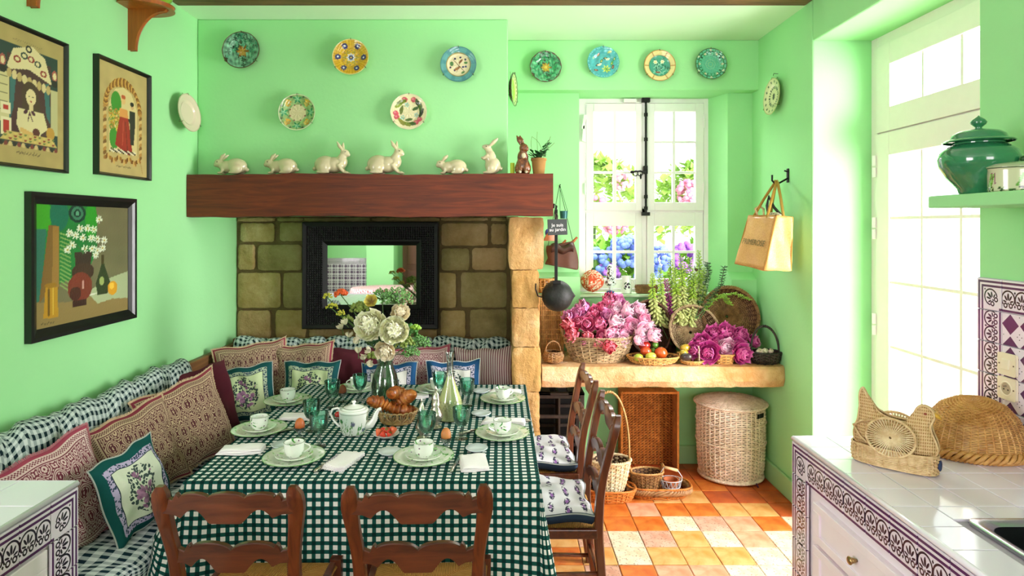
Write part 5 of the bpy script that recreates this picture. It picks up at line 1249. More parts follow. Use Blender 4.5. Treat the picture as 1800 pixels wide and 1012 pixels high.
def seat_pad(label, loc, yaw, seed):
    t = thing('chair_cushion', label, 'cushion', loc, (0, 0, R(yaw)), 'sprigged chair cushions')
    g, e = cushion_geo(.40, .40, .085, seed); g.tr(Matrix.Rotation(R(-90), 4, 'X')); link('cover', g, M_toile, t, smooth=True)
    s_ = Geo(); ee = [Matrix.Rotation(R(-90), 4, 'X') @ Vector(p) for p in e]; m = len(ee)
    v = [p + Vector((0, 0, .006)) for p in ee] + [p * 1.01 + Vector((0, 0, -.012)) for p in ee] + [p * .94 + Vector((0, 0, -.040)) for p in ee]
    s_.add(v, [(k, (k + 1) % m, m + (k + 1) % m, m + k) for k in range(m)] + [(m + k, m + (k + 1) % m, 2 * m + (k + 1) % m, 2 * m + k) for k in range(m)] + [tuple(2 * m + k for k in range(m))])
    link('underside', s_, M_navy, t, smooth=True); link('piping', Geo().tube(ee, .0035, 6, closed=True), M_piping, t); return t
seat_pad('white cushion with purple sprigs on the farther side chair', (.19, 3.43, .514), 92, 21)
seat_pad('white cushion with purple sprigs on the nearer side chair', (.20, 2.85, .514), 90, 22)
# ================= tableware
def prof_cup(): return [(1e-4, 0), (.024, 0), (.025, .004), (.036, .012), (.041, .03), (.043, .062), (.0405, .062), (.038, .03), (.03, .012), (1e-4, .008)]
CG = Geo().lathe(prof_cup(), 36)
def hnd(x0, z0, z1, r, out, n=12, th=.0035): return Geo().tube([(x0 + out * math.sin(PI * k / n), 0, z0 + (z1 - z0) * k / n) for k in range(n + 1)], th, 7)
cup_p = thing('teacup', 'tmp', 'cup'); link('bowl', CG, M_sprig, cup_p, smooth=True, angle=60); link('handle', hnd(.039, .014, .052, 0, .026), M_porc, cup_p, smooth=True)
link('rim', Geo().tube([(.042 * math.cos(a), .042 * math.sin(a), .062) for a in np.linspace(0, 2 * PI, 33)[:-1]], .0011, 5, closed=True), M_stem, cup_p)
def prof_plate(r): return [(1e-4, .002), (r * .55, .002), (r * .62, .004), (r * .99, .018), (r, .0195), (r * .985, .021), (r * .62, .008), (r * .55, .006), (1e-4, .006)]
pl_p = thing('dinner_plate', 'tmp', 'plate'); link('dish', Geo().lathe(prof_plate(.128), 48), M_sprig2, pl_p, smooth=True, angle=60)
link('rim_band', Geo().tube([(.1275 * math.cos(a), .1275 * math.sin(a), .0205) for a in np.linspace(0, 2 * PI, 49)[:-1]], .0014, 5, closed=True), M_dill, pl_p)
sc_p = thing('saucer', 'tmp', 'saucer'); link('dish', Geo().lathe(prof_plate(.078), 40), M_sprig2, sc_p, smooth=True, angle=60)
sets = [(517, 808, 'near edge of the table, left setting', 20, 519), (745, 808, 'near edge of the table, right setting', 60, 747), (456, 759, 'left side of the table beside the folded napkin', 140, 457),
        (506, 708, 'far left of the table by the floral cushions', 100, 519), (883, 766, 'right side of the table, nearer setting', 170, 882), (884, 705, 'far right corner of the table', 30, 883),
        (628, 686, 'far edge of the table left of the vase', 180, 624), (768, 688, 'far edge of the table behind the decanter', 20, 775)]
for k, (px, py, where, a, cx_) in enumerate(sets):
    p = T(px, py); f_ = dup if k else None
    lab = ['green sprigged dinner plate at the ', 'green sprigged saucer at the ', 'white teacup with green sprigs at the ']
    for q, (src, z) in enumerate(((pl_p, 0), (sc_p, .0075), (cup_p, .0155))):
        loc = (p.x, p.y, p.z + z)
        if k == 0: src.location = loc; src.rotation_euler = (0, 0, R(a)); src['label'] = lab[q] + where; src['group'] = ['breakfast plates on the table', 'saucers on the table', 'teacups on the table'][q]
        else: dup(src, loc, (0, 0, R(a)), lab[q] + where)
# goblets
gob = [(1e-4, 0), (.030, 0), (.031, .003), (.010, .009), (.007, .022), (.010, .034), (.007, .045), (.010, .058)]
bwl = [(.010, .058), (.026, .068), (.037, .088), (.041, .110), (.0425, .150), (.0405, .150), (.038, .110), (.034, .090), (.022, .072), (1e-4, .066)]
def facet(g, n, amt, z0):
    o = []
    for x, y, z in g.v:
        if z > z0 and z < .14: a = math.atan2(y, x); q = 1 + amt * abs(math.sin(a * n / 2)) * math.sin(min(1, (z - z0) / .05) * PI); o.append((x * q, y * q, z))
        else: o.append((x, y, z))
    g.v = o; return g
gb = thing('water_goblet', 'tmp', 'glass'); link('stem', Geo().lathe(gob, 24), M_clear, gb, smooth=True, angle=50)
link('bowl', facet(Geo().lathe(bwl, 40), 12, -.05, .06), M_greenglass, gb, smooth=True, angle=60)
link('rim', Geo().tube([(.0415 * math.cos(a), .0415 * math.sin(a), .150) for a in np.linspace(0, 2 * PI, 33)[:-1]], .0014, 5, closed=True), M_greenglass, gb, smooth=True)
G_ = [(548, 757, 'behind the nearer left goblet', .98), (561, 784, 'beside the egg cup, left of the teapot', 1.0), (584, 716, 'left, with a knife of light behind the teapot handle', .98), (633, 703, 'in front of the left far teacup', .97),
      (750, 784, 'in front of the silver casters', 1.0), (811, 771, 'right of the near egg cup', .98), (821, 713, 'right of the decanter neck', .98), (773, 700, 'behind the decanter', .97)]
G_[2] = (584, 716, 'directly behind and left of the teapot lid', .98)
for k, (px, py, wh, s) in enumerate(G_):
    p = T(px, py); lb = 'emerald green stemmed goblet ' + wh
    if k == 0: gb.location = p; gb['label'] = lb; gb['group'] = 'green goblets on the table'; gb.scale = (s,) * 3
    else: dup(gb, p, (0, 0, rnd(0, 3)), lb, scale=s)
# egg cups + eggs
M_egg = plain('brown_egg', 'c27a42', .45, nz=.08); M_egg2 = plain('dark_brown_egg', '8a4a2c', .45, nz=.1)
ep = [(1e-4, 0), (.024, 0), (.024, .003), (.008, .010), (.007, .022), (.014, .030), (.024, .042), (.026, .055), (.0235, .055), (.020, .042), (1e-4, .032)]
ecp = thing('egg_cup', 'tmp', 'egg cup'); link('cup', Geo().lathe(ep, 24), thin_glass('pressed_glass', (.80, .86, .88), .5), ecp, smooth=True, angle=50)
for k, (px, py, m, wh) in enumerate(((527, 771, M_egg2, 'left, in front of the folded napkin'), (784, 790, M_egg, 'near the middle front of the table'), (602, 706, M_egg2, 'at the back beside the left goblet'))):
    p = T(px, py); lb = 'small pressed glass egg cup ' + wh
    if k == 0: ecp.location = p; ecp['label'] = lb; ecp['group'] = 'egg cups'
    else: dup(ecp, p, None, lb)
    solo('egg', Geo().lathe([(.0225 * math.sin(t) * (1 - .10 * math.cos(t) * -1), -.030 * math.cos(t)) for t in np.linspace(1e-3, PI - 1e-3, 18)], 24), m if k != 0 else plain('orange_brown_egg', 'b5602c', .45, nz=.1), ['orange-brown egg in the left glass egg cup', 'light brown egg in the glass egg cup near the front', 'dark brown egg in the glass egg cup at the back'][k], 'egg', 'boiled eggs', loc=(p.x, p.y, p.z + .068), smooth=True)
# teapot
p = T(622, 761); tp = thing('teapot', 'white porcelain teapot painted with meadow flowers, centre left of the table', 'teapot', p, (0, 0, R(-6)))
def flowerpot_fn(p):
    pass
body = [(1e-4, 0), (.050, 0), (.056, .004), (.062, .025), (.067, .060), (.069, .100), (.070, .112), (.066, .118), (.058, .119), (.055, .116)]
bg_ = Geo().lathe(body, 96); 
big = Geo()
zz = np.interp(np.linspace(0, 1, 60), np.linspace(0, 1, len(body)), [q[1] for q in body]); rr_ = np.interp(np.linspace(0, 1, 60), np.linspace(0, 1, len(body)), [q[0] for q in body])
big.lathe(list(zip(rr_, zz)), 160)
uv = np.array(big.uv); A = uv[:, 0] * 2 * PI; Z = np.array([v[2] for v in big.v]); pt = Paint(A, Z, 'eceeea')
rs = random.Random(5)
for k in range(60):
    a = rs.uniform(0, 2 * PI); h_ = rs.uniform(.02, .085); d = rs.uniform(-.25, .25); pt.line(a, .006, a + d, h_, .0035, rs.choice(['4a7a3a', '6a9a4a', '8ab07a']))
    if k % 3 == 0:
        c = rs.choice(['d89a2c', '6a6a8a', '3f8a4a', '8a5a70', '3a7a44'])
        for q in range(6): b = q * PI / 3; pt.ell(a + d + .10 * math.cos(b), h_ + .0065 * math.sin(b), .06, .0042, c)
    else: pt.ell(a + d * .6, h_ * .6, .08, .0035, '5a9a4a', rs.uniform(-.3, .3))
pt.put((Z > .1035) & (Z < .1055), '6a7a5a'); big.c = pt.c.tolist()
link('body', big, V_glaze, tp, smooth=True, angle=60)
lid = link('lid', Geo().lathe([(.0575, .117), (.057, .120), (.045, .128), (.02, .135), (.007, .138), (.006, .144), (.011, .150), (.009, .156), (1e-4, .158)], 40), M_porc, tp, smooth=True)
link('lid_line', Geo().tube([(.050 * math.cos(a), .050 * math.sin(a), .1265) for a in np.linspace(0, 2 * PI, 49)[:-1]], .0010, 5, closed=True), M_stem, lid)
link('handle', Geo().tube([(-.064, 0, .108), (-.080, 0, .118), (-.105, 0, .112), (-.115, 0, .088), (-.100, 0, .058), (-.078, 0, .036), (-.063, 0, .030)], [.006, .0055, .005, .005, .005, .0055, .006], 10), M_porc, tp, smooth=True)
link('spout', Geo().tube([(.058, 0, .035), (.085, 0, .045), (.102, 0, .070), (.110, 0, .098), (.122, 0, .117), (.133, 0, .121)], [.019, .018, .014, .010, .008, .0085], 14), M_porc, tp, smooth=True)
# fruit dishes
def dish(label, px, py, r, name='glass_dish', mat=None):
    p = T(px, py); return solo(name, Geo().lathe([(1e-4, .001), (r * .6, .001), (r, .014), (r * .98, .017), (r * .6, .005), (1e-4, .005)], 28), mat or M_clearplate, label, 'dish', 'little glass dishes on the table', loc=p, smooth=True)
M_clearplate = plain('frosted_glass_dish', 'd4dee2', .15, nz=.06, coat=.5)
for k, (px, py, r, wh) in enumerate(((685, 798, .050, 'left of the near right teacup'), (497, 786, .050, 'behind the near left teacup'), (838, 792, .050, 'above the front right napkin'), (846, 730, .052, 'between the two right settings'), (846, 690, .050, 'beside the far right goblet'), (720, 690, .048, 'behind the croissants'))):
    dish('small round frosted glass dish ' + wh, px, py, r)
p = T(679, 768); solo('leaf_dish', Geo().lathe([(1e-4, .001), (.035, .001), (.060, .018), (.062, .020), (.036, .006), (1e-4, .006)], 32), M_porc, 'small white dish holding cut strawberries', 'dish', loc=p, smooth=True)
M_straw = plain('strawberry_red', 'd0331c', .3, nz=.3, ns=60, coat=.3); M_straw2 = plain('strawberry_orange', 'e0663a', .35, nz=.3, coat=.3)
for k, (dx, dy, dz_, m, s) in enumerate(((-.035, -.005, .028, M_straw2, 1.0), (-.012, -.025, .022, M_straw, .9), (.005, .0, .030, M_straw, 1.0), (.03, .012, .030, M_straw2, 1.1), (.018, -.022, .022, M_straw, .8), (-.02, .022, .024, M_straw, .9))):
    st = thing('strawberry', ['orange-red strawberry half at the left of the white dish', 'strawberry slice at the front of the white dish', 'green-topped strawberry in the middle of the white dish', 'round orange-red strawberry at the right of the white dish', 'small red strawberry at the front right of the white dish', 'red strawberry at the back of the white dish'][k], 'strawberry', (p.x + dx, p.y + dy, p.z + dz_), (rnd(-1, 1), rnd(-1, 1), rnd(0, 6)), 'strawberries')
    link('fruit', Geo().lathe([(1e-4, -.022 * s), (.006 * s, -.018 * s), (.013 * s, -.004 * s), (.016 * s, .006 * s), (.012 * s, .012 * s), (1e-4, .013 * s)], 14), m, st, smooth=True)
    lf = Geo()
    for q in range(5): a = q * 1.257; lf.add([(0, 0, .013 * s), (.006 * math.cos(a - .4), .006 * math.sin(a - .4), .014 * s), (.013 * s * math.cos(a), .013 * s * math.sin(a), .012 * s), (.006 * math.cos(a + .4), .006 * math.sin(a + .4), .014 * s)], [(0, 1, 2, 3)])
    link('leaves', lf, M_leaf, st)
p = T(594, 736); solo('glass_bowl', Geo().lathe([(1e-4, .001), (.022, .001), (.034, .02), (.032, .02), (.020, .005), (1e-4, .005)], 24), M_clear, 'small glass bowl with a cherry tomato left of the teapot', 'bowl', loc=p, smooth=True)
solo('cherry_tomato', Geo().ell((0, 0, 0), (.017, .017, .016), 10), plain('tomato_red', 'b8201c', .2, coat=.6), 'red cherry tomato in the glass bowl left of the teapot', 'tomato', loc=(p.x, p.y, p.z + .022), smooth=True)
# napkins
def napkin(label, px, py, w_, h_, yaw, fold=3, seed=0, scallop=False):
    p = T(px, py); t = thing('linen_napkin', label, 'napkin', p, (0, 0, R(yaw)), 'white linen napkins'); rs = random.Random(seed)
    for k in range(fold):
        n = 16; z0 = .002 + k * .0045; s = 1 - k * .03; v = []; ph = rs.uniform(0, 6)
        def fn(a, b):
            x, y = (a - .5) * w_ * s, (b - .5) * h_ * s; e = min(a, 1 - a, b, 1 - b)
            if scallop and e < .04: x += .003 * math.sin(b * 60); y += .003 * math.sin(a * 60)
            return (x + k * .002, y + k * .002, z0 + .003 * math.sin(a * 6 + ph) * math.sin(b * 5 + ph) + (.002 if e > .05 else -.0005))
        g = Geo().grid(fn, n * 3, n * 3); link('fold', g, M_linen, t, smooth=True, sol=.0025)
    return t
napkin('white napkin with scalloped edge lying right of the near left plate', 603, 812, .105, .19, -14, 3, 1, True)
napkin('white pointed napkin lying right of the near right plate', 832, 815, .115, .17, 8, 3, 2)
napkin('folded white napkin at the left edge of the table in front of a plate', 424, 793, .19, .09, 6, 4, 3)
napkin('long folded napkin lying behind the left plates', 535, 733, .25, .10, 8, 3, 4)
napkin('loosely rolled white napkin behind the nearer right teacup', 885, 744, .22, .07, -6, 4, 5)
napkin('small folded napkin behind the far right plate', 888, 690, .19, .06, -4, 3, 6)
napkin('folded napkin beside the glass vase at the far edge', 738, 697, .10, .08, 10, 3, 7)
# knives
def knife(label, px, py, yaw):
    t = thing('table_knife', label, 'knife', T(px, py) + Vector((0, 0, .006)), (0, 0, R(yaw)), 'silver table knives')
    link('handle', Geo().tube([(0, -.10, 0), (0, -.09, 0), (0, -.05, 0), (0, -.02, 0)], [.004, .0075, .006, .005], 10), M_silver, t, smooth=True)
    link('blade', Geo().poly([(-.006, -.02), (.006, -.02), (.007, .06), (.004, .09), (-.006, .095)], -.001, .001, 'z'), M_steel, t); return t
knife('silver knife right of the near left plate', 575, 815, -14); knife('silver knife right of the near right plate', 802, 815, -8)
knife('silver knife at the right setting beside the plate', 900, 737, 66); knife('silver knife behind the left plate', 527, 752, -48)
knife('silver knife left of the far right plate', 836, 757, -50)
# casters
def caster(label, px, py, s, r=1.0):
    t = thing('sugar_caster', label, 'shaker', T(px, py)); t.scale = (s * r, s * r, s)
    link('body', Geo().lathe([(1e-4, 0), (.028, 0), (.030, .006), (.012, .016), (.012, .022), (.030, .038), (.036, .055), (.028, .075), (.018, .095), (.017, .105)], 32), M_silver, t, smooth=True, angle=50)
    link('lid', Geo().lathe([(.020, .103), (.021, .110), (.019, .113), (.019, .135), (.015, .155), (.007, .168), (.004, .172), (.006, .178), (.003, .190), (1e-4, .194)], 32), M_silver, t, smooth=True, angle=50); return t
caster('slim bright silver sugar caster behind the goblet at the table centre', 741, 771, 1.0, .78)
caster('dark silver sugar caster beside the lemonade decanter', 766, 752, 1.08, .95)
# decanter
p = T(791, 737); dc = thing('glass_decanter', 'tall narrow-necked glass decanter of pale lemonade', 'decanter', p)
op = [(1e-4, 0), (.056, 0), (.060, .01), (.060, .05), (.064, .085), (.054, .12), (.035, .17), (.022, .21), (.0165, .24), (.0155, .30), (.020, .33), (.023, .342), (.020, .342), (.013, .30), (.014, .24)]
link('glass_body', Geo().lathe(op, 40), M_clear, dc, smooth=True, angle=60)
g = G('lemonade', C('e0e49c'), .25, 0, .3); M_lemonade = g.m
lg = Geo().lathe([(1e-4, .004), (.054, .004), (.058, .012), (.058, .05), (.062, .085), (.052, .12), (.033, .17), (.020, .208), (.017, .22), (1e-4, .22)], 40)
link('lemonade', lg, M_lemonade, dc, smooth=True, angle=60)
kn = Geo()
for j in range(4):
    for k in range(20):
        a = 2 * PI * (k + .5 * (j % 2)) / 20; z = .062 + j * .012; r_ = np.interp(z, [.05, .085, .12], [.060, .064, .054]); kn.ell((r_ * math.cos(a), r_ * math.sin(a), z), (.0035, .0035, .0045), 4)
link('cut_pattern', kn, M_clear, dc, kind='stuff', smooth=True)
# croissant basket
p = T(698, 742); cbk = thing('ceramic_bread_basket', 'openwork ceramic basket of hearts holding the croissants', 'basket', p)
M_cer = plain('cane_colour_ceramic', 'a88a5a', .4, nz=.2, ns=30, coat=.2)
link('base', Geo().lathe([(1e-4, 0), (.075, 0), (.080, .006), (.074, .01), (1e-4, .01)], 36, 1, .8), M_cer, cbk, smooth=True, angle=50)
for k in range(11):
    a0 = 2 * PI * k / 11; hg = Geo(); pts = []
    for t_ in np.linspace(0, 2 * PI, 25)[:-1]:
        hx = 16 * math.sin(t_) ** 3 / 17 * .034; hz = (13 * math.cos(t_) - 5 * math.cos(2 * t_) - 2 * math.cos(3 * t_) - math.cos(4 * t_)) / 17 * .032 + .038
        rad = .078 + hz * .42; a = a0 + hx / rad; pts.append((rad * math.cos(a), rad * .8 * math.sin(a), hz + .004))
    hg.tube(pts, .0042, 7, closed=True)
    for sx in (-.5, 0, .5): b = a0 + sx * .3; hg.tube([(.082 * math.cos(a0), .082 * .8 * math.sin(a0), .012), ((.078 + .058 * .42) * math.cos(b), (.078 + .058 * .42) * .8 * math.sin(b), .060)], .0022, 5)
    link('heart', hg, M_cer, cbk, smooth=True)
g = G('croissant_crust', C('8a4414'), .4, 0, .25); n = g.noise(14, 4, .6); k_ = g.noise(70, 2); g.col(g.ramp(n * .8 + k_ * .2, [(.32, C('4a1c08')), (.48, C('9a4c16')), (.68, C('d08a3c'))])); g.bump(k_, .2, .003); M_crois = g.m
def croissant_geo(L, r):
    L *= 2.1; r *= .84
    n = 60; pts = []; rad = []
    for i in range(n + 1):
        u = -1 + 2 * i / n; a = u * .95; R0 = L * .55; pts.append((R0 * math.sin(a), -R0 * (math.cos(a) - 1) * -1, 0)); e = (1 - abs(u) ** 2.0) ** .75
        st = (abs(u) * 4.2) % 1; rad.append(max(.003, r * e * (1.0 + .55 * (.5 - st)) ))
    return Geo().tube(pts, rad, 20, flat=1.0)
for k, (px, py, z, rx_, ry_, rz_, L, r, lb) in enumerate(((668, 708, .070, 10, 25, 25, .085, .035, 'golden croissant leaning out of the left of the ceramic basket'), (712, 700, .085, 20, -35, -20, .09, .038, 'tall dark croissant at the back of the ceramic basket'), (695, 690, .060, 0, 10, 60, .085, .034, 'dark croissant at the middle of the ceramic basket'), (710, 722, .065, 0, -12, 200, .085, .034, 'brown croissant at the front right of the ceramic basket'), (690, 715, .04, 0, 5, 100, .08, .03, 'croissant low in the middle of the ceramic basket'))):
    Y = 3.17 if k in (0, 3) else 3.22; X = (px - CX) / F * Y
    solo('croissant', croissant_geo(L, r), M_crois, lb, 'croissant', 'croissants in the basket', loc=(X, Y, H - (py - CY) / F * Y), rot=(R(rx_), R(ry_), R(rz_)), smooth=True)
# ================= wicker
W_gapshade = plain('shadowed_willow', '4a3020', .9, nz=.2)  # dark brown stands in for the shade inside the weave gaps
def pinterp(prof, t):
    d = [0]
    for a, b in zip(prof, prof[1:]): d.append(d[-1] + math.hypot(b[0] - a[0], b[1] - a[1]))
    q = t * d[-1]; return np.interp(q, d, [p[0] for p in prof]), np.interp(q, d, [p[1] for p in prof]), d[-1]
def sqp(a, sx, sy, ex):
    c, s = math.cos(a), math.sin(a); return sx * math.copysign(abs(c) ** ex, c), sy * math.copysign(abs(s) ** ex, s)
def weave(prof, rows, nst, wr, amp=None, sx=1, sy=1, ex=1.0, arc=None, t0=0, t1=1, flat=1.15, seg=4):
    """rows of strands alternately in front of and behind the stakes, following a profile (r,z)"""
    amp = wr * .9 if amp is None else amp; n = nst * seg; g = Geo()
    A = np.linspace(0, 2 * PI, n, endpoint=False) if arc is None else np.linspace(arc[0], arc[1], n)
    E_ = 1e-3
    for i in range(rows):
        t = t0 + (t1 - t0) * (i + .5) / rows; r, z, L = pinterp(prof, t); ra, za, _ = pinterp(prof, max(0, t - .01)); rb, zb_, _ = pinterp(prof, min(1, t + .01))
        T_ = np.array([rb - ra, zb_ - za]); T_ = T_ / (np.linalg.norm(T_) + 1e-9); N_ = np.array([T_[1], -T_[0]])
        v = []
        for k, a in enumerate(A):
            ux, uy = sqp(a, 1, 1, ex); o = amp * math.cos(nst * (k / n) * PI * 2 / 2 * 1.0 + i * PI) if False else amp * math.cos(PI * (k / seg) + i * PI)
            for q in range(4):
                b = PI / 2 * q + PI / 4; rr2 = r + N_[0] * (o + wr * math.cos(b)) + T_[0] * wr * flat * math.sin(b); zz2 = z + N_[1] * (o + wr * math.cos(b)) + T_[1] * wr * flat * math.sin(b)
                v.append((ux * rr2 * sx, uy * rr2 * sy, zz2))
        m = len(A); f = [(k * 4 + q, k * 4 + (q + 1) % 4, ((k + 1) % m) * 4 + (q + 1) % 4, ((k + 1) % m) * 4 + q) for k in range(m if arc is None else m - 1) for q in range(4)]
        g.add(v, f)
    return g
def stakes(prof, nst, r, sx=1, sy=1, ex=1.0, phase=.0, t1=1):
    g = Geo()
    for k in range(nst):
        a = 2 * PI * (k + phase) / nst; ux, uy = sqp(a, 1, 1, ex); pts = []
        for t in np.linspace(0, t1, 8): R_, z, _ = pinterp(prof, t); pts.append((ux * R_ * sx, uy * R_ * sy, z))
        g.tube(pts, r, 4)
    return g
def braid(R_, z, th, sx=1, sy=1, ex=1, n=3, twists=24, pts=None, up=.6):
    g = Geo()
    for s in range(n):
        P = []
        for k in range(twists * 5):
            a = 2 * PI * k / (twists * 5); ph = a * twists + 2 * PI * s / n; ux, uy = sqp(a, 1, 1, ex)
            P.append((ux * (R_ + th * math.cos(ph)) * sx, uy * (R_ + th * math.cos(ph)) * sy, z + th * up * math.sin(ph)))
        g.tube(P, th * .62, 5, closed=True)
    return g
def hoop(w_, h_, r, z0=0, n=24, lean=0, axis='x', wrap=True):
    pts = [((w_ / 2) * math.cos(PI * k / n) * (1 if axis == 'x' else 0), (w_ / 2) * math.cos(PI * k / n) * (0 if axis == 'x' else 1) + lean * math.sin(PI * k / n), z0 + h_ * math.sin(PI * k / n) ** .85) for k in range(n + 1)]
    g = Geo().tube(pts, r * .75, 6)
    if wrap:
        for s in (0, PI):
            P = []
            for k in range(n * 3 + 1):
                t = k / 3; i = min(int(t), n - 1); a = Vector(pts[i]).lerp(Vector(pts[i + 1]), t - i); ph = k * .9 + s
                P.append(a + Vector((0, r * .5 * math.cos(ph), r * .5 * math.sin(ph)) if axis == 'x' else (r * .5 * math.cos(ph), 0, r * .5 * math.sin(ph))))
            g.tube(P, r * .55, 5)
    return g
def basket(label, prof, rows, nst, wr, mat, loc, rot=(0, 0, 0), sx=1, sy=1, ex=1.0, rim=.008, base=True, name='wicker_basket', rimmat=None, inner=True, stake_r=None, flat=1.15, cat='basket', grp=None, seg=4):
    t = thing(name, label, cat, loc, rot, grp)
    link('weave', weave(prof, rows, nst, wr, sx=sx, sy=sy, ex=ex, flat=flat, seg=seg), mat, t, kind='stuff')
    link('stakes', stakes(prof, nst, stake_r or wr * 1.1, sx, sy, ex), mat, t, kind='stuff')
    if inner:   # thin dark sheet: its colour paints the shade seen between the strands
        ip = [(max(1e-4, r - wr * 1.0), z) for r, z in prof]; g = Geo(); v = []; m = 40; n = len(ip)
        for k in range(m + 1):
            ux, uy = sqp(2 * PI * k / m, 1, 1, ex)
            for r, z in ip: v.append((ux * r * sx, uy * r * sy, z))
        g.add(v, [(k * n + i, (k + 1) * n + i, (k + 1) * n + i + 1, k * n + i + 1) for k in range(m) for i in range(n - 1)]); link('gap_shade', g, W_gapshade, t)
    if base:
        r0, z0 = prof[0]
        if r0 > .01:
            ring = [sqp(2 * PI * k / 40, sx * r0, sy * r0, ex) for k in range(40)]; link('base', Geo().poly(ring, z0 - .002, z0 + .006, 'z'), mat, t)
    if rim: r1, z1 = prof[-1]; link('rim', braid(r1, z1 + rim * .3, rim * .7, sx, sy, ex, twists=max(10, int(r1 * 130))), rimmat or mat, t, smooth=True)
    return t
SH = .8355
def sl(px, Y): return (px - CX) / F * Y
# big peony basket
bk = basket('big oval weathered willow basket full of pink peonies, left on the slab', [(.17, .004), (.20, .05), (.222, .11), (.235, .165)], 13, 26, .0048, W_grey, (.655, 4.24, SH), sy=.62, rim=.012)
link('ear_handle', Geo().tube([(.235 + .0, .0, .16), (.245, -.03, .20), (.255, -.0, .225), (.245, .03, .20), (.235, .0, .16)], .008, 6), W_grey, bk, smooth=True)
link('ear_handle', Geo().tube([(-.235 + .0, .0, .16), (-.245, -.03, .20), (-.255, -.0, .225), (-.245, .03, .20), (-.235, .0, .16)], .008, 6), W_grey, bk, smooth=True)
# low fruit basket
fbk = basket('low oval honey-coloured basket of tomatoes and citrus on the slab', [(.115, .004), (.15, .02), (.172, .05)], 6, 30, .0035, W_honey, (sl(1148, 4.14), 4.14, SH), sx=1.0, sy=.60, rim=.007)
link('ear_handle', hoop(.07, .035, .005, 0, 12, axis='y').tr(Matrix.Translation((.170, 0, .04))), W_honey, fbk, smooth=True)
# tilted round basket
Ydish = 4.32
def dish_prof(R_, d): return [(.012, 0), (R_ * .55, 0), (R_ * .80, d * .12), (R_ * .93, d * .5), (R_, d)]
basket('round grey willow dish basket standing tilted between the two flower heaps', dish_prof(.172, .085), 26, 32, .0030, W_grey, (sl(1216, Ydish), Ydish + .03, H - (583 - CY) / F * Ydish - .01), rot=(R(68), R(8), 0), base=False, rim=.009)
basket('largest round brown willow tray basket leaning in the slab corner', dish_prof(.200, .07), 30, 36, .0034, W_brown, (sl(1281, 4.42), 4.46, H - (556 - CY) / F * 4.46), rot=(R(74), R(14), 0), base=False, rim=.013)
basket('dark oval basket standing behind the pink peonies', dish_prof(.15, .08), 18, 26, .0032, W_dark, (sl(1140, 4.40), 4.43, SH + .19), rot=(R(78), 0, 0), base=False, rim=.007, sy=1.25)
# trunk shaped dark basket behind
tk = basket('long dark brown wicker hamper behind the peonies against the wall', [(.20, .004), (.205, .12), (.21, .25)], 22, 34, .0045, W_dark, (sl(1135, 4.46) - .03, 4.50, SH), sx=1.22, sy=.24, ex=.45, rim=.008)
link('lid_band', Geo().box(-.26, .26, -.062, -.050, .255, .30).box(-.255, .255, -.06, .05, .262, .275), W_dark, tk, bev=.008)
link('loop_handle', Geo().tube([(-.20, -.07, .28), (-.21, -.09, .33), (-.17, -.09, .34), (-.16, -.07, .28)], .007, 6), M_blackmat, tk, smooth=True)
# tall narrow basket left and the little handled basket
tl = thing('wicker_fish_trap', 'tall narrow open willow basket standing by the pillar', 'basket', (sl(969, 4.36), 4.38, SH))
g = Geo()
for k in range(15): 
    x = -.075 + .15 * k / 14; g.tube([(x * .9, 0, 0), (x * 1.0, -.012 * math.sin(k), .2), (x * 1.06, .0, .42)], .0042, 5)
link('uprights', g, W_tan, tl, kind='stuff'); g = Geo()
for j in range(13):
    z = .02 + .40 * j / 12 * 1.0; 
    if 5 < j < 7: continue
    g.tube([(-.085 + .17 * k / 28, .006 * math.cos(PI * k / 2 + j * PI), z) for k in range(29)], .004, 4)
link('weave', g, W_tan, tl, kind='stuff'); link('side_frame', Geo().tube([(-.082, 0, 0), (-.088, 0, .43), (.088, 0, .43), (.082, 0, 0)], .008, 6), W_tan, tl)
link('back', Geo().box(-.07, .07, .015, .05, 0, .42), W_dark, tl)
hb = basket('little round brown basket with a hoop handle at the left end of the slab', [(.03, .003), (.062, .02), (.070, .05), (.055, .075)], 12, 18, .0036, W_brown, (sl(972, 4.16), 4.16, SH), rim=.006, rot=(R(0), 0, R(20)))
link('hoop_handle', hoop(.11, .075, .006, .07), W_brown, hb, smooth=True)
lb2 = basket('small pale basket hanging behind the cast iron ladle', [(.05, 0), (.065, .03), (.07, .10)], 8, 14, .0042, W_honey, (sl(960, 4.5), 4.50, SH + .435), rim=.006)
# basket of garlic
gk = basket('small black willow basket of garlic at the right end of the slab', [(.075, .004), (.092, .03), (.104, .075)], 8, 20, .0052, W_black, (sl(1346, 4.14), 4.15, SH), sy=.75, rim=.009)
link('hoop_handle', hoop(.185, .175, .010, .07, lean=.02), W_black, gk, smooth=True)
M_garlic = plain('garlic_skin', 'd8c4b0', .6, nz=.15)
for k in range(9):
    a = k * 2.4; r_ = .062 * math.sqrt(k / 9); solo('garlic_bulb', Geo().lathe([(1e-4, -.012), (.012, -.010), (.017, 0), (.011, .010), (.003, .018), (1e-4, .022)], 10), M_garlic, 'pinkish white garlic bulb in the small black basket', 'garlic', 'garlic bulbs', loc=(sl(1346, 4.14) + r_ * math.cos(a) - .01, 4.145 + r_ * .6 * math.sin(a), SH + .078 + rnd(0, .006)), rot=(rnd(-.8, .8), rnd(-.8, .8), 0), smooth=True)
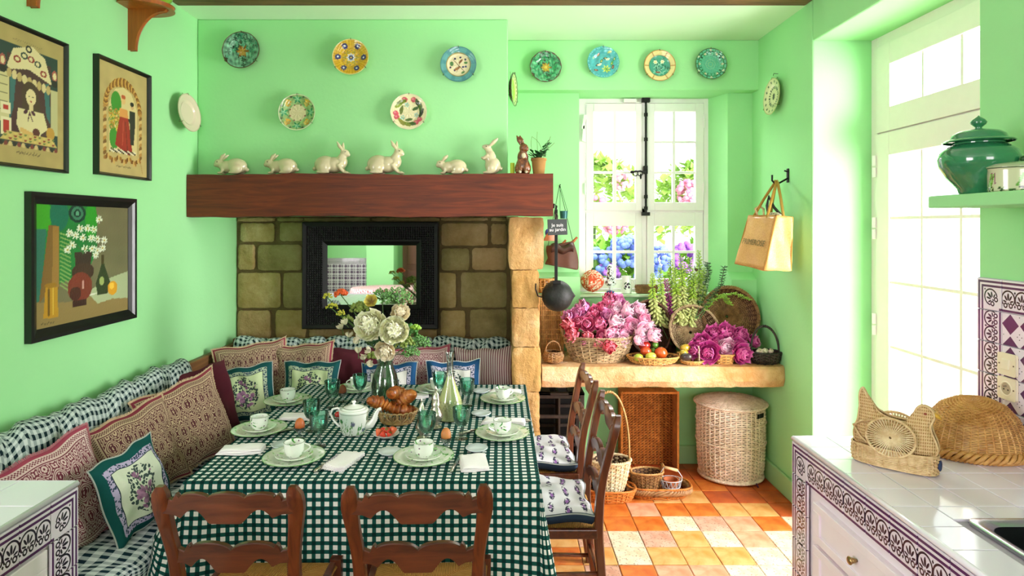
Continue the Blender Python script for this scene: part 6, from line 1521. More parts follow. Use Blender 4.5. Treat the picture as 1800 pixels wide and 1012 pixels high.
# small mango baskets
mb = basket('small shallow basket of mangoes and avocado on the slab', [(.045, .003), (.062, .012), (.072, .024)], 4, 20, .003, W_honey, (sl(1216, 4.12), 4.12, SH), sx=1.05, sy=.7, rim=.005)
link('hoop_handle', hoop(.03, .10, .004, .02, axis='y').tr(Matrix.Translation((.045, 0, 0))), W_cream, mb, smooth=True)
basket('small square basket holding the magenta peonies', [(.050, .003), (.058, .04), (.062, .062)], 6, 16, .0038, W_honey, (sl(1272, 4.15), 4.16, SH), ex=.5, rim=.006)
fr = [('mango', (1205, 611), .026, 'b8922c', 'yellow green mango at the back of the shallow basket', 4.17, 1.5), ('mango', (1202, 620), .024, 'a8902c', 'mango at the left of the shallow basket', 4.13, 1.3), ('avocado', (1206, 627), .026, '3a2c2c', 'dark avocado in the shallow basket', 4.09, 1.5),
      ('tomato', (1133, 607), .036, 'a8221a', 'deep red tomato at the back left of the fruit basket', 4.20, 1.1), ('tomato', (1135, 617), .030, 'c8481c', 'orange-red tomato behind the limes in the fruit basket', 4.14, 1.2), ('orange', (1162, 620), .040, 'c8521a', 'large bright orange at the right of the fruit basket', 4.13, 1.05),
      ('lime', (1151, 606), .022, '4f7a24', 'dark green lime at the back of the fruit basket', 4.22, 1.15), ('lime', (1148, 616), .017, '5a8a2a', 'small green lime in the middle of the fruit basket', 4.17, 1.1), ('lime', (1122, 628), .026, '9aa832', 'yellow-green lime at the left of the fruit basket', 4.09, 1.25), ('lemon', (1144, 626), .027, 'd4cc50', 'pale yellow lemon at the front of the fruit basket', 4.09, 1.3)]
for nm, (px, py), r_, c, lb, Y, el_ in fr:
    P = W(px, py, Y); t = thing(nm, lb, nm, P, (rnd(-.2, .2), rnd(-.2, .2), rnd(-.5, .5)), 'fruit in the slab baskets')
    link('fruit', Geo().ell((0, 0, 0), (r_ * el_, r_, r_ * .95), 14), plain('skin_' + c, c, .3, nz=.15, ns=12, coat=.3, bump=.05), t, smooth=True)
    link('stem_end', Geo().ell((0, -.0, r_ * .95), (.004, .004, .003), 5), M_stem, t)

# ---------------- peonies
def petal(L, Wd, cup, nu=5, nv=5, ruf=0, ph=0):
    def fn(a, b):
        y = a; x = (b - .5) * 2; ww = Wd * (math.sin(min(1, y * 1.15 + .12) * PI * .62) ** .8); r_ = ruf * math.sin(b * 14 + ph) * y * y
        return (x * ww, L * (math.sin(y * cup) / cup if cup > .01 else y) * (1 - .12 * x * x), L * ((1 - math.cos(y * cup)) / cup if cup > .01 else 0) + x * x * ww * .55 + r_)
    return Geo().grid(fn, nu, nv)
def peony_geo(r, layers, seed, openness=1.0, ruf=.12):
    rs = random.Random(seed); g = Geo()
    for (n, el, L, wd, cup) in layers:
        for k in range(n):
            az = 2 * PI * (k + rs.uniform(-.2, .2)) / n + el * 3; ll = rs.uniform(.84, 1.1); p = petal(L * r * ll, wd * r, cup, 5, 5, ruf * r * .6, rs.uniform(0, 6))
            M = Matrix.Rotation(az, 4, 'Z') @ Matrix.Rotation(R(el + rs.uniform(-8, 8)), 4, 'X') @ Matrix.Translation((0, r * .04, 0)); g.join(p, M)
    return g
full = [(7, -8, 1.05, .55, 1.3), (8, 12, 1.02, .5, 1.4), (8, 32, .95, .42, 1.5), (9, 50, .85, .34, 1.5), (8, 66, .72, .26, 1.5), (6, 80, .6, .2, 1.3)]
ball = [(6, 5, 1.25, .62, 1.9), (7, 25, 1.2, .55, 1.9), (7, 42, 1.05, .45, 1.8), (8, 58, .9, .32, 1.6), (8, 72, .75, .22, 1.3), (5, 85, .65, .16, 1)]
loose = [(6, 2, 1.2, .62, 1.0), (7, 24, 1.05, .52, 1.5), (8, 44, .9, .40, 1.7), (8, 60, .78, .30, 1.6), (7, 74, .66, .22, 1.4), (5, 84, .55, .15, 1)]
big = [(9, 2, 1.0, .40, 1.0), (10, 16, 1.0, .38, 1.3), (10, 30, .98, .34, 1.6), (10, 44, .92, .30, 1.8), (10, 57, .84, .25, 1.9), (9, 69, .74, .2, 1.9), (7, 81, .62, .16, 1.7)]
def pet_mat(name, inner, outer, edge=None):
    g = G(name, C(inner), .6, spec=.25); u, v = g.uv(); n = g.noise(8, 2)
    c = g.mix((u * .9 + n * .3).mn(1), C(inner), C(outer)); 
    if edge: c = g.mix(((u - .82) * 6).mx(0).mn(1), c, C(edge))
    g.col(c); g.set('Subsurface Weight', .0); return g.m
PM = {'coral': pet_mat('coral_peony', 'b02030', 'e0566c', 'f090a0'), 'hot': pet_mat('hot_pink_peony', 'c02c68', 'e86a9c', 'f4a0c4'), 'pink': pet_mat('pink_peony', 'd8689c', 'f0a4c8', 'f8cfe2'),
      'pale': pet_mat('pale_pink_peony', 'e08cb0', 'f4c6dc', 'fbe8f2'), 'magenta': pet_mat('magenta_peony', 'a01c70', 'd0489c', 'e884bc'), 'lilac': pet_mat('lilac_pink_peony', 'c0549c', 'e48cc4', 'f2b8dc'),
      'white': pet_mat('ivory_peony', 'c8c878', 'f0f0cc', 'fbfae8'), 'cream': pet_mat('cream_peony', 'd0b878', 'ece0c0', 'f4ecd8')}  # ivory's darker yellow-green inner tone paints shading deep between the petals
def pmesh(name, r, layers, seed, mat, ruf=.12):
    o = link(name, peony_geo(r, layers, seed, 1, ruf), mat, smooth=True); me = o.data; bpy.data.objects.remove(o); return me
PV = {}
def peony(px, py, Y, r, colr, kind, label, grp, aim=None, seed=0):
    k = (colr, kind, seed % 2)
    if k not in PV: PV[k] = pmesh('petals', 1.0, {'full': full, 'ball': ball, 'loose': loose, 'big': big}[kind], len(PV) + 3, PM[colr], .26 if kind == 'big' else .12)
    P = W(px, py, Y); ax_ = (aim or Vector((0, -1, .5))).normalized(); q = ax_.to_track_quat('Z', 'Y')
    t = thing('peony', label, 'flower', P - ax_ * r * .35, q.to_euler(), grp); t.rotation_euler = (q.to_matrix().to_4x4() @ Matrix.Rotation(rnd(0, 6), 4, 'Z')).to_euler()
    o = bpy.data.objects.new('petals', PV[k]); COL.objects.link(o); o.parent = t; o.scale = (r, r, r)
    st = link('stem', Geo().tube([(0, 0, 0), (0, 0, -r * .7), (.0, 0, -r * 1.6)], .004, 5), M_stem, t); return t
PL = [(325, 420, 60, 'coral'), (362, 495, 65, 'coral'), (480, 515, 55, 'coral'), (560, 560, 52, 'coral'), (645, 585, 60, 'coral'), (475, 415, 58, 'hot'), (572, 420, 60, 'hot'), (405, 395, 45, 'hot'), (320, 352, 52, 'lilac'), (440, 285, 62, 'lilac'),
      (530, 315, 55, 'hot'), (600, 280, 52, 'hot'), (640, 230, 60, 'hot'), (715, 228, 55, 'lilac'), (700, 300, 58, 'pale'), (790, 310, 66, 'pale'), (888, 305, 62, 'pale'), (630, 350, 55, 'lilac'), (695, 400, 76, 'pale'), (812, 430, 66, 'pink'),
      (918, 380, 62, 'pink'), (665, 490, 70, 'pink'), (745, 535, 52, 'pale'), (905, 480, 75, 'pale'), (985, 500, 62, 'pale'), (585, 500, 42, 'hot'), (760, 470, 48, 'pink'), (872, 540, 48, 'pale'), (440, 555, 36, 'hot'), (390, 325, 52, 'lilac'), (960, 435, 50, 'pale'), (500, 370, 46, 'hot')]
nm = {'coral': 'coral-red cup-shaped peony low in the big willow basket', 'hot': 'hot pink peony in the left half of the big willow basket', 'lilac': 'lilac-pink peony high at the back of the big willow basket', 'pale': 'very pale pink ruffled peony in the right half of the big heap', 'pink': 'mid-pink ruffled peony amid the pale ones of the big heap'}
ORD = ['first', 'second', 'third', 'fourth', 'fifth', 'sixth', 'seventh', 'eighth', 'ninth', 'tenth', 'eleventh', 'twelfth', 'thirteenth', 'fourteenth']
def rowlabels(L, names, cuts, tail):
    out = {}; rowsL = {}
    for k, q in enumerate(L): rowsL.setdefault(sum(q[1] > c for c in cuts), []).append((q[0], k))
    for r_, lst in rowsL.items():
        for i, (x, k) in enumerate(sorted(lst)): out[k] = names[L[k][3]] + ', ' + ORD[i] + ' from left in the ' + ['top', 'upper middle', 'lower middle', 'bottom'][r_] + ' row of ' + tail
    return out
RL = rowlabels(PL, {'coral': 'coral-red peony', 'hot': 'hot pink peony', 'lilac': 'lilac-pink peony', 'pale': 'very pale pink peony', 'pink': 'mid-pink peony'}, [340, 445, 520], 'the big heap')
for k, (zx, zy, zr, c) in enumerate(PL):
    px, py = 930 + zx * .2174, 480 + zy * .2174; Y = 4.40 - (py - 530) / 80 * .30; r = zr * .2174 / F * Y * 1.30
    peony(px, py, Y, r, c, 'ball' if c in ('coral',) or k % 3 == 0 else 'full', RL[k], 'peonies heaped in the big willow basket', Vector(((px - 1065) / 90, -1.0, .35 - (py - 570) / 90)), k)
ML = [(450, 600, 50, 'magenta'), (520, 600, 66, 'magenta'), (615, 615, 50, 'magenta'), (372, 655, 52, 'magenta'), (415, 720, 66, 'magenta'), (525, 690, 56, 'pale'), (600, 680, 52, 'magenta'), (622, 730, 62, 'magenta'), (700, 650, 40, 'magenta'), (330, 705, 46, 'magenta'), (470, 655, 45, 'magenta'), (570, 640, 45, 'magenta')]
RM = rowlabels(ML, {'magenta': 'magenta peony', 'pale': 'pale pink peony'}, [635, 672, 700], 'the magenta bunch')
for k, (zx, zy, zr, c) in enumerate(ML):
    px, py = 1130 + zx * .2767, 420 + zy * .2767; Y = 4.26 - (py - 585) / 45 * .16; r = zr * .2767 / F * Y * 1.28
    peony(px, py, Y, r, c, 'full', RM[k], 'magenta peonies', Vector(((px - 1272) / 70, -1, .4 - (py - 600) / 60)), k)

# ---------------- foxglove and greenery bunch
M_bud = plain('foxglove_bud_green', 'a9c84c', .5, nz=.3); M_bell = plain('foxglove_bell_cream', 'c6cc84', .5, nz=.15); M_bellp = plain('foxglove_bell_purple', 'b8509a', .5, nz=.2)
def ellc(c, r, nseg=6, M=None):
    p = [(math.sin(PI * i / 4) + 1e-5, -math.cos(PI * i / 4)) for i in range(5)]; g = Geo().lathe(p, nseg)
    g.v = [(x * r[0], y * r[1], z * r[2]) for x, y, z in g.v]
    if M is not None: g.tr(M)
    g.v = [(x + c[0], y + c[1], z + c[2]) for x, y, z in g.v]; return g
def spire(base, tip, bow, mats, label, seed, s=1.0, dens=60):
    rs = random.Random(seed); t = thing('foxglove', label, 'flower', base, (0, 0, 0), 'foxglove spires on the slab'); D = Vector(tip) - Vector(base); side = Vector((bow, 0, 0))
    P = [D * u + side * math.sin(u * PI) + Vector((0, 0, -abs(bow) * .4 * math.sin(u * PI) * 0)) for u in np.linspace(0, 1, 14)]
    link('stem', Geo().tube(P, [.0045 * (1 - .6 * k / 13) for k in range(14)], 5), M_stem, t, smooth=True)
    b1, b2 = Geo(), Geo(); L = D.length
    for k in range(dens):
        u = .30 + .70 * k / dens; i = min(12, int(u * 13)); p = P[i].lerp(P[i + 1], u * 13 - i); a = k * 2.4 + rs.uniform(-.3, .3); sz = (1.15 - u) * 1.15 * s * rs.uniform(.7, 1.15); d = Vector((math.cos(a), math.sin(a), -.55 if u < .8 else .3)).normalized()
        M = d.to_track_quat('Z', 'Y').to_matrix().to_4x4(); ln = .020 * sz + .004; (b1 if u > .66 else b2).join(ellc(p + d * (ln + .003), (.0075 * sz + .0022, .0075 * sz + .0022, ln), 5, M))
    link('buds', b1, mats[0], t, smooth=True, kind='stuff'); link('bells', b2, mats[1], t, smooth=True, kind='stuff'); return t
def bp(px, py, Y): return W(px, py, Y)
fx = [(1160, 470, 1180, -.02, 'g'), (1178, 455, 1190, .0, 'g'), (1196, 448, 1200, .01, 'g'), (1212, 452, 1206, .02, 'g'), (1228, 440, 1212, .03, 'g'), (1186, 470, 1196, .0, 'g'), (1204, 462, 1198, -.01, 'g'), (1238, 470, 1214, .02, 'g'), (1148, 480, 1180, -.05, 'g'), (1170, 490, 1188, 0, 'p'), (1155, 520, 1180, 0, 'p'), (1220, 480, 1206, .01, 'g'), (1190, 500, 1190, 0, 'm'), (1215, 510, 1202, 0, 'm')]
for k, (tx, ty, bx_, bow, kd) in enumerate(fx):
    Y = 4.40 + .05 * math.sin(k * 2.1); mats = {'g': (M_bud, M_bell), 'p': (M_bellp, M_bellp), 'm': (M_bell, M_bellp)}[kd]
    spire(bp(bx_, 606, Y), bp(tx, ty, Y + .04), bow, mats, {'g': 'green and cream', 'p': 'purple', 'm': 'mauve and cream'}[kd] + ' foxglove spire, ' + ORD[sorted(range(14), key=lambda q: fx[q][0]).index(k)] + ' from left by its tip in the bunch', k, 1.35, 96)
for k, (pts, lb) in enumerate(((((1225, 560), (1250, 522), (1268, 500), (1273, 470)), 'dark green upright sprig right of the lidded jar'), (((1222, 560), (1262, 520), (1290, 516), (1316, 526)), 'light green arching sprig over the largest round basket'), (((1230, 560), (1252, 528), (1272, 520), (1283, 535)), 'green arching sprig drooping over the round baskets'), (((1222, 560), (1240, 500), (1246, 480), (1243, 462)), 'dark leafy sprig in front of the lidded jar'))):
    Y = 4.34; t = thing('leafy_sprig', lb, 'foliage', W(*pts[0], Y), (0, 0, 0), 'arching sprigs'); P = []; pp = [W(a, b, Y - .03 * i) - t.location for i, (a, b) in enumerate(pts)]
    for i in range(3):
        for q in range(6): P.append(pp[i].lerp(pp[i + 1], q / 6))
    P.append(pp[3]); link('stem', Geo().tube(P, .003, 5), M_stem, t); b = Geo()
    for i in range(3, len(P)):
        for q in range(7): a = q * .9 + i; d = Vector((math.cos(a), math.sin(a), rnd(-.3, .6))).normalized(); b.join(ellc(P[i] + d * .014, (.004, .0025, .013), 5, d.to_track_quat('Z', 'Y').to_matrix().to_4x4()))
    link('leaves', b, M_leafdk if k in (0, 3) else M_leafy, t, kind='stuff', smooth=True)

# ---------------- bouquet in the glass vase
VP = Vector(((677 - CX) / F * 3.47, 3.47, TZ))
vs = thing('glass_vase', 'tall clear glass vase holding the ivory peony bouquet', 'vase', VP)
vprof = [(1e-4, 0), (.055, 0), (.062, .01), (.074, .06), (.076, .11), (.064, .17), (.046, .21), (.042, .235), (.050, .255)]
link('glass_body', Geo().lathe(vprof, 36), M_vase, vs, smooth=True, angle=70)
link('glass_foot', Geo().lathe([(1e-4, .001), (.053, .001), (.058, .012), (1e-4, .016)], 30), thin_glass('vase_foot', (.7, .8, .72), .8), vs, smooth=True)
g = Geo()
for k in range(16):
    a = k * 2.4; r0 = .05 * math.sqrt((k + 1) / 16); g.tube([(r0 * math.cos(a), r0 * math.sin(a), .015), (r0 * .5 * math.cos(a + .5), r0 * .5 * math.sin(a + .5), .15), (.028 * math.cos(a + .9), .028 * math.sin(a + .9), .25)], .0042, 6)
link('flower_stems', g, M_leafdk, vs, kind='stuff'); link('water', Geo().lathe([(1e-4, .002), (.054, .003), (.060, .012), (.072, .06), (.074, .11), (.063, .165), (1e-4, .166)], 32), thin_glass('vase_water', (.82, .92, .84), .1), vs, smooth=True)
for px, py, Y, r, c, kd, lb, aim in ((652, 572, 3.40, .108, 'white', 'big', 'largest ivory peony, left in the vase bouquet', (-.25, -1, .35)), (694, 580, 3.36, .096, 'white', 'big', 'open ivory peony facing out at the centre right of the bouquet', (.15, -1, .15)), (702, 549, 3.46, .066, 'cream', 'big', 'blush cream peony at the top right of the bouquet', (.6, -1, .5)), (677, 615, 3.36, .068, 'cream', 'big', 'small cream peony hanging lowest in the bouquet', (0, -1, -.2))):
    peony(px, py, Y, r, c, kd, lb, 'ivory peonies in the vase', Vector(aim), 1)
rs = random.Random(9); M_pea = plain('cream_sweet_pea', 'dcd4b8', .6, nz=.15)
PEA = ((601, 578), (612, 592), (622, 603), (630, 620), (640, 632), (608, 570), (632, 596), (645, 640), (652, 618))
for k, (px, py) in enumerate(PEA):
    t = thing('sweet_pea', 'cream sweet pea, ' + ORD[sorted(range(9), key=lambda q: PEA[q][1]).index(k)] + ' from the top at the left of the bouquet', 'flower', W(px, py, 3.42), (rnd(-1, 1), rnd(-1, 1), rnd(0, 6)), 'sweet peas in the bouquet')
    g = Geo()
    for q in range(5): g.join(petal(.030, .020, .9, 4, 4, .004, q), Matrix.Rotation(q * 1.25, 4, 'Z') @ Matrix.Rotation(R(25 + 12 * q), 4, 'X'))
    link('petals', g, M_pea, t, smooth=True); link('stem', Geo().tube([(0, 0, 0), (.0, .01, -.03)], .002, 5), M_stem, t)
def umbel(name, label, px, py, Y, r, mat, n=60, grp='greenery in the vase bouquet', dot=.006, flat=.6, ext=None, m2=None):
    P = W(px, py, Y); root = VP + Vector((0, 0, .24)) - P; t = thing(name, label, 'foliage', P, (0, 0, 0), grp); rr3 = random.Random(int(px * 7 + py)); g = Geo(); s_ = Geo().tube([(0, 0, -r * .2), root * .5 + Vector((0, 0, .02)), root], .0028, 5)
    for k in range(n):
        a = rr3.uniform(0, 2 * PI); q = math.sqrt(rr3.random()); p = Vector((r * q * math.cos(a), r * q * math.sin(a) * .6, r * flat * (1 - q * q) + rr3.uniform(-.25, .25) * r)); g.join(ellc(p, (dot, dot, dot), 5))
        if k % 3 == 0: s_.tube([(0, 0, -r * .2), tuple(p)], .0010, 4)
    link('florets', g, mat, t, kind='stuff', smooth=True); link('stem', s_, m2 or M_stem, t); return t
M_org = plain('orange_alstroemeria', 'd0521c', .5, nz=.3); M_yel = plain('yellow_dill_flower', 'c4c040', .6, nz=.2); M_hyd = plain('green_viburnum', '7d8f40', .6, nz=.3)
for a in (('dill_head', 'feathery pale green dill head at the top of the bouquet', 697, 528, 3.47, .095, M_dill, 260, .0042), ('dill_head', 'feathery dill head left of the topmost one', 672, 522, 3.50, .065, M_dill, 150, .0042), ('viburnum_head', 'olive green viburnum head behind the largest peony', 632, 545, 3.50, .058, M_hyd, 90, .008), ('viburnum_head', 'olive viburnum head at the right under the open peony', 712, 605, 3.42, .055, M_hyd, 90, .008),
          ('fennel_head', 'yellow fennel head at the far left of the bouquet', 583, 540, 3.48, .035, M_yel, 34, .005), ('fennel_head', 'yellow fennel head highest at the left', 576, 522, 3.50, .030, M_yel, 26, .005), ('fennel_head', 'small yellow fennel head below the orange blossom', 600, 552, 3.48, .028, M_yel, 24, .005), ('orange_blossom', 'orange blossom cluster at the upper left of the bouquet', 600, 517, 3.50, .036, M_org, 44, .009),
          ('ladys_mantle', 'frothy green spray reaching out at the right of the bouquet', 738, 605, 3.44, .062, M_dill, 150, .0042), ('ladys_mantle', 'frothy green spray lower right over the cushions', 722, 622, 3.42, .05, M_dill, 110, .0042), ('viburnum_head', 'small olive sprig low at the left of the bouquet', 612, 562, 3.46, .028, M_hyd, 26, .008), ('leafy_sprig', 'bright green leafy sprig right of the open peony', 731, 577, 3.46, .028, M_leafy, 20, .009), ('leafy_filler', 'dark green leaves behind the middle of the bouquet', 668, 600, 3.50, .075, M_leafdk, 120, .010), ('leafy_filler', 'mid green leaves behind the right of the bouquet', 715, 588, 3.52, .075, M_leaf, 110, .010), ('viburnum_head', 'olive viburnum head low behind the hanging cream peony', 655, 628, 3.42, .035, M_hyd, 40, .008)):
    umbel(a[0], a[1], a[2], a[3], a[4], a[5], a[6], a[7], dot=a[8])
pz = thing('pansy', 'yellow pansy with dark heart at the top of the bouquet', 'flower', W(653, 531, 3.43), (R(60), 0, 0)); g = Geo()
for q in range(5): g.join(petal(.042, .028, .5, 4, 4, .003, q), Matrix.Rotation(q * 1.257, 4, 'Z') @ Matrix.Rotation(R(15), 4, 'X'))
link('petals', g, pet_mat('pansy_yellow', '4a1420', 'c8b84a', 'd8cc70'), pz, smooth=True)

# ---------------- things on the sill and behind
zs_ = 1.2475
t = thing('fabric_pumpkin', 'round orange-red patterned fabric pumpkin at the left of the window sill', 'ornament', (sl(1041, 4.68), 4.68, zs_ + .004)); g = Geo()
def pk(a, b):
    th = a * 2 * PI; ph = b * PI; lob = 1 + .10 * abs(math.sin(th * 4)) * math.sin(ph); return (.082 * lob * math.sin(ph) * math.cos(th), .07 * lob * math.sin(ph) * math.sin(th), .086 - .086 * math.cos(ph) * (1 - .12 * math.sin(ph)))
g.grid(pk, 64, 20); gg = G('paisley_red_cotton', C('c8442a'), .85); n = gg.noise(22, 3, .6, None, 2); k_ = gg.vor(16); gg.col(gg.mix((n > .53) * (n < .60), gg.mix(k_ < .35, C('d0502c'), C('b83a24')), C('e4dcc0'))); 
link('stuffed_body', g, gg.m, t, smooth=True); link('stalk', Geo().tube([(0, 0, .165), (.008, 0, .185)], [.010, .005], 8), M_leafdk, t, smooth=True)
def blueware(name, col='1c2c6c', base='eceef2', th=.55, sc=34, col2=None):
    g = G(name, C(base), .15, 0, .6); n = g.noise(sc, 3, .5, None, 1.2); m = g.vor(sc * .5); c = g.mix(n > th, C(base), C(col)); 
    if col2: c = g.mix((m < .24), c, C(col2))
    g.col(c); return g.m
M_bw = blueware('black_sprigged_ware', '22262e'); M_bw2 = blueware('plum_sprigged_jar', '2c3a5a', 'e8eae4', .57, 30, '5c1a2c')
t = thing('ceramic_cruet', 'white ceramic tiered vase with black sprigs on the sill', 'vase', (sl(1073, 4.68), 4.68, zs_ + .001))
link('body', Geo().lathe([(1e-4, 0), (.028, 0), (.028, .01), (.010, .02), (.012, .04), (.030, .055), (.042, .068), (.040, .085), (.026, .098), (.034, .115), (.024, .13), (.030, .145), (.022, .16), (.026, .18), (.022, .20), (.010, .212), (1e-4, .215)], 28), M_bw, t, smooth=True, angle=50)
link('foot', Geo().lathe([(1e-4, 0), (.032, 0), (.030, .012), (.012, .02), (1e-4, .021)], 24), plain('blue_glazed_foot', '2a4a88', .15, coat=.7), t, smooth=True)
t = thing('ceramic_jug', 'small white jug painted with a plum sprig on the sill', 'jug', (sl(1101, 4.66), 4.66, zs_ + .001))
link('body', Geo().lathe([(1e-4, 0), (.036, 0), (.038, .004), (.034, .10), (.038, .128), (.035, .128), (.031, .10), (1e-4, .01)], 28), M_porc, t, smooth=True, angle=50); link('handle', hnd(.035, .03, .105, 0, .028), M_porc, t, smooth=True)
g = Geo()
for dx, dz_ in ((-.010, .052), (.012, .046), (.002, .068)): g.join(ellc((dx, -.0345, dz_), (.009, .003, .010), 8))
pm = link('painted_plums', g, plain('painted_plum', '33203a', .2, coat=.6), t, smooth=True); g = Geo()
for dx, dz_, a in ((-.014, .075, .8), (.014, .072, -.8), (-.016, .036, 2.2)): g.join(ellc((dx, -.0345, dz_), (.005, .002, .013), 6, Matrix.Rotation(a, 4, 'Y')))
link('painted_leaves', g, M_leafdk, t, smooth=True)
basket('small rectangular brown basket on the window sill', [(.062, .002), (.066, .03), (.068, .055)], 6, 26, .0038, W_brown, (sl(1136, 4.67), 4.67, zs_ + .001), sx=1.15, sy=.6, ex=.4, rim=.005)
t = thing('lidded_jar', 'white lidded jar with plum and blue flowers at the right of the sill', 'jar', (sl(1231, 4.62), 4.625, 1.10 + .148))
link('body', Geo().lathe([(1e-4, 0), (.045, 0), (.048, .01), (.058, .04), (.066, .10), (.064, .15), (.052, .175), (.052, .18)], 32), M_bw2, t, smooth=True, angle=50)
link('lid', Geo().lathe([(.056, .178), (.060, .182), (.058, .192), (.04, .21), (.016, .222), (.006, .226), (.008, .236), (.004, .246), (1e-4, .247)], 32), M_bw2, t, smooth=True, angle=50)
link('blue_band', Geo().tube([(.0475 * math.cos(a), .0475 * math.sin(a), .012) for a in np.linspace(0, 2 * PI, 33)[:-1]], .004, 6, closed=True), plain('cobalt_band', '24409a', .2, coat=.6), t, smooth=True)

# ---------------- plant pot on the beam
t = thing('potted_plant', 'little terracotta pot of ivy with bare twigs on the right end of the mantel beam', 'plant', (rx(947), 3.965, zb))
link('pot', Geo().lathe([(1e-4, 0), (.036, 0), (.046, .085), (.050, .086), (.050, .10), (.044, .10), (.042, .07), (1e-4, .07)], 28), plain('weathered_pot', '9a7038', .85, nz=.3, ns=12), t, smooth=True, angle=45)
g = Geo(); rs = random.Random(12)
for k in range(120):
    a = rs.uniform(0, 6.28); q = rs.uniform(0, .06); z = .09 + rs.uniform(0, .045) + max(0, math.cos(a)) * q * 1.6; p = Vector((q * math.cos(a) + .008, q * math.sin(a) * .7, z)); d = Vector((math.cos(a), math.sin(a), rs.uniform(-.3, 1))).normalized()
    M = Matrix.Translation(p) @ d.to_track_quat('Y', 'Z').to_matrix().to_4x4(); s = rs.uniform(.018, .030); g.add([tuple(M @ Vector(c)) for c in ((0, 0, 0), (s * .5, s * .6, .002), (0, s * 1.4, 0), (-s * .5, s * .6, .002))], [(0, 1, 2, 3)])
link('leaves', g, M_leafdk, t, kind='stuff'); g = Geo()
for (a, b, c) in (((-.02, 0, .09), (-.06, 0, .16), (-.045, 0, .235)), ((0, 0, .09), (-.015, 0, .18), (-.01, 0, .27)), ((.02, 0, .1), (.03, 0, .20), (-.045, 0, .24)), ((.03, 0, .1), (.055, 0, .18), (.075, 0, .24)), ((.035, 0, .14), (.07, 0, .17), (.10, 0, .20))):
    P = [Vector(a).lerp(Vector(b), k / 5).lerp(Vector(b).lerp(Vector(c), k / 5), k / 5) for k in range(6)]; g.tube(P, .0013, 4)
link('twigs', g, M_twig, t, kind='stuff')
solo('yellow_candle', Geo().cyl((0, 0, 0), .014, .075, 16), plain('chartreuse_wax', 'b8d030', .5), 'short yellow-green candle stub behind the brown hare', 'candle', loc=(rx(901), 4.0, zb), smooth=True, angle=50)

# ---------------- hanging things beside the pillar
HX = (977 - CX) / F * 3.97
ld = thing('iron_ladle', 'long-handled black cast iron ladle hanging from the mantel beam end', 'ladle', (HX, 3.95, 1.76))
zt_ = lambda py, Y=3.95: H - (py - CY) / F * Y
link('handle', Geo().box(-.010, .010, -.004, .004, zt_(497) - 1.76, zt_(368) - 1.76).tube([(0, 0, zt_(368) - 1.76), (.004, .0, zt_(362) - 1.76), (-.01, 0, zt_(358) - 1.76), (-.016, 0, zt_(366) - 1.76)], .006, 6), M_iron, ld, bev=.002)
bw_ = Geo(); rB = .100; pr = [(rB * math.sin(a), -rB * .95 * math.cos(a)) for a in np.linspace(.01, PI / 2, 14)] + [(rB * .94, 0)] + [(rB * .94 * math.sin(a), -rB * .88 * math.cos(a)) for a in np.linspace(PI / 2, .01, 12)]
bw_.lathe(pr, 40); 
def spout_fix(v):
    x, y, z = v; a = math.atan2(y, x); return (x * (1 + .16 * math.exp(-(a / .16) ** 2) * max(0, (z + .05) / .05 if z > -.05 else 0)), y, z)
bw_.v = [spout_fix(v) for v in bw_.v]
link('bowl', bw_, M_castiron, ld, loc=(.012, .045, zt_(521) - 1.76), rot=(R(-97), 0, R(0)), smooth=True, angle=60)
link('joint', Geo().box(-.022, .030, -.012, .006, zt_(499) - 1.76, zt_(493) - 1.76), M_iron, ld, bev=.003)
link('side_hook', Geo().tube([(-.088, .0, zt_(522) - 1.76), (-.115, 0, zt_(520) - 1.76), (-.13, 0, zt_(508) - 1.76), (-.128, 0, zt_(498) - 1.76)], .0045, 6), M_iron, ld, smooth=True)
solo('iron_nail', Geo().tube([(.3185, 3.96, 1.877), (HX - .016, 3.955, 1.875), (HX - .012, 3.953, 1.892)], .005, 6), M_iron, 'iron nail in the beam end from which the ladle hangs', 'hook')
sg = thing('slate_sign', 'small dark slate sign with white French writing hung over the ladle handle', 'sign', (sl(980, 3.92), 3.925, zt_(399, 3.925)), (0, R(-2), 0))
link('board', Geo().box(-.062, .062, -.003, .003, -.050, .050), plain('slate_grey', '3c3f40', .6, nz=.15), sg, bev=.002)
link('lettering', text_geo('Je suis\nau jardin', .030, .0005, .95), M_white, sg, loc=(0, -.0038, -.002), rot=(R(90), 0, 0))
link('string', Geo().tube([(-.004, 0, .046), (-.010, .006, .075), (0, .010, .09), (.006, .004, .07), (.002, 0, .046)], .0018, 5), M_twig, sg)
# teal tin, pouch with secateurs on a wall nail behind
solo('wall_nail', Geo().tube([(sl(984, 4.58), 4.60, zt_(326, 4.58)), (sl(984, 4.58), 4.54, zt_(325, 4.58))], .004, 6), M_iron, 'nail in the window wall holding the strings left of the window', 'hook')
ph = thing('leather_pouch', 'brown leather garden pouch with secateurs hanging on a cord left of the window', 'pouch', (sl(987, 4.5), 4.50, zt_(447, 4.5)))
def pouch(a, b):
    th = a * 2 * PI; z = -.09 + .17 * b; wx_ = .115 - .02 * b + .012 * math.sin(th * 3 + b * 5); d = .03 + .028 * b + .004 * math.sin(th * 5); return (wx_ * math.cos(th), d * math.sin(th), z + .018 * math.cos(th) * b - .02 * math.cos(th) * (1 - b))
pg = Geo().grid(pouch, 40, 12); pg.f.append(tuple(k * 13 for k in range(40)))
link('pouch_body', pg, plain('brown_leather', '5a3424', .6, nz=.2, ns=30, bump=.15), ph, smooth=True, sol=.004)
link('flap', Geo().grid(lambda a, b: ((a - .5) * .16, -.052 - .03 * math.sin(b * PI), .075 - .06 * b + .01 * math.sin(a * 9)), 14, 8), plain('dark_leather_flap', '40241a', .6), ph, smooth=True, sol=.003)
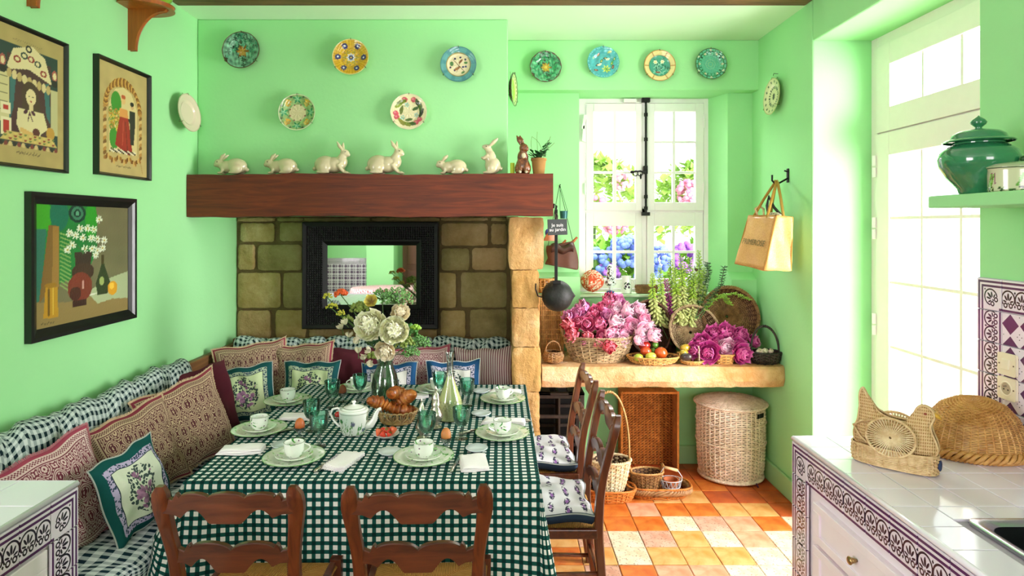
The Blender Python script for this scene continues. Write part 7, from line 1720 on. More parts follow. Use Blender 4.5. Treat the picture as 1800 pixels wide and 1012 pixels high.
sc_ = link('secateurs', Geo().tube([(.03, -.01, .03), (.06, -.01, .075), (.09, -.012, .10), (.112, -.012, .125)], [.012, .012, .010, .008], 8), plain('orange_wood_handle', 'a85a24', .45), ph, smooth=True)
link('secateurs_grip', Geo().tube([(.0, -.01, .03), (.012, -.012, .08), (.03, -.012, .105)], [.010, .011, .007], 8), plain('orange_wood_grip', 'b0642c', .45), ph, smooth=True)
cy0 = zt_(326, 4.5) - zt_(447, 4.5)
link('cord', Geo().tube([(-.10, 0, .05), (-.012, .04, cy0)], .0022, 5).tube([(.09, 0, .06), (-.012, .04, cy0)], .0022, 5), M_iron, ph)
t = thing('tin_bucket', 'small teal tin hanging on a string left of the window', 'tin', (sl(991, 4.52), 4.52, zt_(384, 4.52)))
link('body', Geo().lathe([(1e-4, 0), (.026, 0), (.030, .055), (.028, .055), (.024, .004), (1e-4, .004)], 20), plain('teal_tin', '1f5a5c', .35, .3), t, smooth=True, angle=45); link('string', Geo().tube([(-.028, 0, .052), (-.025, .02, .24)], .0015, 4).tube([(.028, 0, .052), (-.025, .02, .24)], .0015, 4), M_iron, t)
t = thing('fabric_flower', 'blue and pink fabric tassel half hidden behind the slate sign', 'ornament', (sl(968, 4.2), 4.2, zt_(412, 4.2)))
link('blue_bow', Geo().ell((-.02, 0, .012), (.018, .012, .026), 8), plain('cobalt_fabric', '2a3aa0', .7), t, smooth=True); link('pink_skirt', Geo().lathe([(1e-4, .03), (.02, .02), (.05, -.04), (.046, -.042), (1e-4, .0)], 20), plain('salmon_fabric', 'c88a70', .8, nz=.3), t, smooth=True)
# ================= under the slab
t = thing('bottle_rack', 'old black wooden bottle rack under the left end of the slab', 'rack', (sl(982, 4.30), 4.38, 0))
for k, (x, y) in enumerate(((-.155, -.13), (.155, -.13), (-.155, .13), (.155, .13))): link('post', Geo().box(x - .014, x + .014, y - .014, y + .014, 0, .60), M_dark, t, bev=.002)
for z in (.02, .16, .30, .44, .575):
    link('shelf_slat', Geo().box(-.165, .165, -.14, -.115, z, z + .022), M_dark, t, bev=.002); link('shelf_slat', Geo().box(-.165, .165, .115, .14, z, z + .022), M_dark, t, bev=.002)
link('divider', Geo().box(-.006, .006, -.135, .13, .03, .59), M_dark, t)
link('back_panel', Geo().box(-.16, .16, .145, .15, .02, .6), M_blackmat, t)
link('top_board', Geo().box(-.17, -.06, -.15, .14, .60, .615).box(.06, .17, -.15, .14, .60, .615).box(-.17, .17, -.15, -.11, .60, .615), M_dark, t, bev=.002)
M_cap = plain('red_capsule', 'c0201c', .35, coat=.3); M_bot = plain('dark_bottle', '141a12', .1, coat=.8)
for k, (px, z) in enumerate(((962, .20), (989, .175))):
    b = thing('wine_bottle', ['red-capped bottle at the left in the black rack', 'red-capped bottle at the right in the black rack'][k], 'bottle', (sl(px, 4.24), 4.24, .183 if k == 0 else .183), (0, 0, 0), 'bottles in the rack'); b.location.z = .06 if k == 0 else .043
    b.location.z = .043
    zc = [.235, .225][k]
    link('glass', Geo().lathe([(1e-4, 0), (.034, 0), (.036, .02), (.036, .13), (.016, .18), (.013, .2), (.013, .21)], 18), M_bot, b, smooth=True, angle=50); link('capsule', Geo().lathe([(.0145, .165), (.0150, .235), (.012, .24), (1e-4, .24)], 14), M_cap, b, smooth=True, angle=50)
# standing tray basket: a deep rectangular tray stood on its short side
sb = thing('tray_basket', 'deep rectangular orange wicker tray stood on end under the slab', 'basket', (sl(1141, 4.46), 4.50, 0)); w_, h_, d_ = .40, .56, .12
def panel(wd, ht, nx, ny, r):
    g = Geo()
    for j in range(ny):
        z = (j + .5) * ht / ny; g.tube([(-wd / 2 + wd * k / (nx * 2), r * 1.7 * math.cos(PI * k + j * PI) , z) for k in range(nx * 2 + 1)], r, 4, flat=1.2)
    for i in range(nx + 1): x = -wd / 2 + wd * i / nx; g.tube([(x, 0, 0), (x, 0, ht)], r * .9, 4)
    return g
link('back_weave', panel(w_, h_, 15, 56, .0036).tr(Matrix.Translation((0, .06, .006))), W_orange, sb, kind='stuff')
link('backing', Geo().box(-w_ / 2, w_ / 2, .066, .069, .006, h_), W_gapshade, sb)  # dark sheets behind the tray weave, shade put into their colour
for s in (-1, 1):
    link('side_weave', panel(d_, h_, 8, 62, .0034).tr(Matrix.Translation((s * w_ / 2, 0, .006)) @ Matrix.Rotation(R(90 + s * 3), 4, 'Z')), W_orange, sb, kind='stuff'); link('side_backing', Geo().box(s * w_ / 2 - .002, s * w_ / 2 + .002, -.06, .065, .006, h_), W_gapshade, sb)
link('top_weave', panel(w_, d_, 22, 16, .0034).tr(Matrix.Translation((0, .065, h_ + .004)) @ Matrix.Rotation(R(90), 4, 'X')), W_orange, sb, kind='stuff'); link('top_backing', Geo().box(-w_ / 2, w_ / 2, -.063, .066, h_ - .001, h_ + .002), W_gapshade, sb)
rg = Geo()
for k in range(46): x = -w_ / 2 + w_ * k / 45; rg.tube([(x - .006, -.066, h_ - .006), (x + .006, -.066, h_ + .010)], .0042, 4)
for s in (-1, 1):
    for k in range(56): z = .01 + h_ * k / 56; rg.tube([(s * w_ / 2 - .007, -.066, z), (s * w_ / 2 + .007, -.066, z + .012)], .0042, 4)
link('border', rg, W_orange, sb, kind='stuff')
# laundry hamper
hp = [(.205, .012), (.218, .08), (.228, .28), (.226, .45), (.224, .505)]
hm = basket('tall whitewashed willow laundry hamper with round lid at the right under the slab', hp, 40, 40, .0046, W_white, (sl(1283, 4.38), 4.37, 0), rim=.010, sx=1.0, sy=.92, name='laundry_hamper')
lp = [(.008, .562), (.08, .556), (.16, .545), (.238, .522)]
ld_ = link('lid', weave(lp, 30, 36, .0042, sy=.92, flat=1.4), W_white, hm, kind='stuff'); link('lid_stakes', stakes(lp, 36, .0045, 1, .92), W_white, ld_, kind='stuff')
link('lid_backing', Geo().lathe([(1e-4, .556), (.08, .550), (.16, .539), (.235, .516)], 40, 1, .92), W_gapshade, ld_); link('lid_rim', braid(.240, .518, .008, 1, .92, twists=34), W_white, ld_, smooth=True)
for q, z in enumerate((.40, .26)): link('fitching', braid(.2325, z, .0045, 1, .92, twists=60, n=2), W_white, hm)
link('base_rim', braid(.210, .018, .010, 1, .92, twists=40), W_white, hm, smooth=True)
g = Geo()
for k in range(3):
    a0 = R(-62 + k * 6.2 ); pts = []
    v = []
    for (aa, z) in ((a0, .455), (a0 + R(5.2), .455), (a0 + R(5.2), .485), (a0, .485)): v.append((.236 * math.cos(aa), .236 * .925 * math.sin(aa), z))
    g.add(v, [(0, 1, 2, 3)])
link('hand_hole', g, M_blackmat, hm, label='three dark handle slots', sol=.002)
link('ribbon_tag', Geo().tube([(.105, -.185, .02), (.112, -.205, .004), (.105, -.215, .008)], .005, 5), plain('plum_ribbon', '4a2040', .8), hm)
# floor baskets
b1 = basket('shallow rectangular woven tray on the floor holding a round basket and a wire basket', [(.165, .004), (.185, .03), (.208, .072)], 6, 34, .0042, W_orange, (sl(1159, 4.02), 4.06, 0), sy=.52, ex=.62, rim=.008)
link('lattice_band', braid(.198, .050, .016, 1, .52, .62, n=4, twists=16, up=.9), W_brown, b1, smooth=True)
b2 = basket('round brown basket with ear handles standing in the shallow tray', [(.070, .003), (.088, .06), (.108, .135)], 13, 22, .0042, W_brown, (sl(1137, 4.06), 4.075, .010), sy=.62, rim=.009, rimmat=W_tan)
for s in (-1, 1): link('ear_handle', Geo().tube([(s * .098, -.02, .13), (s * .112, -.02, .175), (s * .110, .02, .180), (s * .098, .02, .13)], .006, 6), W_tan, b2, smooth=True)
t = thing('wire_basket', 'white wire basket with wooden grip holding a terracotta pot in the shallow tray', 'basket', (sl(1181, 4.03), 4.05, .010))
M_wirew = plain('white_wire', 'd8dce4', .4, .3); g = Geo()
for z, r_ in ((.004, .045), (.05, .058), (.095, .070)): g.tube([(r_ * math.cos(a), r_ * .8 * math.sin(a), z) for a in np.linspace(0, 2 * PI, 29)[:-1]], .0026, 5, closed=True)
for k in range(14): a = 2 * PI * k / 14; b = a + .45; g.tube([(.045 * math.cos(a), .036 * math.sin(a), .004), (.058 * math.cos((a + b) / 2), .046 * math.sin((a + b) / 2), .05), (.07 * math.cos(b), .056 * math.sin(b), .095)], .002, 4); b = a - .45; g.tube([(.045 * math.cos(a), .036 * math.sin(a), .004), (.07 * math.cos(b), .056 * math.sin(b), .095)], .002, 4)
link('wire_cage', g, M_wirew, t, kind='stuff'); link('bail', Geo().tube([(-.07, 0, .09), (-.072, 0, .13), (-.045, -.0, .172), (.045, 0, .150), (.072, 0, .11), (.07, 0, .09)], .003, 5), M_wirew, t); link('grip', Geo().tube([(-.042, 0, .172), (.042, 0, .151)], [.010, .010], 10), plain('pale_wood_grip', 'd8b080', .5), t, smooth=True)
solo('terracotta_pot', Geo().lathe([(1e-4, 0), (.032, 0), (.044, .06), (.049, .062), (.050, .082), (.043, .082), (.040, .055), (1e-4, .05)], 28), M_terra, 'small terracotta pot inside the white wire basket', 'pot', loc=(sl(1181, 4.03), 4.05, .024), smooth=True, angle=45)
b3 = basket('shallow orange basket under the cream hoop-handled basket behind the side chair', [(.13, .004), (.145, .03), (.16, .075)], 7, 30, .0042, W_orange, (sl(1072, 4.0), 4.0, 0), sy=.6, ex=.7, rim=.009)
b4 = basket('cream willow basket with a tall hoop handle beside the nearer side chair', [(.095, .004), (.115, .09), (.135, .19)], 15, 24, .0050, W_cream, (sl(1072, 4.02), 4.04, .045), sy=.7, rim=.012)
link('hoop_handle', hoop(.26, .44, .009, .19, n=30), W_tan, b4, smooth=True); link('bow', Geo().box(-.02, .02, -.008, .008, .24, .30), M_black, b4)
solo('dried_leaf', Geo().add([(0, 0, 0), (.022, .008, .004), (.045, 0, 0), (.022, -.008, .003)], [(0, 1, 2, 3)]), M_leafdk, 'small curled green leaf lying on the floor tiles', 'leaf', loc=(sl(1101, 4.10), 4.10, .0035), rot=(0, 0, R(-25)), sol=.0015)
# wall socket low on the right wall
t = thing('wall_socket', 'small old green-painted socket low on the right wall', 'socket', (XR - .006, 3.84, .24)); link('plate', Geo().box(-.006, .006, -.035, .035, -.04, .04), M_skirt, t, bev=.003); link('hole', Geo().tube([(-.008, 0, 0), (-.005, 0, 0)], .012, 12), M_twig, t)

# ================= jute bag on the right wall
bgm = thing('jute_shopping_bag', 'jute shopping bag hanging on an iron hook on the right wall', 'bag', (1.66, 3.93, 1.5))
# corners: wide face towards -x, gusset towards the camera
ya, yb3 = 3.75, 4.10
top = [(1.625, yb3, 1.818), (1.654, ya, 1.812), (1.752, ya, 1.802), (1.74, yb3, 1.815)]; bot = [(1.535, yb3, 1.503), (1.582, ya, 1.487), (1.742, ya, 1.480), (1.735, yb3, 1.50)]
L0 = Vector((1.66, 3.93, 1.5)); g = Geo()
def quadface(a, b, c, d, n, bulge, nrm):
    a, b, c, d = [Vector(q) - L0 for q in (a, b, c, d)]
    return Geo().grid(lambda u, w2: tuple(a.lerp(b, u).lerp(d.lerp(c, u), w2) + nrm * (bulge * math.sin(u * PI) * math.sin(w2 * PI) + .003 * math.sin(u * 9 + w2 * 7))), n, n)
link('wide_panel', quadface(bot[0], bot[1], top[1], top[0], 14, .006, Vector((-1, 0, 0))), M_jute, bgm, smooth=True, sol=.003)
link('gusset', quadface(bot[1], bot[2], top[2], top[1], 14, -.014, Vector((0, -1, 0))), M_jute, bgm, smooth=True, sol=.003)
link('back_panel', quadface(bot[2], bot[3], top[3], top[2], 10, .0, Vector((1, 0, 0))), M_jute, bgm, smooth=True, sol=.003)
link('far_gusset', quadface(bot[3], bot[0], top[0], top[3], 10, -.01, Vector((0, 1, 0))), M_jute, bgm, smooth=True, sol=.003)
link('bottom', quadface(bot[0], bot[3], bot[2], bot[1], 8, .02, Vector((0, 0, -1))), M_jute, bgm, smooth=True, sol=.003)
sm = Geo()
for a, b in ((bot[1], top[1]), (bot[0], top[0]), (bot[2], top[2]), (top[0], top[1]), (top[1], top[2]), (bot[0], bot[1])): sm.tube([Vector(a) - L0, Vector(b) - L0], .0035, 5)
link('seams', sm, plain('jute_edge', 'a8742c', .9), bgm)
hk = Vector((1.752, 3.98, 2.03)); g = Geo()
def strap(a, b, off):
    a = Vector(a) - L0; b = Vector(b) - L0; h = hk - L0 + Vector((off, 0, 0)); return Geo().tube([a - Vector((0, 0, .10)), a, a.lerp(h, .5) + Vector((0, .01, 0)), h + Vector((0, .014, -.01)), h + Vector((0, 0, .006)), h + Vector((0, -.014, -.01)), b.lerp(h, .5) + Vector((0, -.01, 0)), b, b - Vector((0, 0, .10))], .009, 8)
link('handle', strap((1.632, 4.03, 1.815), (1.646, 3.86, 1.812), -.006), plain('mustard_webbing', 'a87c2c', .85, nz=.15, ns=80), bgm, smooth=True)
link('handle', strap((1.738, 4.03, 1.812), (1.746, 3.86, 1.806), .006), plain('tan_webbing', 'b08a3c', .85, nz=.15, ns=80), bgm, smooth=True)
tx = text_geo('PRIMEROSE', .052, .0004)
o = link('lettering', tx, plain('olive_print', '6a5c2c', .8), bgm); a = Vector(bot[0]).lerp(Vector(bot[1]), .5).lerp(Vector(top[0]).lerp(Vector(top[1]), .5), .46) - L0
U = (Vector(bot[1]) - Vector(bot[0])).normalized(); V = (Vector(top[0]) - Vector(bot[0])).normalized(); N = U.cross(V).normalized(); V = N.cross(U); m = Matrix((U, V, N)).transposed().to_4x4(); m.translation = a + N * .0135; o.matrix_local = m
solo('leopard_scarf', Geo().ell((0, 0, 0), (.03, .10, .025), 10), (lambda g: (g.col(g.mix(g.vor(60) < .35, C('b8aa90'), C('3a3a30'))), g.m)[1])(G('spotted_cloth', C('b8aa90'), .9)), 'spotted cloth peeping out of the top of the jute bag', 'scarf', loc=(1.70, 3.90, 1.812), smooth=True)
solo('rope_loop', Geo().tube([(-.02, 0, -.02), (-.03, .02, .03), (0, .03, .05), (.02, .01, .03), (.01, -.02, -.02)], .007, 6), M_raffia, 'pale rope loop inside the jute bag', 'rope', loc=(1.665, 4.0, 1.83), smooth=True)
solo('umbrella_strap', Geo().tube([(0, 0, -.03), (-.01, .01, .06), (.0, .01, .12), (.02, -.02, .05), (.05, -.05, .0)], .009, 7), M_black, 'black looped strap sticking out of the jute bag', 'strap', loc=(1.705, 3.97, 1.82), smooth=True)
t = thing('iron_coat_hook', 'black iron hook on the right wall carrying the jute bag', 'hook', (XR, 4.02, 2.06)); link('plate', Geo().box(-.008, 0, -.012, .012, -.03, .06), M_iron, t, bev=.002); link('prong', Geo().tube([(0, 0, 0), (-.06, -.02, -.03), (-.10, -.04, -.045), (-.125, -.045, -.02), (-.125, -.045, .015)], .006, 7).tube([(0, 0, .04), (-.03, -.01, .045)], .005, 6), M_iron, t, smooth=True)

# ================= right foreground
t = thing('lidded_ginger_jar', 'glossy emerald green lidded ginger jar on the right wall shelf', 'jar', (1.722, 2.25, 1.8655))
M_emer = plain('emerald_glaze', '2f7a52', .12, nz=.12, ns=5, coat=1)
link('body', Geo().lathe([(1e-4, 0), (.056, 0), (.060, .006), (.064, .02), (.098, .058), (.120, .098), (.125, .125), (.116, .152), (.092, .172), (.078, .180), (.078, .188)], 56), M_emer, t, smooth=True, angle=60)
ldj = link('lid', Geo().lathe([(.106, .186), (.110, .189), (.104, .194), (.086, .198), (.082, .212), (.066, .224), (.03, .232), (.012, .235), (1e-4, .236)], 48), M_emer, t, smooth=True, angle=50)
link('finial', Geo().lathe([(.012, .234), (.010, .240), (.022, .250), (.026, .258), (.020, .268), (.006, .278), (1e-4, .284)], 24), M_emer, ldj, smooth=True)
def box_fn_geo():
    prof = [(.095, 0), (.100, .004), (.101, .075), (.103, .08)]; g = Geo().lathe([(r, z) for r, z in prof], 120, 1, .8); 
    g2 = Geo().lathe(list(zip(np.interp(np.linspace(0, 1, 30), [0, .05, .95, 1], [.095, .1, .101, .103]), np.linspace(0, .08, 30))), 160, 1.15, .8); uv = np.array(g2.uv); A = uv[:, 0] * 2 * PI; Z = np.array([v[2] for v in g2.v]); p = Paint(A, Z, 'c8c8a8'); rs = random.Random(8)
    for k in range(34):
        a = rs.uniform(0, 2 * PI)
        for q in range(6): p.ell(a + (q - 3) * .03, .022 + q * .006 * 1.2, .05, .0045, rs.choice(['5f9a34', '7ab84a']), .0)
        if k % 3 == 0:
            for q in range(5): p.ell(a + .1, .03 + q * .008, .035, .0042, '8a3a6a')
    for k in range(120): p.ell(rs.uniform(0, 6.28), rs.uniform(0, .016), .05, .003, rs.choice(['2c4a24', '4a7a34', '1c2c18']))
    g2.c = p.c.tolist(); return g2
t = thing('lidded_pottery_box', 'oval lidded pottery box with raised foxgloves beside the green jar', 'box', (1.79, 2.13, 1.8655)); link('body', box_fn_geo(), V_glaze, t, smooth=True, angle=50)
lb_ = link('lid', Geo().lathe([(.106, .082), (.107, .086), (.09, .096), (.05, .104), (1e-4, .107)], 40, 1.15, .8), plain('sage_glaze', '9cab84', .2, nz=.1, coat=.7), t, smooth=True); link('knob', Geo().ell((0, 0, .114), (.016, .012, .012), 8), M_leafdk, lb_, smooth=True)
# switches
for k, (z, lb) in enumerate(((1.215, 'cream light switch on the purple tiled panel'), (1.122, 'cream round power socket below the light switch'))):
    t = thing('light_switch' if k == 0 else 'power_socket', lb, 'switch' if k == 0 else 'socket', (1.958, 2.405, z)); cr = plain('cream_plastic', 'e8dcc4', .35, nz=.02)
    pts = rr(-.042, .042, -.042, .042, .008, 4)
    link('plate', Geo().poly([(a, b * (1 + .10 * (a / .042) ** 2 - .1)) for a, b in pts], -.010, .0, 'x'), cr, t, bev=.002)
    if k == 0: link('rocker', Geo().box(-.018, -.009, -.018, .018, -.020, .020), cr, t, rot=(0, R(6), 0), bev=.002)
    else:
        link('recess', Geo().lathe([(.028, 0), (.026, .001), (.024, -.006 + .006), (1e-4, .0005)], 28), plain('socket_recess', 'b8aa90', .4), t, loc=(-.0105, 0, 0), rot=(0, R(-90), 0))
        link('ring', Geo().tube([(-.011, .026 * math.cos(a), .026 * math.sin(a)) for a in np.linspace(0, 2 * PI, 29)[:-1]], .003, 6, closed=True), cr, t); link('pin', Geo().tube([(-.010, 0, .010), (-.022, 0, .010)], .003, 8), M_steel, t)
        link('contact_hole', Geo().tube([(-.0118, .010, -.003), (-.0125, .010, -.003)], .003, 8), M_black, t); link('contact_hole', Geo().tube([(-.0118, -.010, -.003), (-.0125, -.010, -.003)], .003, 8), M_black, t)
    for s in (-1, 1): link('screw', Geo().tube([(-.010, s * .034, 0), (-.0115, s * .034, 0)], .003, 8), M_twig, t)
# wicker dome
t = thing('wicker_food_dome', 'large honey wicker food cover with braided rim on the right worktop', 'basket', (1.775, 2.345, .902))
dp = [(.010, .205), (.06, .198), (.11, .175), (.15, .130), (.175, .07), (.183, .03)]
link('weave', weave(dp, 44, 44, .0026, sx=1.0, sy=.76, flat=1.3, seg=3), W_honey, t, kind='stuff'); link('stakes', stakes(dp, 44, .0030, 1, .76), W_honey, t, kind='stuff')
link('gap_shade', Geo().lathe([(r * .975, z - .004) for r, z in dp], 48, 1, .76), W_gapshade, t); link('rim', braid(.186, .020, .013, 1, .76, twists=16, n=3, up=1.1), W_honey, t, smooth=True); link('base_ring', braid(.190, .006, .006, 1, .76, twists=40, n=2), W_honey, t)
# hen basket
hen = thing('raffia_hen_basket', 'open-weave raffia basket shaped like a hen on the right worktop', 'basket', (1.385, 2.20, .903), (0, 0, R(-42)))
# silhouette in xz: heads right
ol = [(-.125, .085), (-.120, .12), (-.108, .155), (-.106, .20), (-.108, .235), (-.100, .262), (-.092, .255), (-.078, .222), (-.055, .190), (-.02, .172), (.02, .165), (.045, .168), (.058, .185), (.062, .205), (.072, .225), (.092, .232), (.112, .222), (.120, .200), (.116, .182), (.108, .168), (.112, .145), (.125, .115), (.132, .085), (.120, .06), (-.110, .06)]
def smooth_ol(p, n=3):
    for _ in range(n):
        q = []
        for i in range(len(p)):
            a, b = p[i], p[(i + 1) % len(p)]; q += [(a[0] * .75 + b[0] * .25, a[1] * .75 + b[1] * .25), (a[0] * .25 + b[0] * .75, a[1] * .25 + b[1] * .75)]
        p = q
    return p
ols = smooth_ol(ol, 2)
gm = G('open_raffia_weave', C('d8b888'), .7); x, y, z = gm.xyz(); n = gm.noise(70, 2); q = ((x * 520 + z * 300).sin() * (x * -520 + z * 300).sin()); gm.col(gm.mix(q > .25, gm.mix(n, C('e0c498'), C('c49c68')), C('a88048'))); gm.bump(q, .5, .003); M_open = gm.m
def halfw(x, z): return .012 + .034 * max(0, 1 - ((z - .06) / .13) ** 2) ** .5 * max(0, 1 - (x / .16) ** 2) if z < .19 else .010
for s in (-1, 1):
    me_o = bpy.data.objects; g = Geo(); cx_, cz_ = .0, .11; m = len(ols); K = 7; v = []
    for k in range(K + 1):
        t_ = k / K
        for (a, b) in ols:
            x = cx_ + (a - cx_) * t_; z = cz_ + (b - cz_) * t_; v.append((x, s * (halfw(x, z) * (1 - .35 * t_ ** 4)), z))
    f = [(k * m + i, k * m + (i + 1) % m, (k + 1) * m + (i + 1) % m, (k + 1) * m + i) for k in range(K) for i in range(m)]; g.add(v, f); link('side_panel', g, M_open, hen, smooth=True, sol=.002)
    link('panel_edge', Geo().tube([(a, s * halfw(a, b) * .65, b) for a, b in ols], .0034, 6, closed=True), M_raffia, hen, smooth=True)
    wg = Geo()      # wing: a disc of radiating strands in a wound ring
    for k in range(46): a = 2 * PI * k / 46; wg.tube([(.004 * math.cos(a), 0, .004 * math.sin(a)), (.072 * math.cos(a), s * .004, .064 * math.sin(a))], .0018, 4)
    w_o = link('wing', wg, W_cream, hen, loc=(-.002, s * .052, .112), kind='stuff')
    link('wing_ring', Geo().tube([(.074 * math.cos(a), 0, .066 * math.sin(a)) for a in np.linspace(0, 2 * PI, 41)[:-1]], .0045, 7, closed=True), M_raffia, w_o, smooth=True)
    link('wing_tip', Geo().tube([(.03, s * .05, .160), (-.04, s * .048, .166), (-.095, s * .04, .150), (-.122, s * .028, .128), (-.10, s * .036, .095), (-.06, s * .048, .068)], .0035, 6), M_raffia, hen, smooth=True)
    link('eye', Geo().ell((.094, s * .0125, .205), (.005, .003, .004), 6), plain('red_brown_bead', '8a3a20', .4), hen, smooth=True)
bs = [(.128, .004), (.132, .03), (.130, .064)]
link('base_weave', weave(bs, 10, 34, .0026, sx=1, sy=.40, ex=.75), M_raffia, hen, kind='stuff'); link('base_stakes', stakes(bs, 34, .0026, 1, .40, .75), M_raffia, hen, kind='stuff')
link('base_lining', Geo().grid(lambda a, b: (*sqp(a * 2 * PI, .126, .050, .75), .002 + .062 * b), 44, 2), M_raffia, hen); link('base_rim', Geo().tube([(*sqp(a, .131, .0525, .75), .066) for a in np.linspace(0, 2 * PI, 49)[:-1]], .0035, 6, closed=True), M_raffia, hen, smooth=True)
link('beak', Geo().tube([(.116, 0, .205), (.128, 0, .200), (.138, 0, .192)], [.009, .007, .002], 8), plain('yellow_beak', 'c8982c', .5), hen, smooth=True)
link('blue_emblem', Geo().tube([(.1345 + .0, .0 + .018 * math.cos(a), .035 + .014 * math.sin(a)) for a in np.linspace(0, 2 * PI, 25)[:-1]], .004, 6, closed=True).tube([(.1345, 0, .022), (.1345, 0, .048)], .004, 6), plain('navy_raffia', '22345c', .7), hen, smooth=True)

# ================= room behind the camera, seen in the mirror
struct('wall_rear_pier', Geo().box(-2.75, -2.2, -4.2, -3.6, 0, 3.36), M_green)
rt = thing('round_table', 'round table under a red gingham cloth at the other end of the kitchen', 'table', (-2.15, -2.7, 0))
link('table_top', Geo().cyl((0, 0, .70), .62, .035, 40), M_dark, rt); link('pedestal', Geo().cyl((0, 0, 0), .06, .70, 16), M_dark, rt); link('foot', Geo().cyl((0, 0, 0), .28, .04, 24), M_dark, rt)
g = Geo()
def cl_(a, b):
    th = a * 2 * PI; r = .68 * min(1, b / .55); z = .742
    if b > .55: d = (b - .55) / .45; r = .68 + .05 * math.sin(th * 11) * d + .03 * d; z = .742 - .38 * d
    return (r * math.cos(th), r * math.sin(th), z)
g.grid(cl_, 88, 22); g.uv = [(v[0], v[1] if abs(v[2] - .742) < .001 else v[1] + (v[2] - .742)) for v in g.v]
solo('red_tablecloth', g, M_gingred, 'red and white gingham cloth on the round table seen in the mirror', 'tablecloth', loc=(-2.15, -2.7, 0), smooth=True)
wd = struct('door_2', Geo().box(-2.1, -1.35, -4.2, -4.13, 0, 2.5), wood('brown_door_wood', '5a3424', '7a4c34', 14, .5, 2))
for z0, z1 in ((.15, 1.0), (1.12, 2.35)):
    for x in (-2.0, -1.68): link('panel', Geo().box(x, x + .26, -4.14, -4.11, z0, z1), wood('brown_panel_wood', '5f3828', '7f5038', 14, .5, 2), wd, bev=.01)
wq = thing('hanging_plaque', 'round carved wooden plaque hanging on the rear green wall', 'ornament', (-3.05, -3.9, 2.05)); link('disc', Geo().lathe([(1e-4, 0), (.16, .0), (.18, .02), (.15, .03), (.10, .024), (1e-4, .03)], 30).tr(Matrix.Rotation(R(-90), 4, 'X')), plain('peach_wood', 'c89a74', .6, nz=.3, ns=8), wq, smooth=True); link('hand', Geo().box(-.004, .004, .03, .04, 0, .10), M_black, wq)
rp = struct('wall_panel_rear', Geo().box(-3.9, -2.76, -4.19, -4.17, 0, 1.25), M_tgrout)
for i in range(9):
    for j in range(6):
        o = link('wall_tile', tgeo(ts, ts), MB_s if j == 5 else MB_h, rp) if (i == 0 and j in (0, 5)) else None
        if o is not None: (globals().__setitem__('RT_' + str(j == 5), o))
        else: o = globals()['RT_' + str(j == 5)].copy(); COL.objects.link(o)
        o.matrix_local = Matrix(((-1, 0, 0, -2.76 - i * ts), (0, 0, 1, -4.17), (0, 1, 0, 1.25 - (6 - j) * ts), (0, 0, 0, 1)))
for k, (x, y, h_, m, lb) in enumerate(((-1.3, -3.75, 1.15, M_leafdk, 'dark leafy plant behind the round table'), (-.95, -2.6, 1.0, M_leaf, 'green bushy plant right of the round table'))):
    t = thing('potted_shrub', lb, 'plant', (x, y, 0)); link('pot', Geo().lathe([(1e-4, 0), (.12, 0), (.17, .30), (.18, .30), (.15, .28), (1e-4, .28)], 24), M_terra, t, smooth=True, angle=50); g = Geo(); rs = random.Random(k)
    for q in range(420):
        a = rs.uniform(0, 6.28); e = rs.uniform(-.6, 1.4); r_ = .30 * rs.uniform(.5, 1); p = Vector((r_ * math.cos(a) * math.cos(e), r_ * math.sin(a) * math.cos(e), h_ * .72 + r_ * math.sin(e))); d = Vector((rs.uniform(-1, 1), rs.uniform(-1, 1), rs.uniform(-.5, 1))).normalized(); M = Matrix.Translation(p) @ d.to_track_quat('Y', 'Z').to_matrix().to_4x4(); s = rs.uniform(.04, .08)
        g.add([tuple(M @ Vector(c)) for c in ((0, 0, 0), (s * .35, s * .6, .01), (0, s * 1.5, 0), (-s * .35, s * .6, .01))], [(0, 1, 2, 3)])
    link('foliage', g, m, t, kind='stuff'); link('stem', Geo().tube([(0, 0, .28), (0, 0, h_ * .7)], .02, 6), M_stem, t)

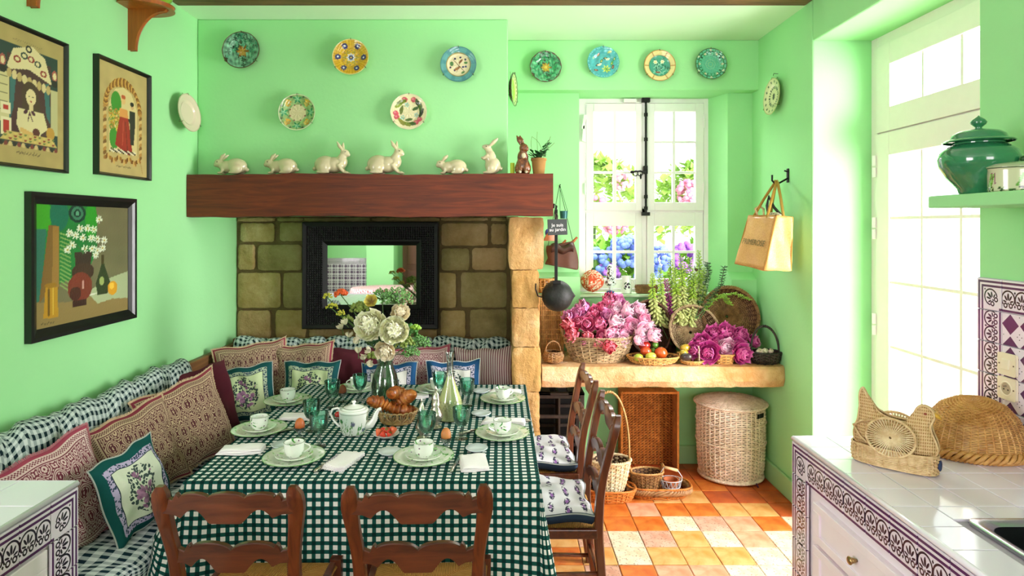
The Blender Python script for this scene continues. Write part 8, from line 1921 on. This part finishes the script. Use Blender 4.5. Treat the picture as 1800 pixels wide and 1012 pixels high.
# ================= garden outside the window
struct('ground_outside', Geo().box(-6, 16, 5.0, 30, -.25, -.12).box(2.3, 16, -8, 5.0, -.25, -.12), plain('gravel_path', 'd8d0c0', .95, nz=.15, ns=8))
def bush(label, x, y, z, rx_, rz_, n, leafm, heads, seed):
    t = thing('hydrangea_bush', label, 'shrub', (x, y, -.12), (0, 0, 0), 'flowering shrubs in the garden'); rs = random.Random(seed); g = Geo()
    for q in range(n):
        a = rs.uniform(0, 6.28); e = rs.uniform(-.5, 1.5); k = rs.uniform(.75, 1); p = Vector((rx_ * k * math.cos(a) * math.cos(e), rx_ * k * math.sin(a) * math.cos(e), z + rz_ * k * math.sin(e))); d = Vector((rs.uniform(-1, 1), rs.uniform(-1, 1), rs.uniform(-.3, 1))).normalized(); M = Matrix.Translation(p) @ d.to_track_quat('Y', 'Z').to_matrix().to_4x4(); s = rs.uniform(.08, .15)
        g.add([tuple(M @ Vector(c)) for c in ((0, 0, 0), (s * .45, s * .6, .01), (0, s * 1.4, 0), (-s * .45, s * .6, .01))], [(0, 1, 2, 3)])
    link('foliage', g, leafm, t, kind='stuff'); link('stem', Geo().tube([(0, 0, 0), (0, 0, z)], .04, 6), M_stem, t)
    for q, (hx, hz, r_, hm_) in enumerate(heads):
        hd = Geo()
        for c in range(70):
            v = Vector((rs.gauss(0, 1), rs.gauss(0, 1), rs.gauss(0, 1))).normalized() * r_ * rs.uniform(.8, 1); hd.join(ellc(v, (r_ * .22, r_ * .22, r_ * .2), 5))
        link('flower_head', hd, hm_, t, loc=(hx, -rx_ * .8, hz), smooth=True)
M_gl = plain('sunlit_foliage', '7cac34', .7, nz=.3, ns=3); M_gl2 = plain('pale_sunlit_foliage', 'a4c860', .7, nz=.2, ns=3)
HB, HP, HV, HK = plain('blue_hydrangea', '6474c8', .7, nz=.15), plain('pink_rose', 'e48cb4', .7, nz=.15), plain('violet_hydrangea', '9450b8', .7, nz=.2), plain('pale_pink_rose', 'ecb0c8', .7)
bush('blue hydrangea bush seen through the lower left panes', 1.15, 6.7, 1.05, .62, .62, 900, M_gl, [(-.25, 1.50, .15, HB), (.08, 1.62, .16, HB), (-.38, 1.15, .14, HB), (.3, 1.3, .15, HB), (0, 1.18, .13, HB), (.1, .95, .15, HB), (-.1, 1.38, .12, HV), (.42, 1.55, .13, HB), (-.42, 1.65, .12, HB)], 1)
bush('violet hydrangea bush seen through the lower right panes', 2.32, 6.9, 1.05, .58, .6, 900, M_gl, [(-.42, 1.55, .15, HV), (-.15, 1.45, .16, HV), (-.45, 1.2, .14, HV), (.3, 1.62, .14, HB), (0, 1.65, .13, HB), (.3, 1.15, .14, HV)], 2)
bush('tall pale rose bush seen through the upper left panes', 1.35, 9.2, 2.05, .85, .8, 1300, M_gl2, [(-.55, 2.3, .15, HP), (-.1, 2.1, .2, HP), (.3, 2.5, .14, HK), (-.3, 2.75, .12, HK), (.2, 1.9, .16, HP)], 3)
bush('tall pale rose bush seen through the upper right panes', 3.1, 9.6, 2.05, .8, .8, 1300, M_gl2, [(-.4, 2.35, .18, HP), (.0, 2.1, .2, HK), (.35, 2.5, .16, HP), (-.1, 2.7, .14, HK)], 4)
